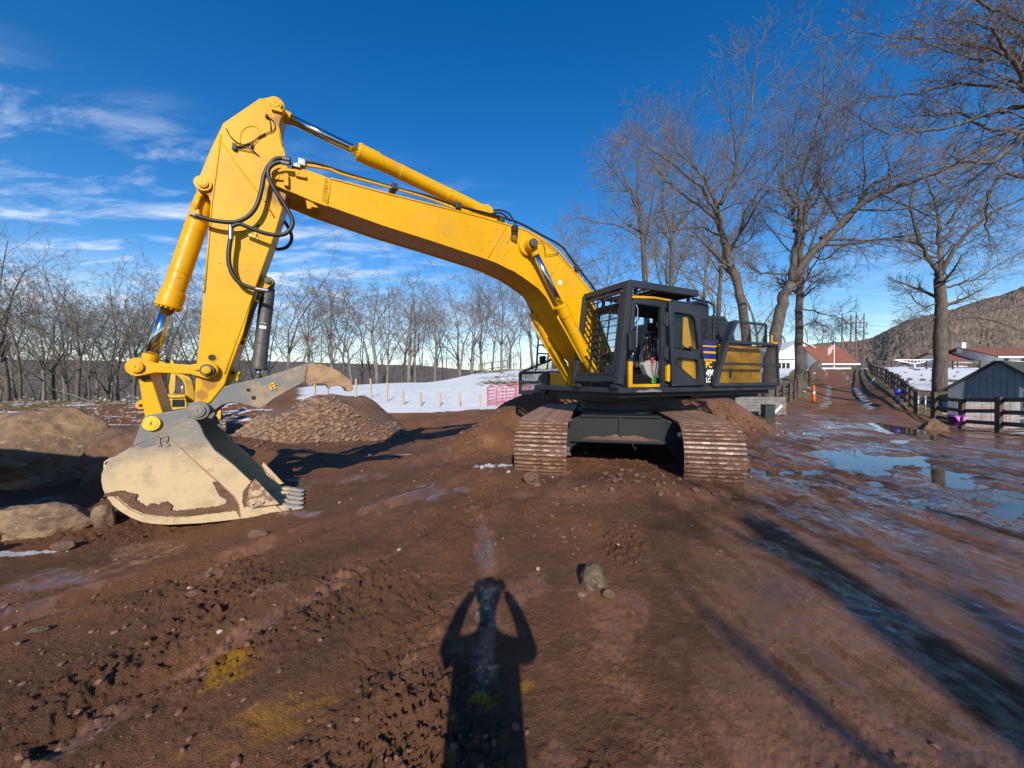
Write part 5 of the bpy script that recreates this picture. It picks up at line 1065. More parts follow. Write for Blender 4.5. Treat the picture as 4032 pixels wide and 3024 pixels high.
p = WG('r6', 210, 750); put('rock', rock_mesh('rock', 56, (.07,.03,.02), MT['dark_rock'], 3, .3), (p.x,p.y,gz(p.x,p.y)+.01), 'thin blackish stone at the lower left of the mud', 'rock', (0,0,.5))
p = WG('c4', 265, 1575); put('rock', rock_mesh('rock', 57, (.16,.13,.14), MT['boulder_dirt'], 4, .4), (p.x,p.y,gz(p.x,p.y)+.04), 'lump of brown mud in front of the left-hand track', 'rock')
# rubble heap
pc = (-8.1, 16.6); prx, pry, ph = 3.6, 2.8, 1.62
def pile_z(x, y):
    u = (x-pc[0])/prx; v = (y-pc[1])/pry; d = math.hypot(u, v); b = 1-max(0.0, 1-max(0.0, 1-d)*1.3)**1.7
    s_ = 1.0 + .25*mnoise.noise((x*.7, y*.7, 3.0))
    return float(ground(np.array([x]), np.array([y]), False)[0]) - .12 + ph*b*s_*(1 + .12*u)
pile = thing('rubble_pile', 'broad heap of broken tan stone and brown soil behind the raised thumb', 'rubble pile', (pc[0], pc[1], gz(*pc)))
mb = MB(); n = 90; base = Vector(pile.location)
for j in range(n+1):
    for i in range(n+1):
        x = pc[0] + (i/n*2-1)*prx*1.12; y = pc[1] + (j/n*2-1)*pry*1.12
        z = pile_z(x, y) + .05*mnoise.noise((x*2.2,y*2.2,0)) + .03*mnoise.noise((x*6,y*6,5)); mb.v.append(tuple(Vector((x,y,z))-base))
mb.f = [(j*(n+1)+i, j*(n+1)+i+1, (j+1)*(n+1)+i+1, (j+1)*(n+1)+i) for j in range(n) for i in range(n)]
t = NT('pile_soil'); n1 = t.noise(3, 6, .65); t.set(Base_Color=t.mix(t.ramp(n1,.35,.65),(.17,.085,.05),(.115,.065,.042)), Roughness=.85); t.bump(t.noise(14,6,.7), .9, .08); MT['pile_soil'] = t.m
obj('heap', mb, t.m, pile, smooth=True)
stones = [rock_mesh('stone', 100+i, (1, rng.uniform(.6,.9), rng.uniform(.4,.65)), MT['rubble'], 1, .3, cut=5) for i in range(8)]
cand = []
for _ in range(9000):
    x = pc[0] + rng.uniform(-1,1)*prx; y = pc[1] - pry*rng.uniform(-.25,1.02)
    u = (x-pc[0])/prx; v = (y-pc[1])/pry
    if math.hypot(u, v) > 1.02: continue
    dn = mnoise.noise((x*.55+4, y*.55, 1.0)) + (.35 if v < -.3 else -.1) - (.5 if pile_z(x,y) > 1.15 else 0)
    if dn < rng.uniform(-.12,.38): continue
    cand.append((x, y, .03 + (.13 if v < -.45 else .07)*rng.random()**2.4))
cand.sort(key=lambda c: -c[2]); big, small = cand[:300], cand[300:2900]
for x, y, s_ in big:
    o = put('stone', rng.choice(stones), Vector((x,y,pile_z(x,y)+s_*.25))-base, rot=(rng.uniform(-.6,.6), rng.uniform(-.6,.6), rng.uniform(0,6.28)), parent=pile, scale=(s_,s_,s_))
def scatter(name, items, protos, mat, parent=None, base=Vector((0,0,0))):
    V, F, T_ = [], [], []; o = 0
    pv = [(np.array([v.co[:] for v in m.vertices]), np.array([p.vertices[:] for p in m.polygons])) for m in protos]
    for x, y, z, s_ in items:
        v, f = pv[rng.randrange(len(pv))]; a = rng.uniform(0,6.28); b = rng.uniform(-.7,.7); ca, sa, cb_, sb = math.cos(a), math.sin(a), math.cos(b), math.sin(b)
        M = np.array([[ca,-sa,0],[sa,ca,0],[0,0,1]]) @ np.array([[1,0,0],[0,cb_,-sb],[0,sb,cb_]])
        V.append(v @ M.T * s_ + np.array([x-base.x, y-base.y, z-base.z])); F.append(f+o); T_.append(np.full(len(v), rng.random())); o += len(v)
    V, F, T_ = np.vstack(V), np.vstack(F), np.concatenate(T_)
    me = bpy.data.meshes.new(name); me.from_pydata(V.tolist(), [], F.tolist()); at = me.attributes.new('tone', 'FLOAT', 'POINT'); at.data.foreach_set('value', T_.astype(np.float32))
    me.materials.append(mat); ob = bpy.data.objects.new(name, me); COL.objects.link(ob); ob['kind'] = 'stuff'
    if parent is not None: ob.parent = parent
    return ob
scatter('loose_stones', [(x, y, pile_z(x,y)+s_*.2, s_*.8) for x, y, s_ in small], stones, MT['rubble'], pile, base)
# clods and pebbles strewn over the mud
clod = [rock_mesh('clod', 200+i, (1, rng.uniform(.6,1), rng.uniform(.5,.8)), MT['clod'], 1, .5, cut=3) for i in range(6)]
X = []; Y = []; S = []
for _ in range(15000):
    d = 1.5*(14/1.5)**(rng.random()**.8); tq = rng.uniform(-1.4, 1.4); x = d*tq; y = d
    dens = float(mnoise.noise((x*.8+31, y*.55+2, 0))) + .25*mnoise.noise((x*3, y*3, 7)); sm_ = 1.0 if tq < .35 else .12
    if rng.random() > sm_*max(0, min(1, .22 + 1.1*dens)): continue
    X.append(x); Y.append(y); S.append((.005 + .026*rng.random()**6)*(.7+.12*d))
Z = ground(np.array(X), np.array(Y)); scatter('mud_clods', [(x, y, z+s_*.15, s_) for x, y, z, s_ in zip(X, Y, Z, S)], clod, MT['clod'])
it = []
for _ in range(700):      # lumps along the spoil heaps and foot of the rubble
    cx, cy, sx, sy = rng.choice(((.7,13.0,2.2,1.3),(5.8,12.6,2.2,1.2),(7.3,11.6,1.0,.8),(-.8,9.9,1.3,.9),(-7.5,13.2,4,.6),(-9,20,6,2),(2,6.0,1,.6),(-8,9,2.5,1.2)))
    x = rng.gauss(cx, sx*.6); y = rng.gauss(cy, sy*.6); it.append((x, y, 0, .02+.07*rng.random()**3))
Z = ground(np.array([i[0] for i in it]), np.array([i[1] for i in it])); scatter('soil_lumps', [(a[0],a[1],z+a[3]*.2,a[3]) for a, z in zip(it, Z)], clod+stones[:1], MT['clod'])
it = []
for _ in range(900):      # rocky debris strip in front of the left-hand wood
    y = rng.uniform(19, 30); x = y*rng.uniform(-1.45,-.62); it.append((x, y, 0, .04+.16*rng.random()**3))
Z = ground(np.array([i[0] for i in it]), np.array([i[1] for i in it])); scatter('stone_debris', [(a[0],a[1],z+a[3]*.2,a[3]) for a, z in zip(it, Z)], stones, MT['rubble'])

# ---------------------------------------------------------------- bare trees
class Tree:
    def __init__(s, seed): s.r = random.Random(seed); s.tr = MB(); s.cr = MB(); s.tips = []
    def tubes(s, mb, pts, rads, n):
        k = len(pts); o = len(mb.v); ref = None
        for i, p in enumerate(pts):
            t = pts[min(i+1,k-1)] - pts[max(i-1,0)]; t.normalize()
            if ref is None: ref = t.orthogonal().normalized()
            x = ref - t*ref.dot(t)
            x = x.normalized() if x.length > 1e-6 else t.orthogonal().normalized()
            ref = x; y = t.cross(x)
            for j in range(n):
                a = math.tau*j/n; mb.v.append(tuple(p + x*(rads[i]*math.cos(a)) + y*(rads[i]*math.sin(a))))
        if n > 4: mb.f.append(tuple(o+j for j in range(n))[::-1]); mb.f.append(tuple(o+(k-1)*n+j for j in range(n)))
        for i in range(k-1):
            for j in range(n): mb.f.append((o+i*n+j, o+i*n+(j+1)%n, o+(i+1)*n+(j+1)%n, o+(i+1)*n+j))
    def walk(s, p, d, ln, r0, r1, nseg, wob, up):
        pts, rads = [p.copy()], [r0]; d = d.normalized()
        for i in range(nseg):
            d = (d + Vector((s.r.gauss(0,wob), s.r.gauss(0,wob), s.r.gauss(0,wob)+up))).normalized(); p = p + d*(ln/nseg); pts.append(p.copy()); rads.append(r0 + (r1-r0)*((i+1)/nseg)**.8)
        return pts, rads
    def at(s, pts, rads, f):
        x = f*(len(pts)-1); i = min(int(x), len(pts)-2); g = x-i
        return pts[i].lerp(pts[i+1], g), (pts[i+1]-pts[i]).normalized(), rads[i]*(1-g)+rads[i+1]*g
    def kids(s, pts, rads, ln, lev, cfg):
        n = cfg['n'][lev]
        if not n: return
        az = s.r.uniform(0, 6.28)
        for k in range(n):
            f = cfg['f0'][lev] + (1-cfg['f0'][lev])*(k+s.r.random())/n; p, t, r = s.at(pts, rads, min(f, .995))
            az += 2.4 + s.r.gauss(0,.4); o = t.orthogonal().normalized(); side = (o*math.cos(az) + t.cross(o)*math.sin(az))
            an = cfg['ang'][lev]*s.r.uniform(.7,1.25)*(1.12-.35*f); d = t*math.cos(an) + side*math.sin(an)
            l = ln*cfg['len'][lev]*s.r.uniform(.65,1.15)*(1.12-.45*f); rr0 = min(r*.72, max(cfg['minr'], r*cfg['rad'][lev]))
            s.branch(p, d, l, rr0, lev+1, cfg)
    def branch(s, p, d, ln, r, lev, cfg):
        last = lev >= len(cfg['n'])-0 or cfg['n'][min(lev, len(cfg['n'])-1)] == 0
        ns = (6,5,4,3,2,2)[min(lev,5)]; pts, rads = s.walk(p, d, ln, r, max(r*.3, cfg['minr']*.7), ns, cfg['wob'][min(lev,len(cfg['wob'])-1)], cfg['up'])
        s.tubes(s.tr if r > cfg['thick'] else s.cr, pts, rads, (8,6,4,3,3,3)[min(lev,5)]); s.tips.append(pts[-1])
        if lev < len(cfg['n']): s.kids(pts, rads, ln, lev, cfg)
    def limb(s, pts, r0, r1, lev, cfg):                # traced limb
        pts = spline([Vector(p) for p in pts], 4); k = len(pts)
        pts = [p + Vector((s.r.gauss(0,.03), s.r.gauss(0,.03), s.r.gauss(0,.03))) if 0 < i < k-1 else p for i, p in enumerate(pts)]
        rads = [r0 + (r1-r0)*(i/(k-1))**.85 for i in range(k)]; s.tubes(s.tr, pts, rads, 10 if r0 > .12 else 7)
        s.kids(pts, rads, sum((pts[i+1]-pts[i]).length for i in range(k-1)), lev, cfg); return pts, rads
    def done(s, name, label, base, pale=False, group=None):
        o = thing(name, label, 'tree', base, 0, group)
        obj('trunk', s.tr, MT['bark_pale' if pale else 'bark'], o, smooth=True); obj('crown', s.cr, MT['twig_pale' if pale else 'twig'], o); return o
def auto_tree(seed, H, tr, cfg, lean=(0,0), fork=.42):
    T = Tree(seed); h0 = H*fork
    pts, rads = T.walk(Vector((0,0,-.25)), Vector((lean[0],lean[1],1)), h0+.25, tr, tr*.72, 6, .035, .03)
    rads[0] = tr*1.35; T.tubes(T.tr, pts, rads, 10)
    top, d, r = pts[-1], (pts[-1]-pts[-2]).normalized(), rads[-1]
    nl = T.r.choice((2,3,3)); a0 = T.r.uniform(0,6.28)
    for i in range(nl):
        an = (.12 if i == 0 else T.r.uniform(.28,.6)); a = a0+i*math.tau/nl; dd = d*math.cos(an) + Vector((math.cos(a),math.sin(a),0))*math.sin(an)
        T.branch(top, dd, (H-h0)*T.r.uniform(.72,1.0)*(1.0 if i == 0 else .85), r*(.8 if i == 0 else .62), 0, cfg)
    T.kids(pts, rads, H*.5, 0, dict(cfg, n=[2]+list(cfg['n'][1:]), f0=[.62]+list(cfg['f0'][1:])))
    return T
BG = dict(n=[7,6,5,3], f0=[.22,.2,.2,.2], ang=[.82,.82,.78,.7], len=[.56,.50,.48,.46], rad=[.52,.5,.55,.6], minr=.011, thick=.045, wob=[.11,.15,.17,.18], up=.032)
NEAR = dict(n=[8,7,6,5,0], f0=[.18,.15,.15,.15,.2], ang=[.65,.75,.8,.75,.7], len=[.46,.44,.44,.46,.5], rad=[.5,.5,.5,.55,.6], minr=.007, thick=.05, wob=[.08,.12,.15,.18,.2], up=.045)
LIMB = dict(NEAR, n=[13,8,7], f0=[.18,.12,.10], len=[.46,.52,.56], rad=[.42,.5,.55], ang=[.86,.78,.72], minr=.0088, wob=[.09,.12,.14,.16], up=.030)
ORD = ['first','second','third','fourth','fifth','sixth','seventh','eighth','ninth','tenth','eleventh','twelfth','thirteenth','fourteenth','fifteenth','sixteenth','seventeenth','eighteenth','nineteenth','twentieth','twenty-first','twenty-second','twenty-third','twenty-fourth','twenty-fifth']
# traced trees on the right ---------------------------------
def r5(d, *pp): return [W('r5', x, y, d) for x, y in pp]
def traced(seed, d, trunk, r0, r1, limbs, label, pale=False, cfg=LIMB, gy0=None):
    T = Tree(seed); P = r5(d, *trunk); b = P[0]; g = gz(b.x, b.y); base = Vector((b.x, b.y, g))
    P = [Vector((b.x, b.y, g-.25))] + [p for p in P if p.z > g+.3]; P = [p - base for p in P]
    pts, rads = T.limb(P, r0*1.02, r1*.9, 0, dict(cfg, n=[4]+list(cfg['n'][1:]), f0=[.6]+list(cfg['f0'][1:])))
    for lm, ra, rb, dd in limbs:
        q = r5(d, *lm); n = len(q); q = [p - base + Vector((0, dd*i/(n-1), 0)) for i, p in enumerate(q)]
        T.limb(q, ra, rb, 0, cfg)
    return T.done('bare_tree', label, base, pale)
traced(1, 23, [(895,1500),(885,1300),(850,1120),(805,970),(780,880)], .30, .21,
  [([(780,880),(745,800),(690,740),(640,690),(560,650),(470,600),(380,560)], .13, .03, -2), ([(780,880),(765,800),(770,720),(760,660),(740,600),(700,520),(620,430),(560,330)], .17, .03, 1.5),
   ([(770,730),(820,600),(840,480),(880,330),(890,180),(900,60)], .13, .02, -1), ([(745,800),(680,720),(600,640),(520,530),(470,420),(430,300)], .10, .02, 2), ([(810,960),(840,880),(850,780),(930,660),(1000,520),(1020,350)], .09, .02, -2),
   ([(700,840),(600,855),(480,880),(380,915)], .07, .02, -1), ([(800,930),(880,920),(950,860),(990,760)], .06, .02, 1)],
  'tall bare tree with trunk leaning left, rising behind the engine hood')
traced(2, 20.5, [(1000,1560),(1030,1380),(1055,1230),(1085,1140),(1110,1100)], .33, .26,
  [([(1100,1110),(1105,980),(1110,880),(1105,780),(1060,740),(1010,700),(990,640),(1020,560)], .17, .03, -1.5), ([(1110,1100),(1160,1000),(1220,930),(1290,850),(1350,780),(1450,720),(1560,680),(1680,640),(1800,560),(1960,470)], .22, .04, -2),
   ([(1150,1010),(1160,920),(1190,820),(1210,700),(1250,620),(1300,500),(1330,350),(1320,200)], .15, .02, 1), ([(1250,890),(1400,790),(1500,640),(1620,560),(1750,420),(1820,330)], .13, .03, 1), ([(1120,860),(1180,760),(1280,680),(1370,560),(1480,430),(1470,200)], .11, .02, 2),
   ([(1090,1060),(1000,1055),(950,1050),(880,1000)], .06, .02, 0), ([(1110,780),(1130,640),(1170,480),(1200,300),(1190,160)], .09, .02, -1), ([(1180,960),(1240,1000),(1300,950),(1420,940)], .05, .015, -1)],
  'large bare tree with a long limb reaching right, behind the end of the excavator')
traced(3, 27, [(1140,1640),(1140,1400),(1145,1200),(1150,1080)], .27, .22,
  [([(1150,1080),(1145,960),(1170,850),(1150,700),(1120,520),(1140,300)], .16, .02, 2), ([(1150,1080),(1200,960),(1260,820),(1330,640),(1380,420)], .12, .02, 1), ([(1145,1220),(1220,1250),(1300,1280),(1350,1340)], .06, .015, -1), ([(1145,1180),(1200,1100),(1320,1080)], .05, .015, -1), ([(1140,1330),(1200,1290),(1270,1310),(1310,1350)],.05,.012,0)],
  'straight bare tree in the snow beside the left lane fence')
traced(4, 26, [(1812,1660),(1812,1400),(1815,1200),(1808,1080)], .40, .30,
  [([(1805,1090),(1770,1050),(1700,990),(1640,930),(1590,860),(1550,780),(1540,700)], .17, .03, -2), ([(1808,1080),(1830,980),(1840,860),(1850,760),(1830,640),(1790,520)], .19, .03, 1), ([(1815,1070),(1850,960),(1900,880),(1980,800),(2080,750),(2200,720)], .16, .03, -1.5),
   ([(1830,980),(1790,960),(1800,870),(1790,740),(1740,620)], .09, .02, 2), ([(1825,1130),(1900,1110),(1990,1080),(2100,1010),(2200,960)], .09, .02, 0), ([(1820,1290),(1930,1270),(2030,1290),(2100,1330),(2140,1340)], .09, .02, -1), ([(1812,1190),(1760,1210),(1720,1150),(1690,1080)], .06, .02, 1), ([(1850,820),(1950,700),(2060,600),(2160,500)],.09,.02,1), ([(1800,1270),(1720,1260),(1640,1300)],.04,.012,0)],
  'thick-trunked bare tree standing on the snowy pasture beside the blue-grey shed')
traced(5, 34, [(420,1300),(410,1060),(395,880),(385,760)], .30, .20,
  [([(385,760),(380,640),(390,520),(420,380),(450,250)], .15, .02, 1), ([(390,800),(330,700),(250,620),(180,560)], .11, .02, -2), ([(400,900),(300,830),(180,800),(90,770)], .09, .02, 1), ([(385,740),(330,600),(300,480),(330,370)], .10, .02, 2), ([(400,900),(460,760),(500,620),(520,470)], .10, .02, -1)],
  'broad bare tree directly behind the cab cage roof')
traced(6, 37, [(540,1300),(535,1100),(540,940),(530,850)], .26, .18,
  [([(530,850),(500,720),(520,580),(560,420),(580,300)], .13, .02, 1), ([(535,860),(590,780),(640,700),(690,560)], .10, .02, -1), ([(530,900),(480,820),(440,760),(400,640)], .09, .02, 2), ([(535,1100),(490,980),(470,900),(410,820)], .07, .02, 2)],
  'slimmer bare tree behind the cab, right of the broad one')
traced(7, 40, [(755,1330),(765,1150),(775,1000)], .26, .18, [([(775,1000),(790,880),(780,720),(800,560)], .13, .02, 1), ([(775,1000),(720,900),(690,800)], .09, .02, 0), ([(770,1060),(830,960),(880,860)], .08, .02, 1)],
  'bare tree behind the leaning trunk, seen just left of it')
# tree outside the right edge whose limbs hang into the picture
T = Tree(8); d0 = 15.5; base = Vector((24.6, 15.5, gz(24.6, 15.5)))
for lm, ra, rb, dd in (([(2560,520),(2400,360),(2212,265),(2130,215),(2070,130),(1990,60),(1910,-10)], .16, .04, -1), ([(2212,262),(2110,275),(2040,290),(1900,330),(1760,325),(1640,330),(1480,200)], .10, .015, 1), ([(2560,560),(2380,440),(2200,390),(2110,430),(2020,520),(1900,600),(1760,610),(1640,590)], .16, .02, -1.5),
   ([(2560,480),(2400,200),(2300,0),(2230,-200)], .15, .03, 1), ([(2200,390),(2100,330),(2060,220),(2000,180),(1880,150)], .07, .015, 2), ([(2400,360),(2260,160),(2140,30),(2020,-20),(1800,-30)], .10, .02, 0), ([(2560,640),(2350,600),(2190,560),(2130,640),(2150,760),(2190,860)], .10, .02, 1), ([(2100,180),(1960,120),(1800,140),(1640,120),(1480,150)],.06,.012,1.5), ([(2500,200),(2350,60),(2212,-40),(2050,-120),(1900,-150),(1700,-200),(1500,-230)],.10,.012,-1), ([(2400,100),(2250,-100),(2100,-200),(1950,-260)],.08,.015,1), ([(2212,-40),(2080,-20),(1900,-80),(1650,-100),(1420,-160)],.06,.012,.5), ([(2160,30),(2020,60),(1900,90),(1700,60),(1560,40)],.06,.012,-1)):
    q = r5(d0, *lm); n = len(q); T.limb([p - base + Vector((0, dd*i/(n-1), 0)) for i, p in enumerate(q)], ra, rb, 0, dict(LIMB, len=[.30,.50,.55]))
j = r5(d0, (2560,520))[0] - base
T.tubes(T.tr, [Vector((0,0,-.3)), Vector((0,0,.4)), Vector((.1,0,j.z*.5)), Vector((0,0,j.z*.8)), j + Vector((0,0,1.5)), j+Vector((.3,0,5))], [.55,.42,.36,.33,.28,.15], 12)
T.done('bare_tree', 'bare tree outside the right edge, its lichen-pale limbs hanging into the upper right corner', base)
# background rows: shared variants ---------------------------
var = [auto_tree(300+i, 15, .15+.02*(i%3), BG, (rng.uniform(-.05,.05), 0), (.26,.32,.40,.22,.44,.28)[i % 6]) for i in range(7)]
vm = []
for k, T in enumerate(var):
    a = obj('trunk', T.tr, MT['bark_pale'], smooth=True); b = obj('crown', T.cr, MT['twig_pale']); vm.append((a.data, b.data)); bpy.data.objects.remove(a); bpy.data.objects.remove(b)
def bgtree(Dx, d, topy, label, group, k=None, name='bare_tree', wide=1.0, dark=False):
    x = (Dx-1106)/831*d; z = gz(x, d); Ht = max(5, CAMH + (818-topy)/831*d - z); s_ = Ht/14.6
    o = thing(name, label, 'tree', (x, d, z), rng.uniform(0,6.28), group); o.scale = (s_*wide, s_*wide, s_)
    k = rng.randrange(7) if k is None else k
    for nm, m_ in zip(('trunk','crown'), vm[k]):
        c = bpy.data.objects.new(nm, m_); COL.objects.link(c); c.parent = o
        if dark: c.material_slots[0].link = 'OBJECT'; c.material_slots[0].material = MT['bark' if nm == 'trunk' else 'twig']
    return o
G1 = 'bare trees of the left-hand wood'
for i, (x, d, ty) in enumerate(((-30,33,520),(14,34,545),(47,37,575),(92,34,570),(120,38,560),(150,42,585),(168,36,600),(195,33,615),(240,40,625),(290,36,620),(345,40,640),(398,38,600),(440,43,590),(485,44,610))):
    bgtree(x, d, ty, f'bare tree, {ORD[i]} from the left in the front row of the left-hand wood', G1, wide=rng.uniform(.8,1.2), dark=i % 5 != 3)
G2 = 'bare trees behind the snow field'
for i, (x, d, ty) in enumerate(((560,47,575),(621,46,548),(668,50,600),(717,50,590),(760,52,610),(815,50,585),(836,52,600),(884,50,585),(897,56,600),(940,57,620),(993,52,600),(1019,50,590),(1042,54,585),(1083,40,578),(1101,52,595),(1150,50,560),(1195,52,520))):
    bgtree(x, d, ty, f'bare tree, {ORD[i]} from the left in the row behind the snow field', G2, wide=(1.45 if i in (1,5,7,13) else 1.15))
G3 = 'thin trees at the back of the wood'
for i in range(24):
    x = -40 + i*27 + rng.uniform(-8,8); bgtree(x, rng.uniform(46,58), rng.uniform(600,660), f'thin bare tree, {ORD[i]} from the left in the back row of the left-hand wood', G3, dark=i % 2 == 0)
G4 = 'thin trees behind the snow field row'
for i in range(22):
    x = 640 + i*27 + rng.uniform(-9,9); bgtree(x, rng.uniform(62,78), rng.uniform(610,665), f'thin bare tree, {ORD[i]} from the left in the back row beyond the snow field', G4, wide=rng.uniform(.9,1.3), dark=i % 3 == 0)
G5 = 'bare trees behind the engine and lane houses'
for i, (x, d, ty) in enumerate(((1250,48,470),(1300,55,480),(1360,52,430),(1440,58,450),(1500,54,470),(1560,60,500),(1640,62,520),(1700,90,640),(1745,95,650),(1775,120,680))):
    bgtree(x, d, ty, f'background bare tree, {ORD[i]} from the left in the group behind the excavator body', G5, wide=1.25)
# dead leaves still hanging on one tree
mb = MB()
for cx, cy, n, sd_ in ((655,420,150,.55),(780,225,60,.4),(1070,318,14,.15)):
    c = W('r4', cx, cy, 45.6)
    for _ in range(n):
        p = c + Vector((rng.gauss(0,sd_*1.3), rng.gauss(0,sd_), rng.gauss(0,sd_*.6))); a = Vector((rng.gauss(0,1),rng.gauss(0,1),rng.gauss(0,1))).normalized()*.09; b = a.orthogonal().normalized()*.06
        mb.add([p-a, p+b, p+a, p-b], [(0,1,2,3)])
lv = obj('dead_leaves', mb, MT['leaf_dry']); lv['kind'] = 'stuff'; lv['label'] = 'rust brown dead leaves clinging to branches behind the raised thumb'
# undergrowth of saplings at the wood edge (one uncountable mass)
mb = MB(); Tt = Tree(77)
for _ in range(950):
    tq = rng.uniform(-1.45, .02); d = rng.uniform(36, 70) if tq < -.62 else rng.uniform(52, 80); x = d*tq; z = float(ground(np.array([x]), np.array([d]), False)[0]); h = rng.uniform(1.5, 6)
    p = Vector((x, d, z-.1)); pts, rads = Tt.walk(p, Vector((rng.gauss(0,.15), rng.gauss(0,.15), 1)), h, .03, .008, 4, .12, .04); Tt.tubes(mb, pts, rads, 3)
    for _k in range(7):
        q, t_, r_ = Tt.at(pts, rads, rng.uniform(.15, 1)); dd = (t_ + Vector((rng.gauss(0,.7), rng.gauss(0,.7), rng.gauss(0,.4)))).normalized(); p2, r2 = Tt.walk(q, dd, h*rng.uniform(.15,.4), .013, .006, 2, .15, .04); Tt.tubes(mb, p2, r2, 3)
o = obj('undergrowth', mb, MT['twig']); o['kind'] = 'stuff'
# trees standing behind the photographer: only their shadows reach the picture
for i, (x, y, s_, k) in enumerate(((7.6,-20,1.2,1),(10.5,-15,1.0,3),(5.2,-27,1.3,2),(-2.4,-31,1.2,0))):
    o = thing('bare_tree', ('bare tree behind the camera shading the wet mud at right','bare tree behind the camera shading the lane at far right','bare tree far behind the camera shading the mud before the tracks','bare tree far behind the camera shading the centre of the mud')[i], 'tree', (x,y,0), 1.3*i, 'trees behind the photographer'); o.scale = (s_,s_,s_)
    for nm, m_ in zip(('trunk','crown'), vm[k]):
        c = bpy.data.objects.new(nm, m_); COL.objects.link(c); c.parent = o
T = Tree(91); D0 = Vector((.36, 0, 1))
pts, rads = T.walk(Vector((0,0,-.3)), D0, 9.8, .34, .20, 8, .02, 0); T.tubes(T.tr, pts, rads, 12)
for f, dx, ln in ((.55,.9,2.2),(.72,-.5,1.8),(.84,1.2,1.6),(.93,-.2,1.6),(.98,.7,1.4)):
    p, t_, r_ = T.at(pts, rads, f); T.branch(p, Vector((dx, rng.uniform(-.4,.4), .8)), ln, r_*.5, 2, dict(NEAR, n=[0,0,4,3,0]))
T.done('shadow_trunk', 'unseen leaning trunk added behind the camera to throw the broad shadow across the wet mud', Vector((.55,-12.2,0)))  # unseen crownless trunk, added and shaped for its shadow band
# ---------------------------------------------------------------- fences
simple('pink_pale', (.55,.20,.24), .5, var=.2)
def fence(name, label, pts, sp, h, rails, post=(.13,.13), railh=.14, railt=.04, mat='fence_wood', group=None, jitter=.02, low=.25):
    P = []
    for (a, b) in zip(pts[:-1], pts[1:]):
        a, b = Vector(a), Vector(b); n = max(1, round((b-a).length/sp)); P += [a.lerp(b, i/n) for i in range(n)]
    P.append(Vector(pts[-1])); b0 = P[0]; z0 = gz(b0.x, b0.y); root = thing(name, label, 'fence', (b0.x, b0.y, z0), 0, group); base = Vector((b0.x, b0.y, z0))
    Z = [gz(p.x, p.y) for p in P]; tops = []
    for p, z in zip(P, Z):
        q = Vector((p.x, p.y, z)) - base; ln = Vector((rng.gauss(0,jitter), rng.gauss(0,jitter), 0)); hh = h*rng.uniform(.96,1.06)
        obj('post', MB().bar(q - Vector((0,0,.3)), q + ln*hh + Vector((0,0,hh)), post[0], post[1], (0,1,0)), MT[mat], root); tops.append((q, ln))
    for i in range(len(P)-1):
        (q0, l0), (q1, l1) = tops[i], tops[i+1]; d = (q1-q0).normalized(); sd_ = Vector((-d.y, d.x, 0))*(post[1]/2+railt/2)
        for k in range(rails):
            f = low + (1-low-.05)*k/max(1, rails-1); zz0 = f*h + rng.gauss(0,jitter*.6); zz1 = f*h + rng.gauss(0,jitter*.6)
            obj('rail', MB().bar(q0 + Vector((0,0,zz0)) + sd_ - d*.05, q1 + Vector((0,0,zz1)) + sd_ + d*.05, railt, railh), MT[mat], root)
    return root
fence('rail_fence', 'weathered post and rail fence climbing the left side of the lane', [(13.9,20.2),(18.4,25),(24,31.5),(31,40),(39.5,50.5),(47.6,60)], 2.3, 1.15, 3, group='lane fences')
fence('rail_fence', 'post and rail fence climbing the right side of the lane to the crest', [(20.3,19.3),(25.6,25.5),(33,34),(43.5,46.5),(55.6,60)], 2.3, 1.2, 3, group='lane fences')
fence('rail_fence', 'dark board fence in front of the blue-grey shed at the right edge', [(19.7,17.9),(18.6,15.9),(17.5,13.8),(16.4,11.7)], 2.3, 1.22, 3, (.15,.15), .15, .045)
fence('rail_fence', 'distant dark fence crossing the pasture below the right-hand houses', [(56,52),(62,51),(68,50)], 2.6, 1.2, 3)
fence('rail_fence', 'distant fence along the crest behind the snowy pasture', [(57,60.5),(66,61.5),(77,62)], 3, 1.1, 2)
fence('rail_fence', 'small split-rail fence at the far edge of the snow field', [(-4.2,49),(-2.6,49.3),(-.6,49.6)], 1.6, 1.1, 2, (.1,.1), .10)
# tubular gate between the two fences
g0, g1 = Vector((20.25,19.2)), Vector((19.75,18.0)); zg = gz(20,18.6); gt = thing('tube_gate', 'galvanised tubular farm gate hung between the two right-hand fences', 'gate', (g0.x, g0.y, zg)); dv = Vector((g1.x-g0.x, g1.y-g0.y, 0))
for f in (.05, .5, .95): obj('upright', MB().tube([dv*f+Vector((0,0,.12)), dv*f+Vector((0,0,1.18))], .030, 8), MT['galv'], gt, smooth=True)
for k in range(5): obj('rail', MB().tube([dv*.05+Vector((0,0,.14+k*.255)), dv*.95+Vector((0,0,.14+k*.255))], .022, 8), MT['galv'], gt, smooth=True)
for f in (-.02,1.02): obj('gate_post', MB().bar(dv*f+Vector((0,0,-.3)), dv*f+Vector((0,0,1.3)), .16,.16,(0,1,0)), MT['fence_wood'], gt)
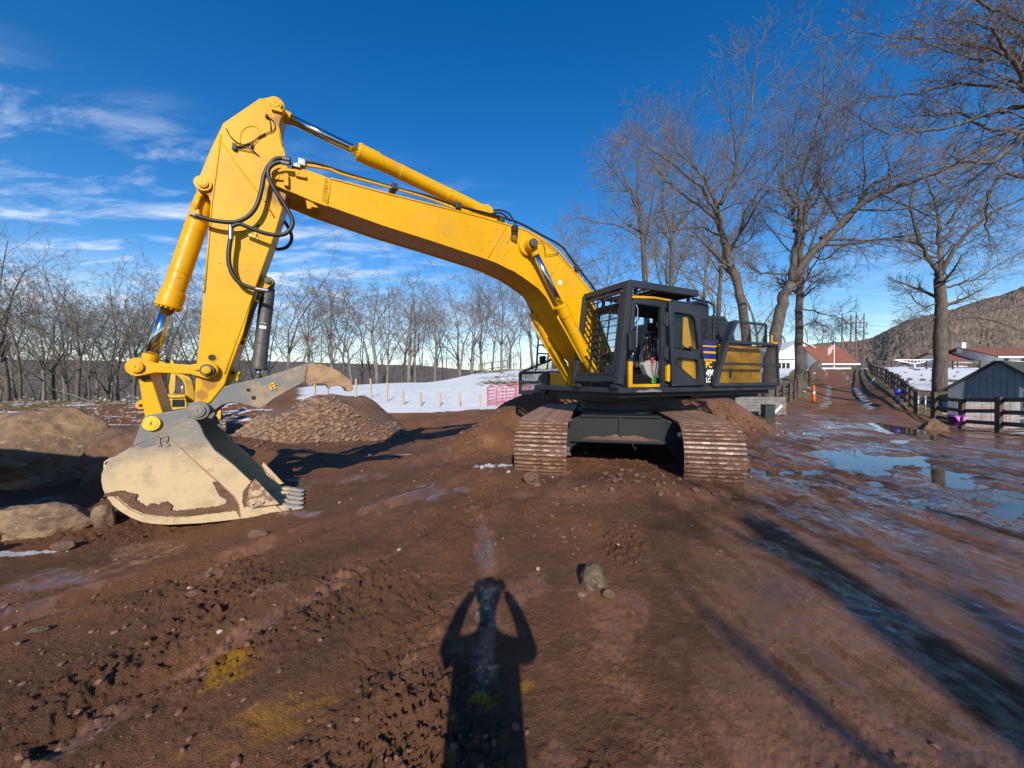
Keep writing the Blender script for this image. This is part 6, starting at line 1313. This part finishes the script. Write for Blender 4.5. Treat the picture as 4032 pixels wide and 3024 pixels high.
# plank wall behind the board fence, pink gate, purple feeder
wp0, wp1 = Vector((20.5,17.7,0)), Vector((23.1,15.6,0)); dv = (wp1-wp0); wl0 = dv.length; dv.normalize()
pw = thing('plank_wall', 'low wall of pale weathered planks behind the dark board fence', 'wall', (wp0.x, wp0.y, gz(wp0.x, wp0.y)))
x = 0.0
while x < wl0:
    w = rng.uniform(.20,.30)
    if not (.48*wl0 < x < .55*wl0):
        q = dv*(x+w/2); zz0 = gz(wp0.x+q.x, wp0.y+q.y) - pw.location.z; hgt = rng.uniform(1.15,1.28); obj('plank', MB().bar(q+Vector((0,0,zz0-.1)), q+Vector((0,0,zz0+hgt)), w*.96, .03, Vector((-dv.y,dv.x,0))), MT['board_pale'], pw)
    x += w
obj('plank_rail', MB().bar(dv*0+Vector((.05,0,.5)), dv*wl0+Vector((.05,0,.45)), .05,.1), MT['board_pale'], pw)
pgp = W('r9',1400,1300,15.9); pg = thing('pink_gate', 'small pink metal gate behind the dark board fence', 'gate', (pgp.x, pgp.y, gz(pgp.x,pgp.y)))
for k in range(5): obj('rail', MB().tube([Vector((-.42,.34,.12+k*.19)), Vector((.42,-.34,.12+k*.19))], .018, 6), MT['pink_pale'], pg)
for f in (-1,1): obj('upright', MB().tube([Vector((.42*f,-.34*f,.0)), Vector((.42*f,-.34*f,.90))], .02, 6), MT['pink_pale'], pg)
pp_ = W('r9',960,1300,13.9); pz = gz(pp_.x,pp_.y); pf = thing('feed_tub', 'purple plastic feed tub with pink handles hung on the board fence', 'tub', (pp_.x, pp_.y, pz))
mb = MB().loft([[(r_*math.cos(a), r_*.8*math.sin(a), z) for a in np.linspace(0, math.tau, 17)[:-1]] for r_, z in ((.13,.25),(.19,.52),(.24,.62),(.22,.62),(.16,.32))]); obj('tub', mb, MT['purple'], pf, smooth=True)
for s in (-1,1): obj('handle', MB().prism([(s*.06,.58),(s*.22,.56),(s*.08,.40)], -.21, -.19), MT['purple_light'], pf)
put('bush_root', rock_mesh('bush_root', 71, (.55,.35,.38), MT['boulder_dirt'], 4, .6), (15.2,13.9,gz(15.2,13.9)+.1), 'dark clump of earth and roots beside the purple tub', 'earth clump')
bb = W('r9',130,830,21); bo = thing('blue_bucket', 'blue plastic bucket hung on the right lane fence', 'bucket', (bb.x,bb.y,gz(bb.x,bb.y)))
obj('pail', MB().loft([[(r_*math.cos(a), r_*math.sin(a), z) for a in np.linspace(0, math.tau, 13)[:-1]] for r_, z in ((.11,.55),(.15,.92),(.13,.92),(.10,.6))]), MT['blue_plastic'], bo, smooth=True); obj('strap', MB().bar((0,0,.5),(.1,-.05,.1),.1,.03), MT['blue_plastic'], bo)
# ---------------------------------------------------------------- shed
a, b = Vector((23.8,21.0,0)), Vector((25.3,17.94,0)); gd = (b-a).normalized(); rd_ = Vector((-gd.y, gd.x, 0)); rd_ = rd_ if rd_.x > 0 else -rd_; gw = (b-a).length
zg = -.75; ez, pz = 1.14, 2.54; sh = thing('shed', 'small blue-grey board shed with steep gable behind the right-hand fence', 'shed', (a.x, a.y, zg)); O_ = Vector((a.x,a.y,zg))
nb = 15; wallo = obj('wall', MB().add(*(lambda: ([Vector((0,0,0))+rd_*.06, gd*gw+rd_*.06, gd*gw+Vector((0,0,ez-zg))+rd_*.06, gd*gw/2+Vector((0,0,pz-zg))+rd_*.06, Vector((0,0,ez-zg))+rd_*.06]+[p+rd_*5 for p in (Vector((0,0,0)), gd*gw, gd*gw+Vector((0,0,ez-zg)), gd*gw/2+Vector((0,0,pz-zg)), Vector((0,0,ez-zg)))], [(0,1,2,3,4),(9,8,7,6,5),(0,4,9,5),(1,6,7,2)]))()), MT['shed_blue'], sh)
for i in range(nb):
    f0_, f1_ = i/nb, (i+.955)/nb; hz = lambda f: (ez-zg) + (pz-ez)*(1-abs(2*f-1))
    P = [gd*gw*f0_, gd*gw*f1_, gd*gw*f1_+Vector((0,0,hz(f1_)-.03))]
    if f0_ < .5 < f1_: P.append(gd*gw*.5+Vector((0,0,hz(.5)-.03)))
    P.append(gd*gw*f0_+Vector((0,0,hz(f0_)-.03))); n = len(P); Q2 = [p+rd_*.035 for p in P]
    obj('board', MB().add(P+Q2, [tuple(range(n)), tuple(range(2*n-1,n-1,-1))]+[(k,k+n,(k+1)%n+n,(k+1)%n) for k in range(n)]), MT['shed_blue'], wallo)
for s0, s1 in ((0,.5),(1,.5)):
    e0 = gd*gw*s0 + Vector((0,0,ez-zg)); e1 = gd*gw*.5 + Vector((0,0,pz-zg)); dn = (e0-e1).normalized(); e0 = e0 + dn*.25
    up_ = dn.cross(rd_).normalized(); up_ = up_ if up_.z > 0 else -up_
    P = [e0-rd_*.2, e1-rd_*.2, e1+rd_*5.2, e0+rd_*5.2]; obj('roof', MB().add([p+up_*.01 for p in P]+[p+up_*.10 for p in P], [(0,1,2,3),(7,6,5,4),(0,4,5,1),(1,5,6,2),(2,6,7,3),(3,7,4,0)]), MT['shed_roof'], sh)
wx_ = gd*gw*.86 - rd_*.03 + Vector((0,0,1.1)); obj('window', MB().bar(wx_, wx_+Vector((0,0,.75)), .55, .05, rd_), MT['white_paint'], sh); obj('window_pane', MB().bar(wx_-rd_*.03+Vector((0,0,.08)), wx_-rd_*.03+Vector((0,0,.68)), .42, .03, rd_), MT['window_dark'], sh)
# ---------------------------------------------------------------- houses on the crest
def house(label, x0, x1, y0, y1, zb, zw, zr, ridge_x=True, wins=(), roof='roof_brown', ov=.5, base_extra=()):
    h = thing('house', label, 'house', ((x0+x1)/2, y0, zb)); o = Vector(h.location); mb = MB()
    c = [(x0,y0),(x1,y0),(x1,y1),(x0,y1)]; vs = [Vector((x,y,zb-1)) for x, y in c] + [Vector((x,y,zw)) for x, y in c]; fs = [(0,1,5,4),(1,2,6,5),(2,3,7,6),(3,0,4,7)]
    ym, xm = (y0+y1)/2, (x0+x1)/2
    if ridge_x: vs += [Vector((x0,ym,zr)), Vector((x1,ym,zr))]; fs += [(4,7,8),(5,9,6),(4,8,9,5),(7,6,9,8)]
    else: vs += [Vector((xm,y0,zr)), Vector((xm,y1,zr))]; fs += [(4,5,8),(6,7,9),(4,8,9,7),(5,6,9,8)]
    obj('wall', mb.add([v-o for v in vs], fs), MT['white_paint'], h)
    sl = (zr-zw)/((y1-y0)/2 if ridge_x else (x1-x0)/2)
    for s in (-1, 1):
        if ridge_x: e = y0-ov if s < 0 else y1+ov; P = [Vector((x0-ov,e,zw-sl*ov)), Vector((x1+ov,e,zw-sl*ov)), Vector((x1+ov,ym,zr)), Vector((x0-ov,ym,zr))]
        else: e = x0-ov if s < 0 else x1+ov; P = [Vector((e,y0-ov,zw-sl*ov)), Vector((e,y1+ov,zw-sl*ov)), Vector((xm,y1+ov,zr)), Vector((xm,y0-ov,zr))]
        up_ = Vector((0,0,.05)); obj('roof', MB().add([p+up_-o for p in P]+[p+up_*4-o for p in P], [(0,1,2,3),(7,6,5,4),(0,4,5,1),(1,5,6,2),(2,6,7,3),(3,7,4,0)]), MT[roof], h)
        if ridge_x and s < 0: obj('fascia', MB().bar(P[0]-o+Vector((0,-.03,.05)), P[1]-o+Vector((0,-.03,.05)), .06, .22), MT['white'], h)
    for wx0, wx1, wz0, wz1 in wins:
        w_ = obj('window', MB().box2((wx0-o.x,y0-.06-o.y,wz0-o.z),(wx1-o.x,y0+.02-o.y,wz1-o.z)), MT['white'], h); n = max(1, round((wx1-wx0)/.8))
        for k in range(n): a0 = wx0 + (wx1-wx0)*(k+.1)/n; a1 = wx0 + (wx1-wx0)*(k+.9)/n; obj('window_pane', MB().box2((a0-o.x,y0-.09-o.y,wz0+.1-o.z),(a1-o.x,y0-.04-o.y,wz1-.1-o.z)), MT['window_dark'], w_)
    return h
def zD(y, d): return CAMH + (818-y)/831*d
def xD(x, d): return (x-1106)/831*d
hA = house('white house with long red-brown roof at the crest of the lane', xD(1776,72), xD(1838,72), 72, 80, 3.6, zD(780,72), zD(750,76), True, [(xD(1786,72),xD(1793,72),4.1,4.75),(xD(1817,72),xD(1827,72),4.1,4.75)], ov=.9)
hB = house('tall white gabled house left of the red-brown roof at the crest', xD(1680,76), xD(1776,76), 76, 86, 3.6, zD(764,76), zD(737,76), False, [(xD(1752,76),xD(1769,76),5.6,6.4)], roof='white_paint', ov=.5)
hC = house('low open white shed in front of the tall gabled house', xD(1672,70), xD(1716,70), 70, 75, 3.3, zD(772,70), zD(760,73), True, [(xD(1678,70),xD(1706,70),3.4,4.7)], roof='white_paint', ov=.4)  # dark panes stand in for the shade inside the open front
hD = house('ranch house with low red-brown roof beyond the right-hand pasture', xD(2059,63), xD(2139,63), 63, 70, 3.4, zD(780,63), zD(764,66.5), True, [(xD(2062,63),xD(2080,63),3.9,4.5),(xD(2110,63),xD(2120,63),3.7,4.5)], ov=.7)
hE = house('higher white house with red-brown roof at the right edge, partly behind the shed', xD(2152,60), xD(2330,60), 60, 69, 3.4, zD(769,60), zD(753,64.5), True, [(xD(2166,60),xD(2178,60),4.3,5.1),(xD(2203,60),xD(2212,60),4.3,5.1)], ov=.8)
obj('chimney', MB().box2((-7.2,4.0,2.6),(-6.5,4.7,4.3)), MT['white_paint'], hE)
# ---------------------------------------------------------------- power-line frames, wires, flag
def hframe(label, xa, xb, ytop_a, ytop_b, ybar, xl, xr, d):
    r = thing('power_pylon', label, 'pylon', (xD(1618+.2684*xa, d), d, gz(xD(1618+.2684*xa, d), d)), 0, 'wooden power-line frames'); o = Vector(r.location)
    def p(x, y): return W('r1', x, y, d) - o
    for x, yt in ((xa,ytop_a),(xb,ytop_b)): q = p(x, yt); obj('pole', MB().tube([Vector((q.x,0,-1)), q], [.28,.20], 8), MT['pole_rust'], r)
    obj('crossarm', MB().bar(p(xl,ybar), p(xr,ybar+4), .28, .32), MT['pole_rust'], r)
    for (x0, y0), (x1, y1) in (((xa,ytop_a+20),((xa+xb)/2,ybar)), ((xb,ytop_b+20),((xa+xb)/2,ybar)), ((xa,ybar+115),(xb,ybar+250)), ((xb,ybar+115),(xa,ybar+250))): obj('brace', MB().bar(p(x0,y0), p(x1,y1), .22, .22), MT['pole_rust'], r)
    for x in (xl+4, (xa+xb)/2, xr-4): obj('insulator', MB().tube([p(x,ybar), p(x,ybar+45)], .14, 6), MT['steel_dark'], r)
hframe('left one of two reddish wooden H-frame pylons beyond the lane', 748, 820, 275, 285, 352, 715, 860, 150); hframe('right one of two reddish wooden H-frame pylons beyond the lane', 862, 925, 265, 275, 345, 828, 950, 146)
for i, (y0, y1) in enumerate(((398,402),(410,420),(425,440),(440,455),(352,300))):
    a = W('r1', 940 if i < 4 else 862, y0, 148); b = W('r1', 2600, y1, 150 if i < 4 else 120); q = [a.lerp(b, f) - Vector((0,0,3.0*4*f*(1-f))) for f in np.linspace(0,1,16)]
    tag(obj('power_line', MB().tube(q, .045, 5), MT['steel_dark']), f'{("uppermost","second","third","lowest","thin ground")[i]} power-line wire running right from the pylons', 'wire', 'power-line wires')
fpz = W('r1',683,690,66); fl = thing('flagpole', 'slim white flagpole with a limp striped flag by the crest houses', 'flagpole', (fpz.x, fpz.y, gz(fpz.x,fpz.y))); o = Vector(fl.location); tp_ = W('r1',683,452,66)-o
obj('pole', MB().tube([Vector((0,0,-.3)), Vector((0,0,tp_.z))], [.07,.05], 8), MT['white'], fl)
t = NT('flag_cloth'); sx_ = t.sep(); wv_ = t.math('SINE', t.math('MULTIPLY', t.math('ADD', sx_[2], t.math('MULTIPLY', sx_[0], .6)), 26)); t.set(Base_Color=t.mix(t.ramp(wv_,-.1,.1),(.5,.02,.03),(.75,.74,.72)), Roughness=.8)
mb = MB(); fz = tp_.z - .9
for i in range(9):
    for j in range(5): mb.v.append((-.05-.17*i*.7, .10*math.sin(i*1.1), fz - j*.33 - i*.17))
mb.f = [(i*5+j, i*5+j+1, (i+1)*5+j+1, (i+1)*5+j) for i in range(8) for j in range(4)]; fo = obj('flag', mb, t.m, fl, smooth=True); fo.modifiers.new('thick','SOLIDIFY').thickness = .02
obj('flag_canton', MB().prism([(-.06,fz+.02),(-.40,fz-.22),(-.40,fz-.75),(-.06,fz-.6)], -.06, -.035), MT['blue'], fl)
# white slatted frame lying on the crest
q0, q1, q2 = W('r9',60,430,56), W('r9',370,488,56), W('r9',650,432,56); wf_ = thing('slat_frame', 'white slatted frame shaped like a shallow V on the pasture crest', 'frame', (q1.x, q1.y, gz(q1.x,q1.y))); o = Vector(wf_.location)
for a, b in ((q0,q1),(q1,q2),(q0+Vector((0,0,.0)),q2)): obj('beam', MB().bar(a-o, b-o, .12, .12), MT['white'], wf_)
for k in range(1, 12):
    f = k/12; tpp = q0.lerp(q2, f); bt = q0.lerp(q1, f*2) if f < .5 else q1.lerp(q2, f*2-1); obj('slat', MB().bar(tpp-o, bt-o-Vector((0,0,.01)), .06, .06, (0,1,0)), MT['white'], wf_)
obj('support', MB().bar(Vector((0,0,-.1)), q1-o, .15,.15,(0,1,0)), MT['white'], wf_)
# ---------------------------------------------------------------- cone, stakes, corral panels
pc_ = W('r1',520,1005,24); cn = thing('traffic_channelizer', 'slim orange traffic post with white bands at the foot of the lane', 'traffic cone', (pc_.x, pc_.y, gz(pc_.x,pc_.y)))
prof = [(.085,.05),(.075,.35),(.06,.80),(.05,1.02),(.03,1.06)]; ringf = lambda r_, z: [(r_*math.cos(a), r_*math.sin(a), z) for a in np.linspace(0, math.tau, 17)[:-1]]
obj('post', MB().loft([ringf(r_, z) for r_, z in prof]), MT['orange'], cn, smooth=True); obj('base', MB().loft([ringf(.20,0),ringf(.20,.03),ringf(.11,.06)]), MT['rubber'], cn)
for z0 in (.30,.58): obj('reflective_band', MB().loft([ringf(.082-.02*z0,z0),ringf(.080-.02*z0-.004,z0+.13)], False), MT['reflect'], cn, smooth=True)
obj('handle', MB().tube([(math.cos(a)*.04,0,1.08+.04*math.sin(a)) for a in np.linspace(0,math.tau,12)], .012, 6), MT['orange'], cn)
stk = [(690,728,24),(782,754,24),(975,692,25),(1080,690,25),(1192,718,23.5),(1305,770,22.3),(1428,785,22),(1560,793,22),(1697,796,22),(1840,800,22)]
for i, (x, yt, d) in enumerate(stk):
    p = W('r4', x, yt, d); z = gz(p.x, p.y); h = max(.55, p.z - z); s0 = .045
    o = obj('stake', MB().loft([[(sx*s0+dx, sy*s0, zz) for sx, sy in ((-1,-1),(1,-1),(1,1),(-1,1))] for zz, dx in ((-.25,0),(h*.5,rng.gauss(0,.01)),(h,rng.gauss(0,.02)))]), MT['stake_wood'], None, loc_=(p.x, p.y, z))
    tag(o, f'bare wooden stake, {ORD[i]} from the left in the line along the snow edge', 'stake', 'wooden stakes at the snow edge')
def corral(label, p0, p1, h, rails=6):
    z = gz(p0[0], p0[1]); r = thing('corral_panel', label, 'livestock panel', (p0[0], p0[1], z), 0, 'pink livestock panels'); d = Vector((p1[0]-p0[0], p1[1]-p0[1], gz(*p1)-z))
    for f in (0, .5, 1): obj('upright', MB().tube([d*f, d*f+Vector((0,0,h))], .024, 6), MT['pink'], r)
    for k in range(rails): obj('rail', MB().tube([d*0+Vector((0,0,.12+(h-.14)*k/(rails-1))), d+Vector((0,0,.12+(h-.14)*k/(rails-1)))], .020, 6), MT['pink'], r)
corral('pink tubular livestock panel nearest the stakes on the snow', (-1.42,22.2), (-.35,22.0), 1.12); corral('pink tubular livestock panel folded back behind the nearest one', (-1.38,22.3), (.3,23.4), 1.12); corral('pink tubular livestock panel beside the excavator step guard', (-.33,22.0), (1.1,22.3), 1.10)
corral('pink tubular livestock panel furthest back in the group', (.2,23.6), (1.9,23.2), 1.10)
# low board wall, green box and plank at the end of the spoil heap
p = W('r1',90,1060,17.5); lw = thing('board_wall', 'short weathered board wall with horizontal planks behind the spoil heap', 'wall', (p.x, p.y, gz(p.x,p.y)))
for k in range(6): obj('plank', MB().box((rng.uniform(-.03,.03),0,.08+k*.135), (2.3,.05,.125)), MT['board_grey'], lw)
for x in (-1.05,0,1.05): obj('post', MB().box((x,.08,.35),(.12,.10,.95)), MT['fence_wood'], lw)
p = W('r1',150,1050,16.6); tag(obj('green_box', MB().box((0,0,.25),(.42,.35,.52)).box((0,0,.535),(.46,.39,.04)), MT['green_dark'], loc_=(p.x,p.y,gz(p.x,p.y)), bevel=.02), 'dark green plastic box standing at the end of the board wall', 'box')
p = W('r1',222,1050,17); tag(obj('plank', MB().bar((-.25,0,.02),(.22,0,.48),.10,.03,(0,1,0)), MT['white_paint'], loc_=(p.x,p.y,gz(p.x,p.y))), 'white plank leaning by the foot of the left lane fence', 'plank')
for i, (x, y, a, l) in enumerate(((1230,1085,.1,.8),(1330,1085,-.2,.6),(920,1150,1.2,.6))):
    p = WG('r4', x, y); tag(obj('stick_of_wood', MB().tube([(-l/2*math.cos(a),-l/2*math.sin(a)*.6,.02),(0,.03,.05),(l/2*math.cos(a),l/2*math.sin(a)*.6,.02)], [.018,.016,.01], 6), MT['stake_wood' if i < 2 else 'twig'], loc_=(p.x,p.y,gz(p.x,p.y))), ('pale broken branch on the soil right of the rubble pile','shorter pale branch beside the broken branch','dark twig on the soil before the rubble pile')[i], 'branch')
for a, b, lab in (((410,1270),(735,1450),'thin fallen sapling leaning at the edge of the left-hand wood'),((1000,1300),(1130,1420),'short dead branch by the edge of the left-hand wood')):
    p, q = W('r2',*a,30), W('r2',*b,28); q.z = gz(q.x,q.y)+.05; tag(obj('dead_branch', MB().tube([p-q, (p-q)*.5+Vector((0,0,.06)), Vector((0,0,0))], [.02,.035,.045], 6), MT['bark_pale'], loc_=q), lab, 'branch')
# ---------------------------------------------------------------- second excavator in the background
YO = MT['yellow_old']; sd2 = 15.6; bp_ = W('c8', 640, 1500, sd2); zg2 = gz(bp_.x, bp_.y)
e2 = thing('excavator', 'small pale yellow excavator in the distance, seen between the big stick and bucket link', 'excavator', (bp_.x, bp_.y, zg2)); o2 = Vector(e2.location)
def p8(x, y, dd=0.0): return W('c8', x, y, sd2+dd) - o2
v8 = Vector((bp_.x, bp_.y, 0)).normalized()
def slab8(pp, d0, d1):
    n = len(pp); A = [p8(x, y, d0) for x, y in pp]; Bk = [a + v8*(d1-d0) for a in A]; return MB().add(A+Bk, [tuple(range(n)), tuple(range(2*n-1,n-1,-1))]+[(i,i+n,(i+1)%n+n,(i+1)%n) for i in range(n)])
for x0, x1 in ((230,420),(980,1180)):
    yb = (Vector((0,0,gz(bp_.x,bp_.y)))); q0, q1 = p8(x0,1500), p8(x1,1500); w = q1.x-q0.x; cx = (q0.x+q1.x)/2
    tr = obj('track', MB().prism([(-1.3,.35),(-1.2,.08),(-1,-.02),(1,-.02),(1.2,.08),(1.3,.35),(1.2,.62),(1,.70),(-1,.70),(-1.2,.62)], -w/2+.03, w/2-.03), MT['track_mud'], e2, loc_=Vector((cx,0,0))+v8*1.3, rot=(0,0,math.atan2(-v8.y,-v8.x)))
    for k in range(9): a = R(-75+18.75*k); obj('track_shoe', MB().box((1.0+.36*math.cos(a)-.03, 0, .34+.36*math.sin(a)), (.05,w,.10), Matrix.Rotation(-a,3,'Y')), MT['grouser'], tr)
obj('house_body', slab8([(240,1130),(1120,1130),(1118,1290),(1010,1290),(260,1290)], .1, 2.4), YO, e2, bevel=.04); obj('undercarriage', slab8([(420,1290),(980,1290),(980,1440),(420,1440)], .6, 2.0), MT['dark_frame'], e2)
obj('counterweight_corner', slab8([(1030,1095),(1120,1100),(1118,1250),(1012,1250)], .0, .3), YO, e2, bevel=.03)
c2 = obj('cab', slab8([(270,925),(300,900),(545,905),(560,1020),(550,1130),(270,1130)], .2, 1.5), YO, e2, bevel=.03)
obj('cab_roof', slab8([(208,855),(235,845),(535,855),(545,890),(300,905),(225,872)], .1, 1.6), YO, c2, bevel=.03); obj('windscreen', slab8([(322,928),(520,922),(522,1042),(322,1045)], .17, .22), MT['window_dark'], c2); obj('side_window', slab8([(276,945),(292,940),(292,1090),(276,1090)], .18, .24), MT['window_dark'], c2)
obj('boom', slab8([(545,960),(530,700),(490,610),(400,530),(330,505),(345,490),(500,520),(600,560),(655,650),(690,800),(690,950),(640,980)], .9, 1.4), YO, e2, bevel=.02)
for k in range(4): obj('hydraulic_pipe', MB().tube(spline([p8(x+k*32, y+k*8, .82) for x, y in ((560,930),(555,800),(550,690),(520,610),(450,545))]), .016, 6), YO, e2, smooth=True)
obj('stick', slab8([(265,700),(300,520),(290,330),(310,255),(360,270),(375,330),(378,560),(370,760),(330,850),(280,850)], 1.6, 2.0), YO, e2, bevel=.02); obj('cylinder', MB().tube([p8(490,660,1.2), p8(485,850,1.2)], .05, 10), CHR, e2, smooth=True); obj('linkage', slab8([(310,255),(345,262),(395,330),(360,345)], 1.5, 1.7), DRK, e2)
# ---------------------------------------------------------------- photographer (casts the shadow in the foreground)
def skinfig(name, verts, edges, root, mat, parent=None, lv=2):
    me = bpy.data.meshes.new(name); me.from_pydata([v[:3] for v in verts], edges, []); o = bpy.data.objects.new(name, me); COL.objects.link(o); me.materials.append(mat)
    if parent is not None: o.parent = parent
    sk = o.modifiers.new('skin', 'SKIN'); sk.use_smooth_shade = True; lay = me.skin_vertices[0] if me.skin_vertices else None
    if lay is None: me.skin_vertices.new() if hasattr(me.skin_vertices, 'new') else None; lay = me.skin_vertices[0]
    for i, v in enumerate(verts): lay.data[i].radius = (v[3], v[4] if len(v) > 4 else v[3]); lay.data[i].use_root = i == root
    ss = o.modifiers.new('sub', 'SUBSURF'); ss.levels = ss.render_levels = lv
    return o
PX, PY = -.02, -.20
bv = [(0,-.04,.98,.19,.14),(0,-.04,1.18,.18,.13),(0,-.03,1.38,.185,.125),(0,-.02,1.49,.07,.07),(0,0,1.57,.06,.06),(0,.02,1.66,.082,.10),(0,.02,1.76,.082,.10),(0,.02,1.82,.05,.06),
  (.10,-.04,.90,.11,.11),(.11,-.02,.52,.070,.075),(.12,-.06,.10,.048,.05),(.13,.06,.04,.045,.035),(-.10,-.04,.90,.11,.11),(-.11,-.02,.52,.070,.075),(-.12,-.06,.10,.048,.05),(-.13,.06,.04,.045,.035),
  (.18,-.03,1.41,.07,.07),(.265,.10,1.33,.058,.058),(.20,.16,1.52,.046,.046),(.125,.17,1.66,.034,.034),(-.18,-.03,1.41,.07,.07),(-.265,.10,1.33,.058,.058),(-.20,.16,1.52,.046,.046),(-.125,.17,1.66,.034,.034)]
be = [(0,1),(1,2),(2,3),(3,4),(4,5),(5,6),(6,7),(0,8),(8,9),(9,10),(10,11),(0,12),(12,13),(13,14),(14,15),(2,16),(16,17),(17,18),(18,19),(2,20),(20,21),(21,22),(22,23)]
per_ = thing('person', 'photographer in dark clothes holding up a phone, seen only by the shadow', 'person', (PX, PY, gz(PX,PY)))
skinfig('body', bv, be, 0, MT['cloth'], per_)
for s in (-1, 1):
    hv = [(s*.125,.17,1.66,.028,.022),(s*.105,.175,1.70,.034,.018)]; hedges = [(0,1)]
    for k in range(4):
        b_ = len(hv); hv += [(s*.105,.180,1.680+.022*k,.0095),(s*.092,.186,1.681+.021*k,.009),(s*.068,.184-.002*k,1.682+.020*k,.008)]; hedges += [(1,b_),(b_,b_+1),(b_+1,b_+2)]
    b_ = len(hv); hv += [(s*.095,.150,1.69,.011),(s*.072,.152,1.70,.010)]; hedges += [(1,b_),(b_,b_+1)]
    skinfig('hand', hv, hedges, 0, MT['skin'], per_, 1)
import bmesh as _bm
mb = MB(); 
for j in range(9):
    th_ = math.pi*j/8*.62; mb.v += [(.098*math.sin(th_)*math.cos(a), 0+.115*math.sin(th_)*math.sin(a), 1.735+.125*math.cos(th_)) for a in np.linspace(0,math.tau,17)[:-1]]
mb.f = [(j*16+i, j*16+(i+1)%16, (j+1)*16+(i+1)%16, (j+1)*16+i) for j in range(8) for i in range(16)]; obj('hair', mb, MT['hair'], per_, smooth=True)
fc = MB().loft([[(r_*math.cos(a), .145+.02*math.sin(a)*0+yy, z) for a in (0,1)] for r_, yy, z in ((.01,0,1.69),(.01,0,1.7))], False) if False else None
obj('nose', MB().loft([[(-.012,.11,1.70),(.012,.11,1.70),(0,.140,1.695)],[(-.006,.11,1.745),(.006,.11,1.745),(0,.12,1.745)]]), MT['skin'], per_)
for s in (-1,1): obj('eye', MB().tube([(s*.034,.108,1.742),(s*.034,.122,1.742)], [.014,.010], 10), MT['white'], per_); obj('ear', MB().loft([[(s*.085,.03,1.70),(s*.10,.02,1.70),(s*.10,.05,1.70)],[(s*.088,.02,1.76),(s*.108,.0,1.76),(s*.104,.05,1.76)]]), MT['skin'], per_)
obj('mouth', MB().box((0,.115,1.665),(.05,.012,.010)), MT['red'], per_)
tag(obj('phone', MB().box((0,-.032,1.712),(.158,.009,.076)), MT['black'], bevel=.004), 'black phone held sideways in both raised hands of the photographer', 'phone')
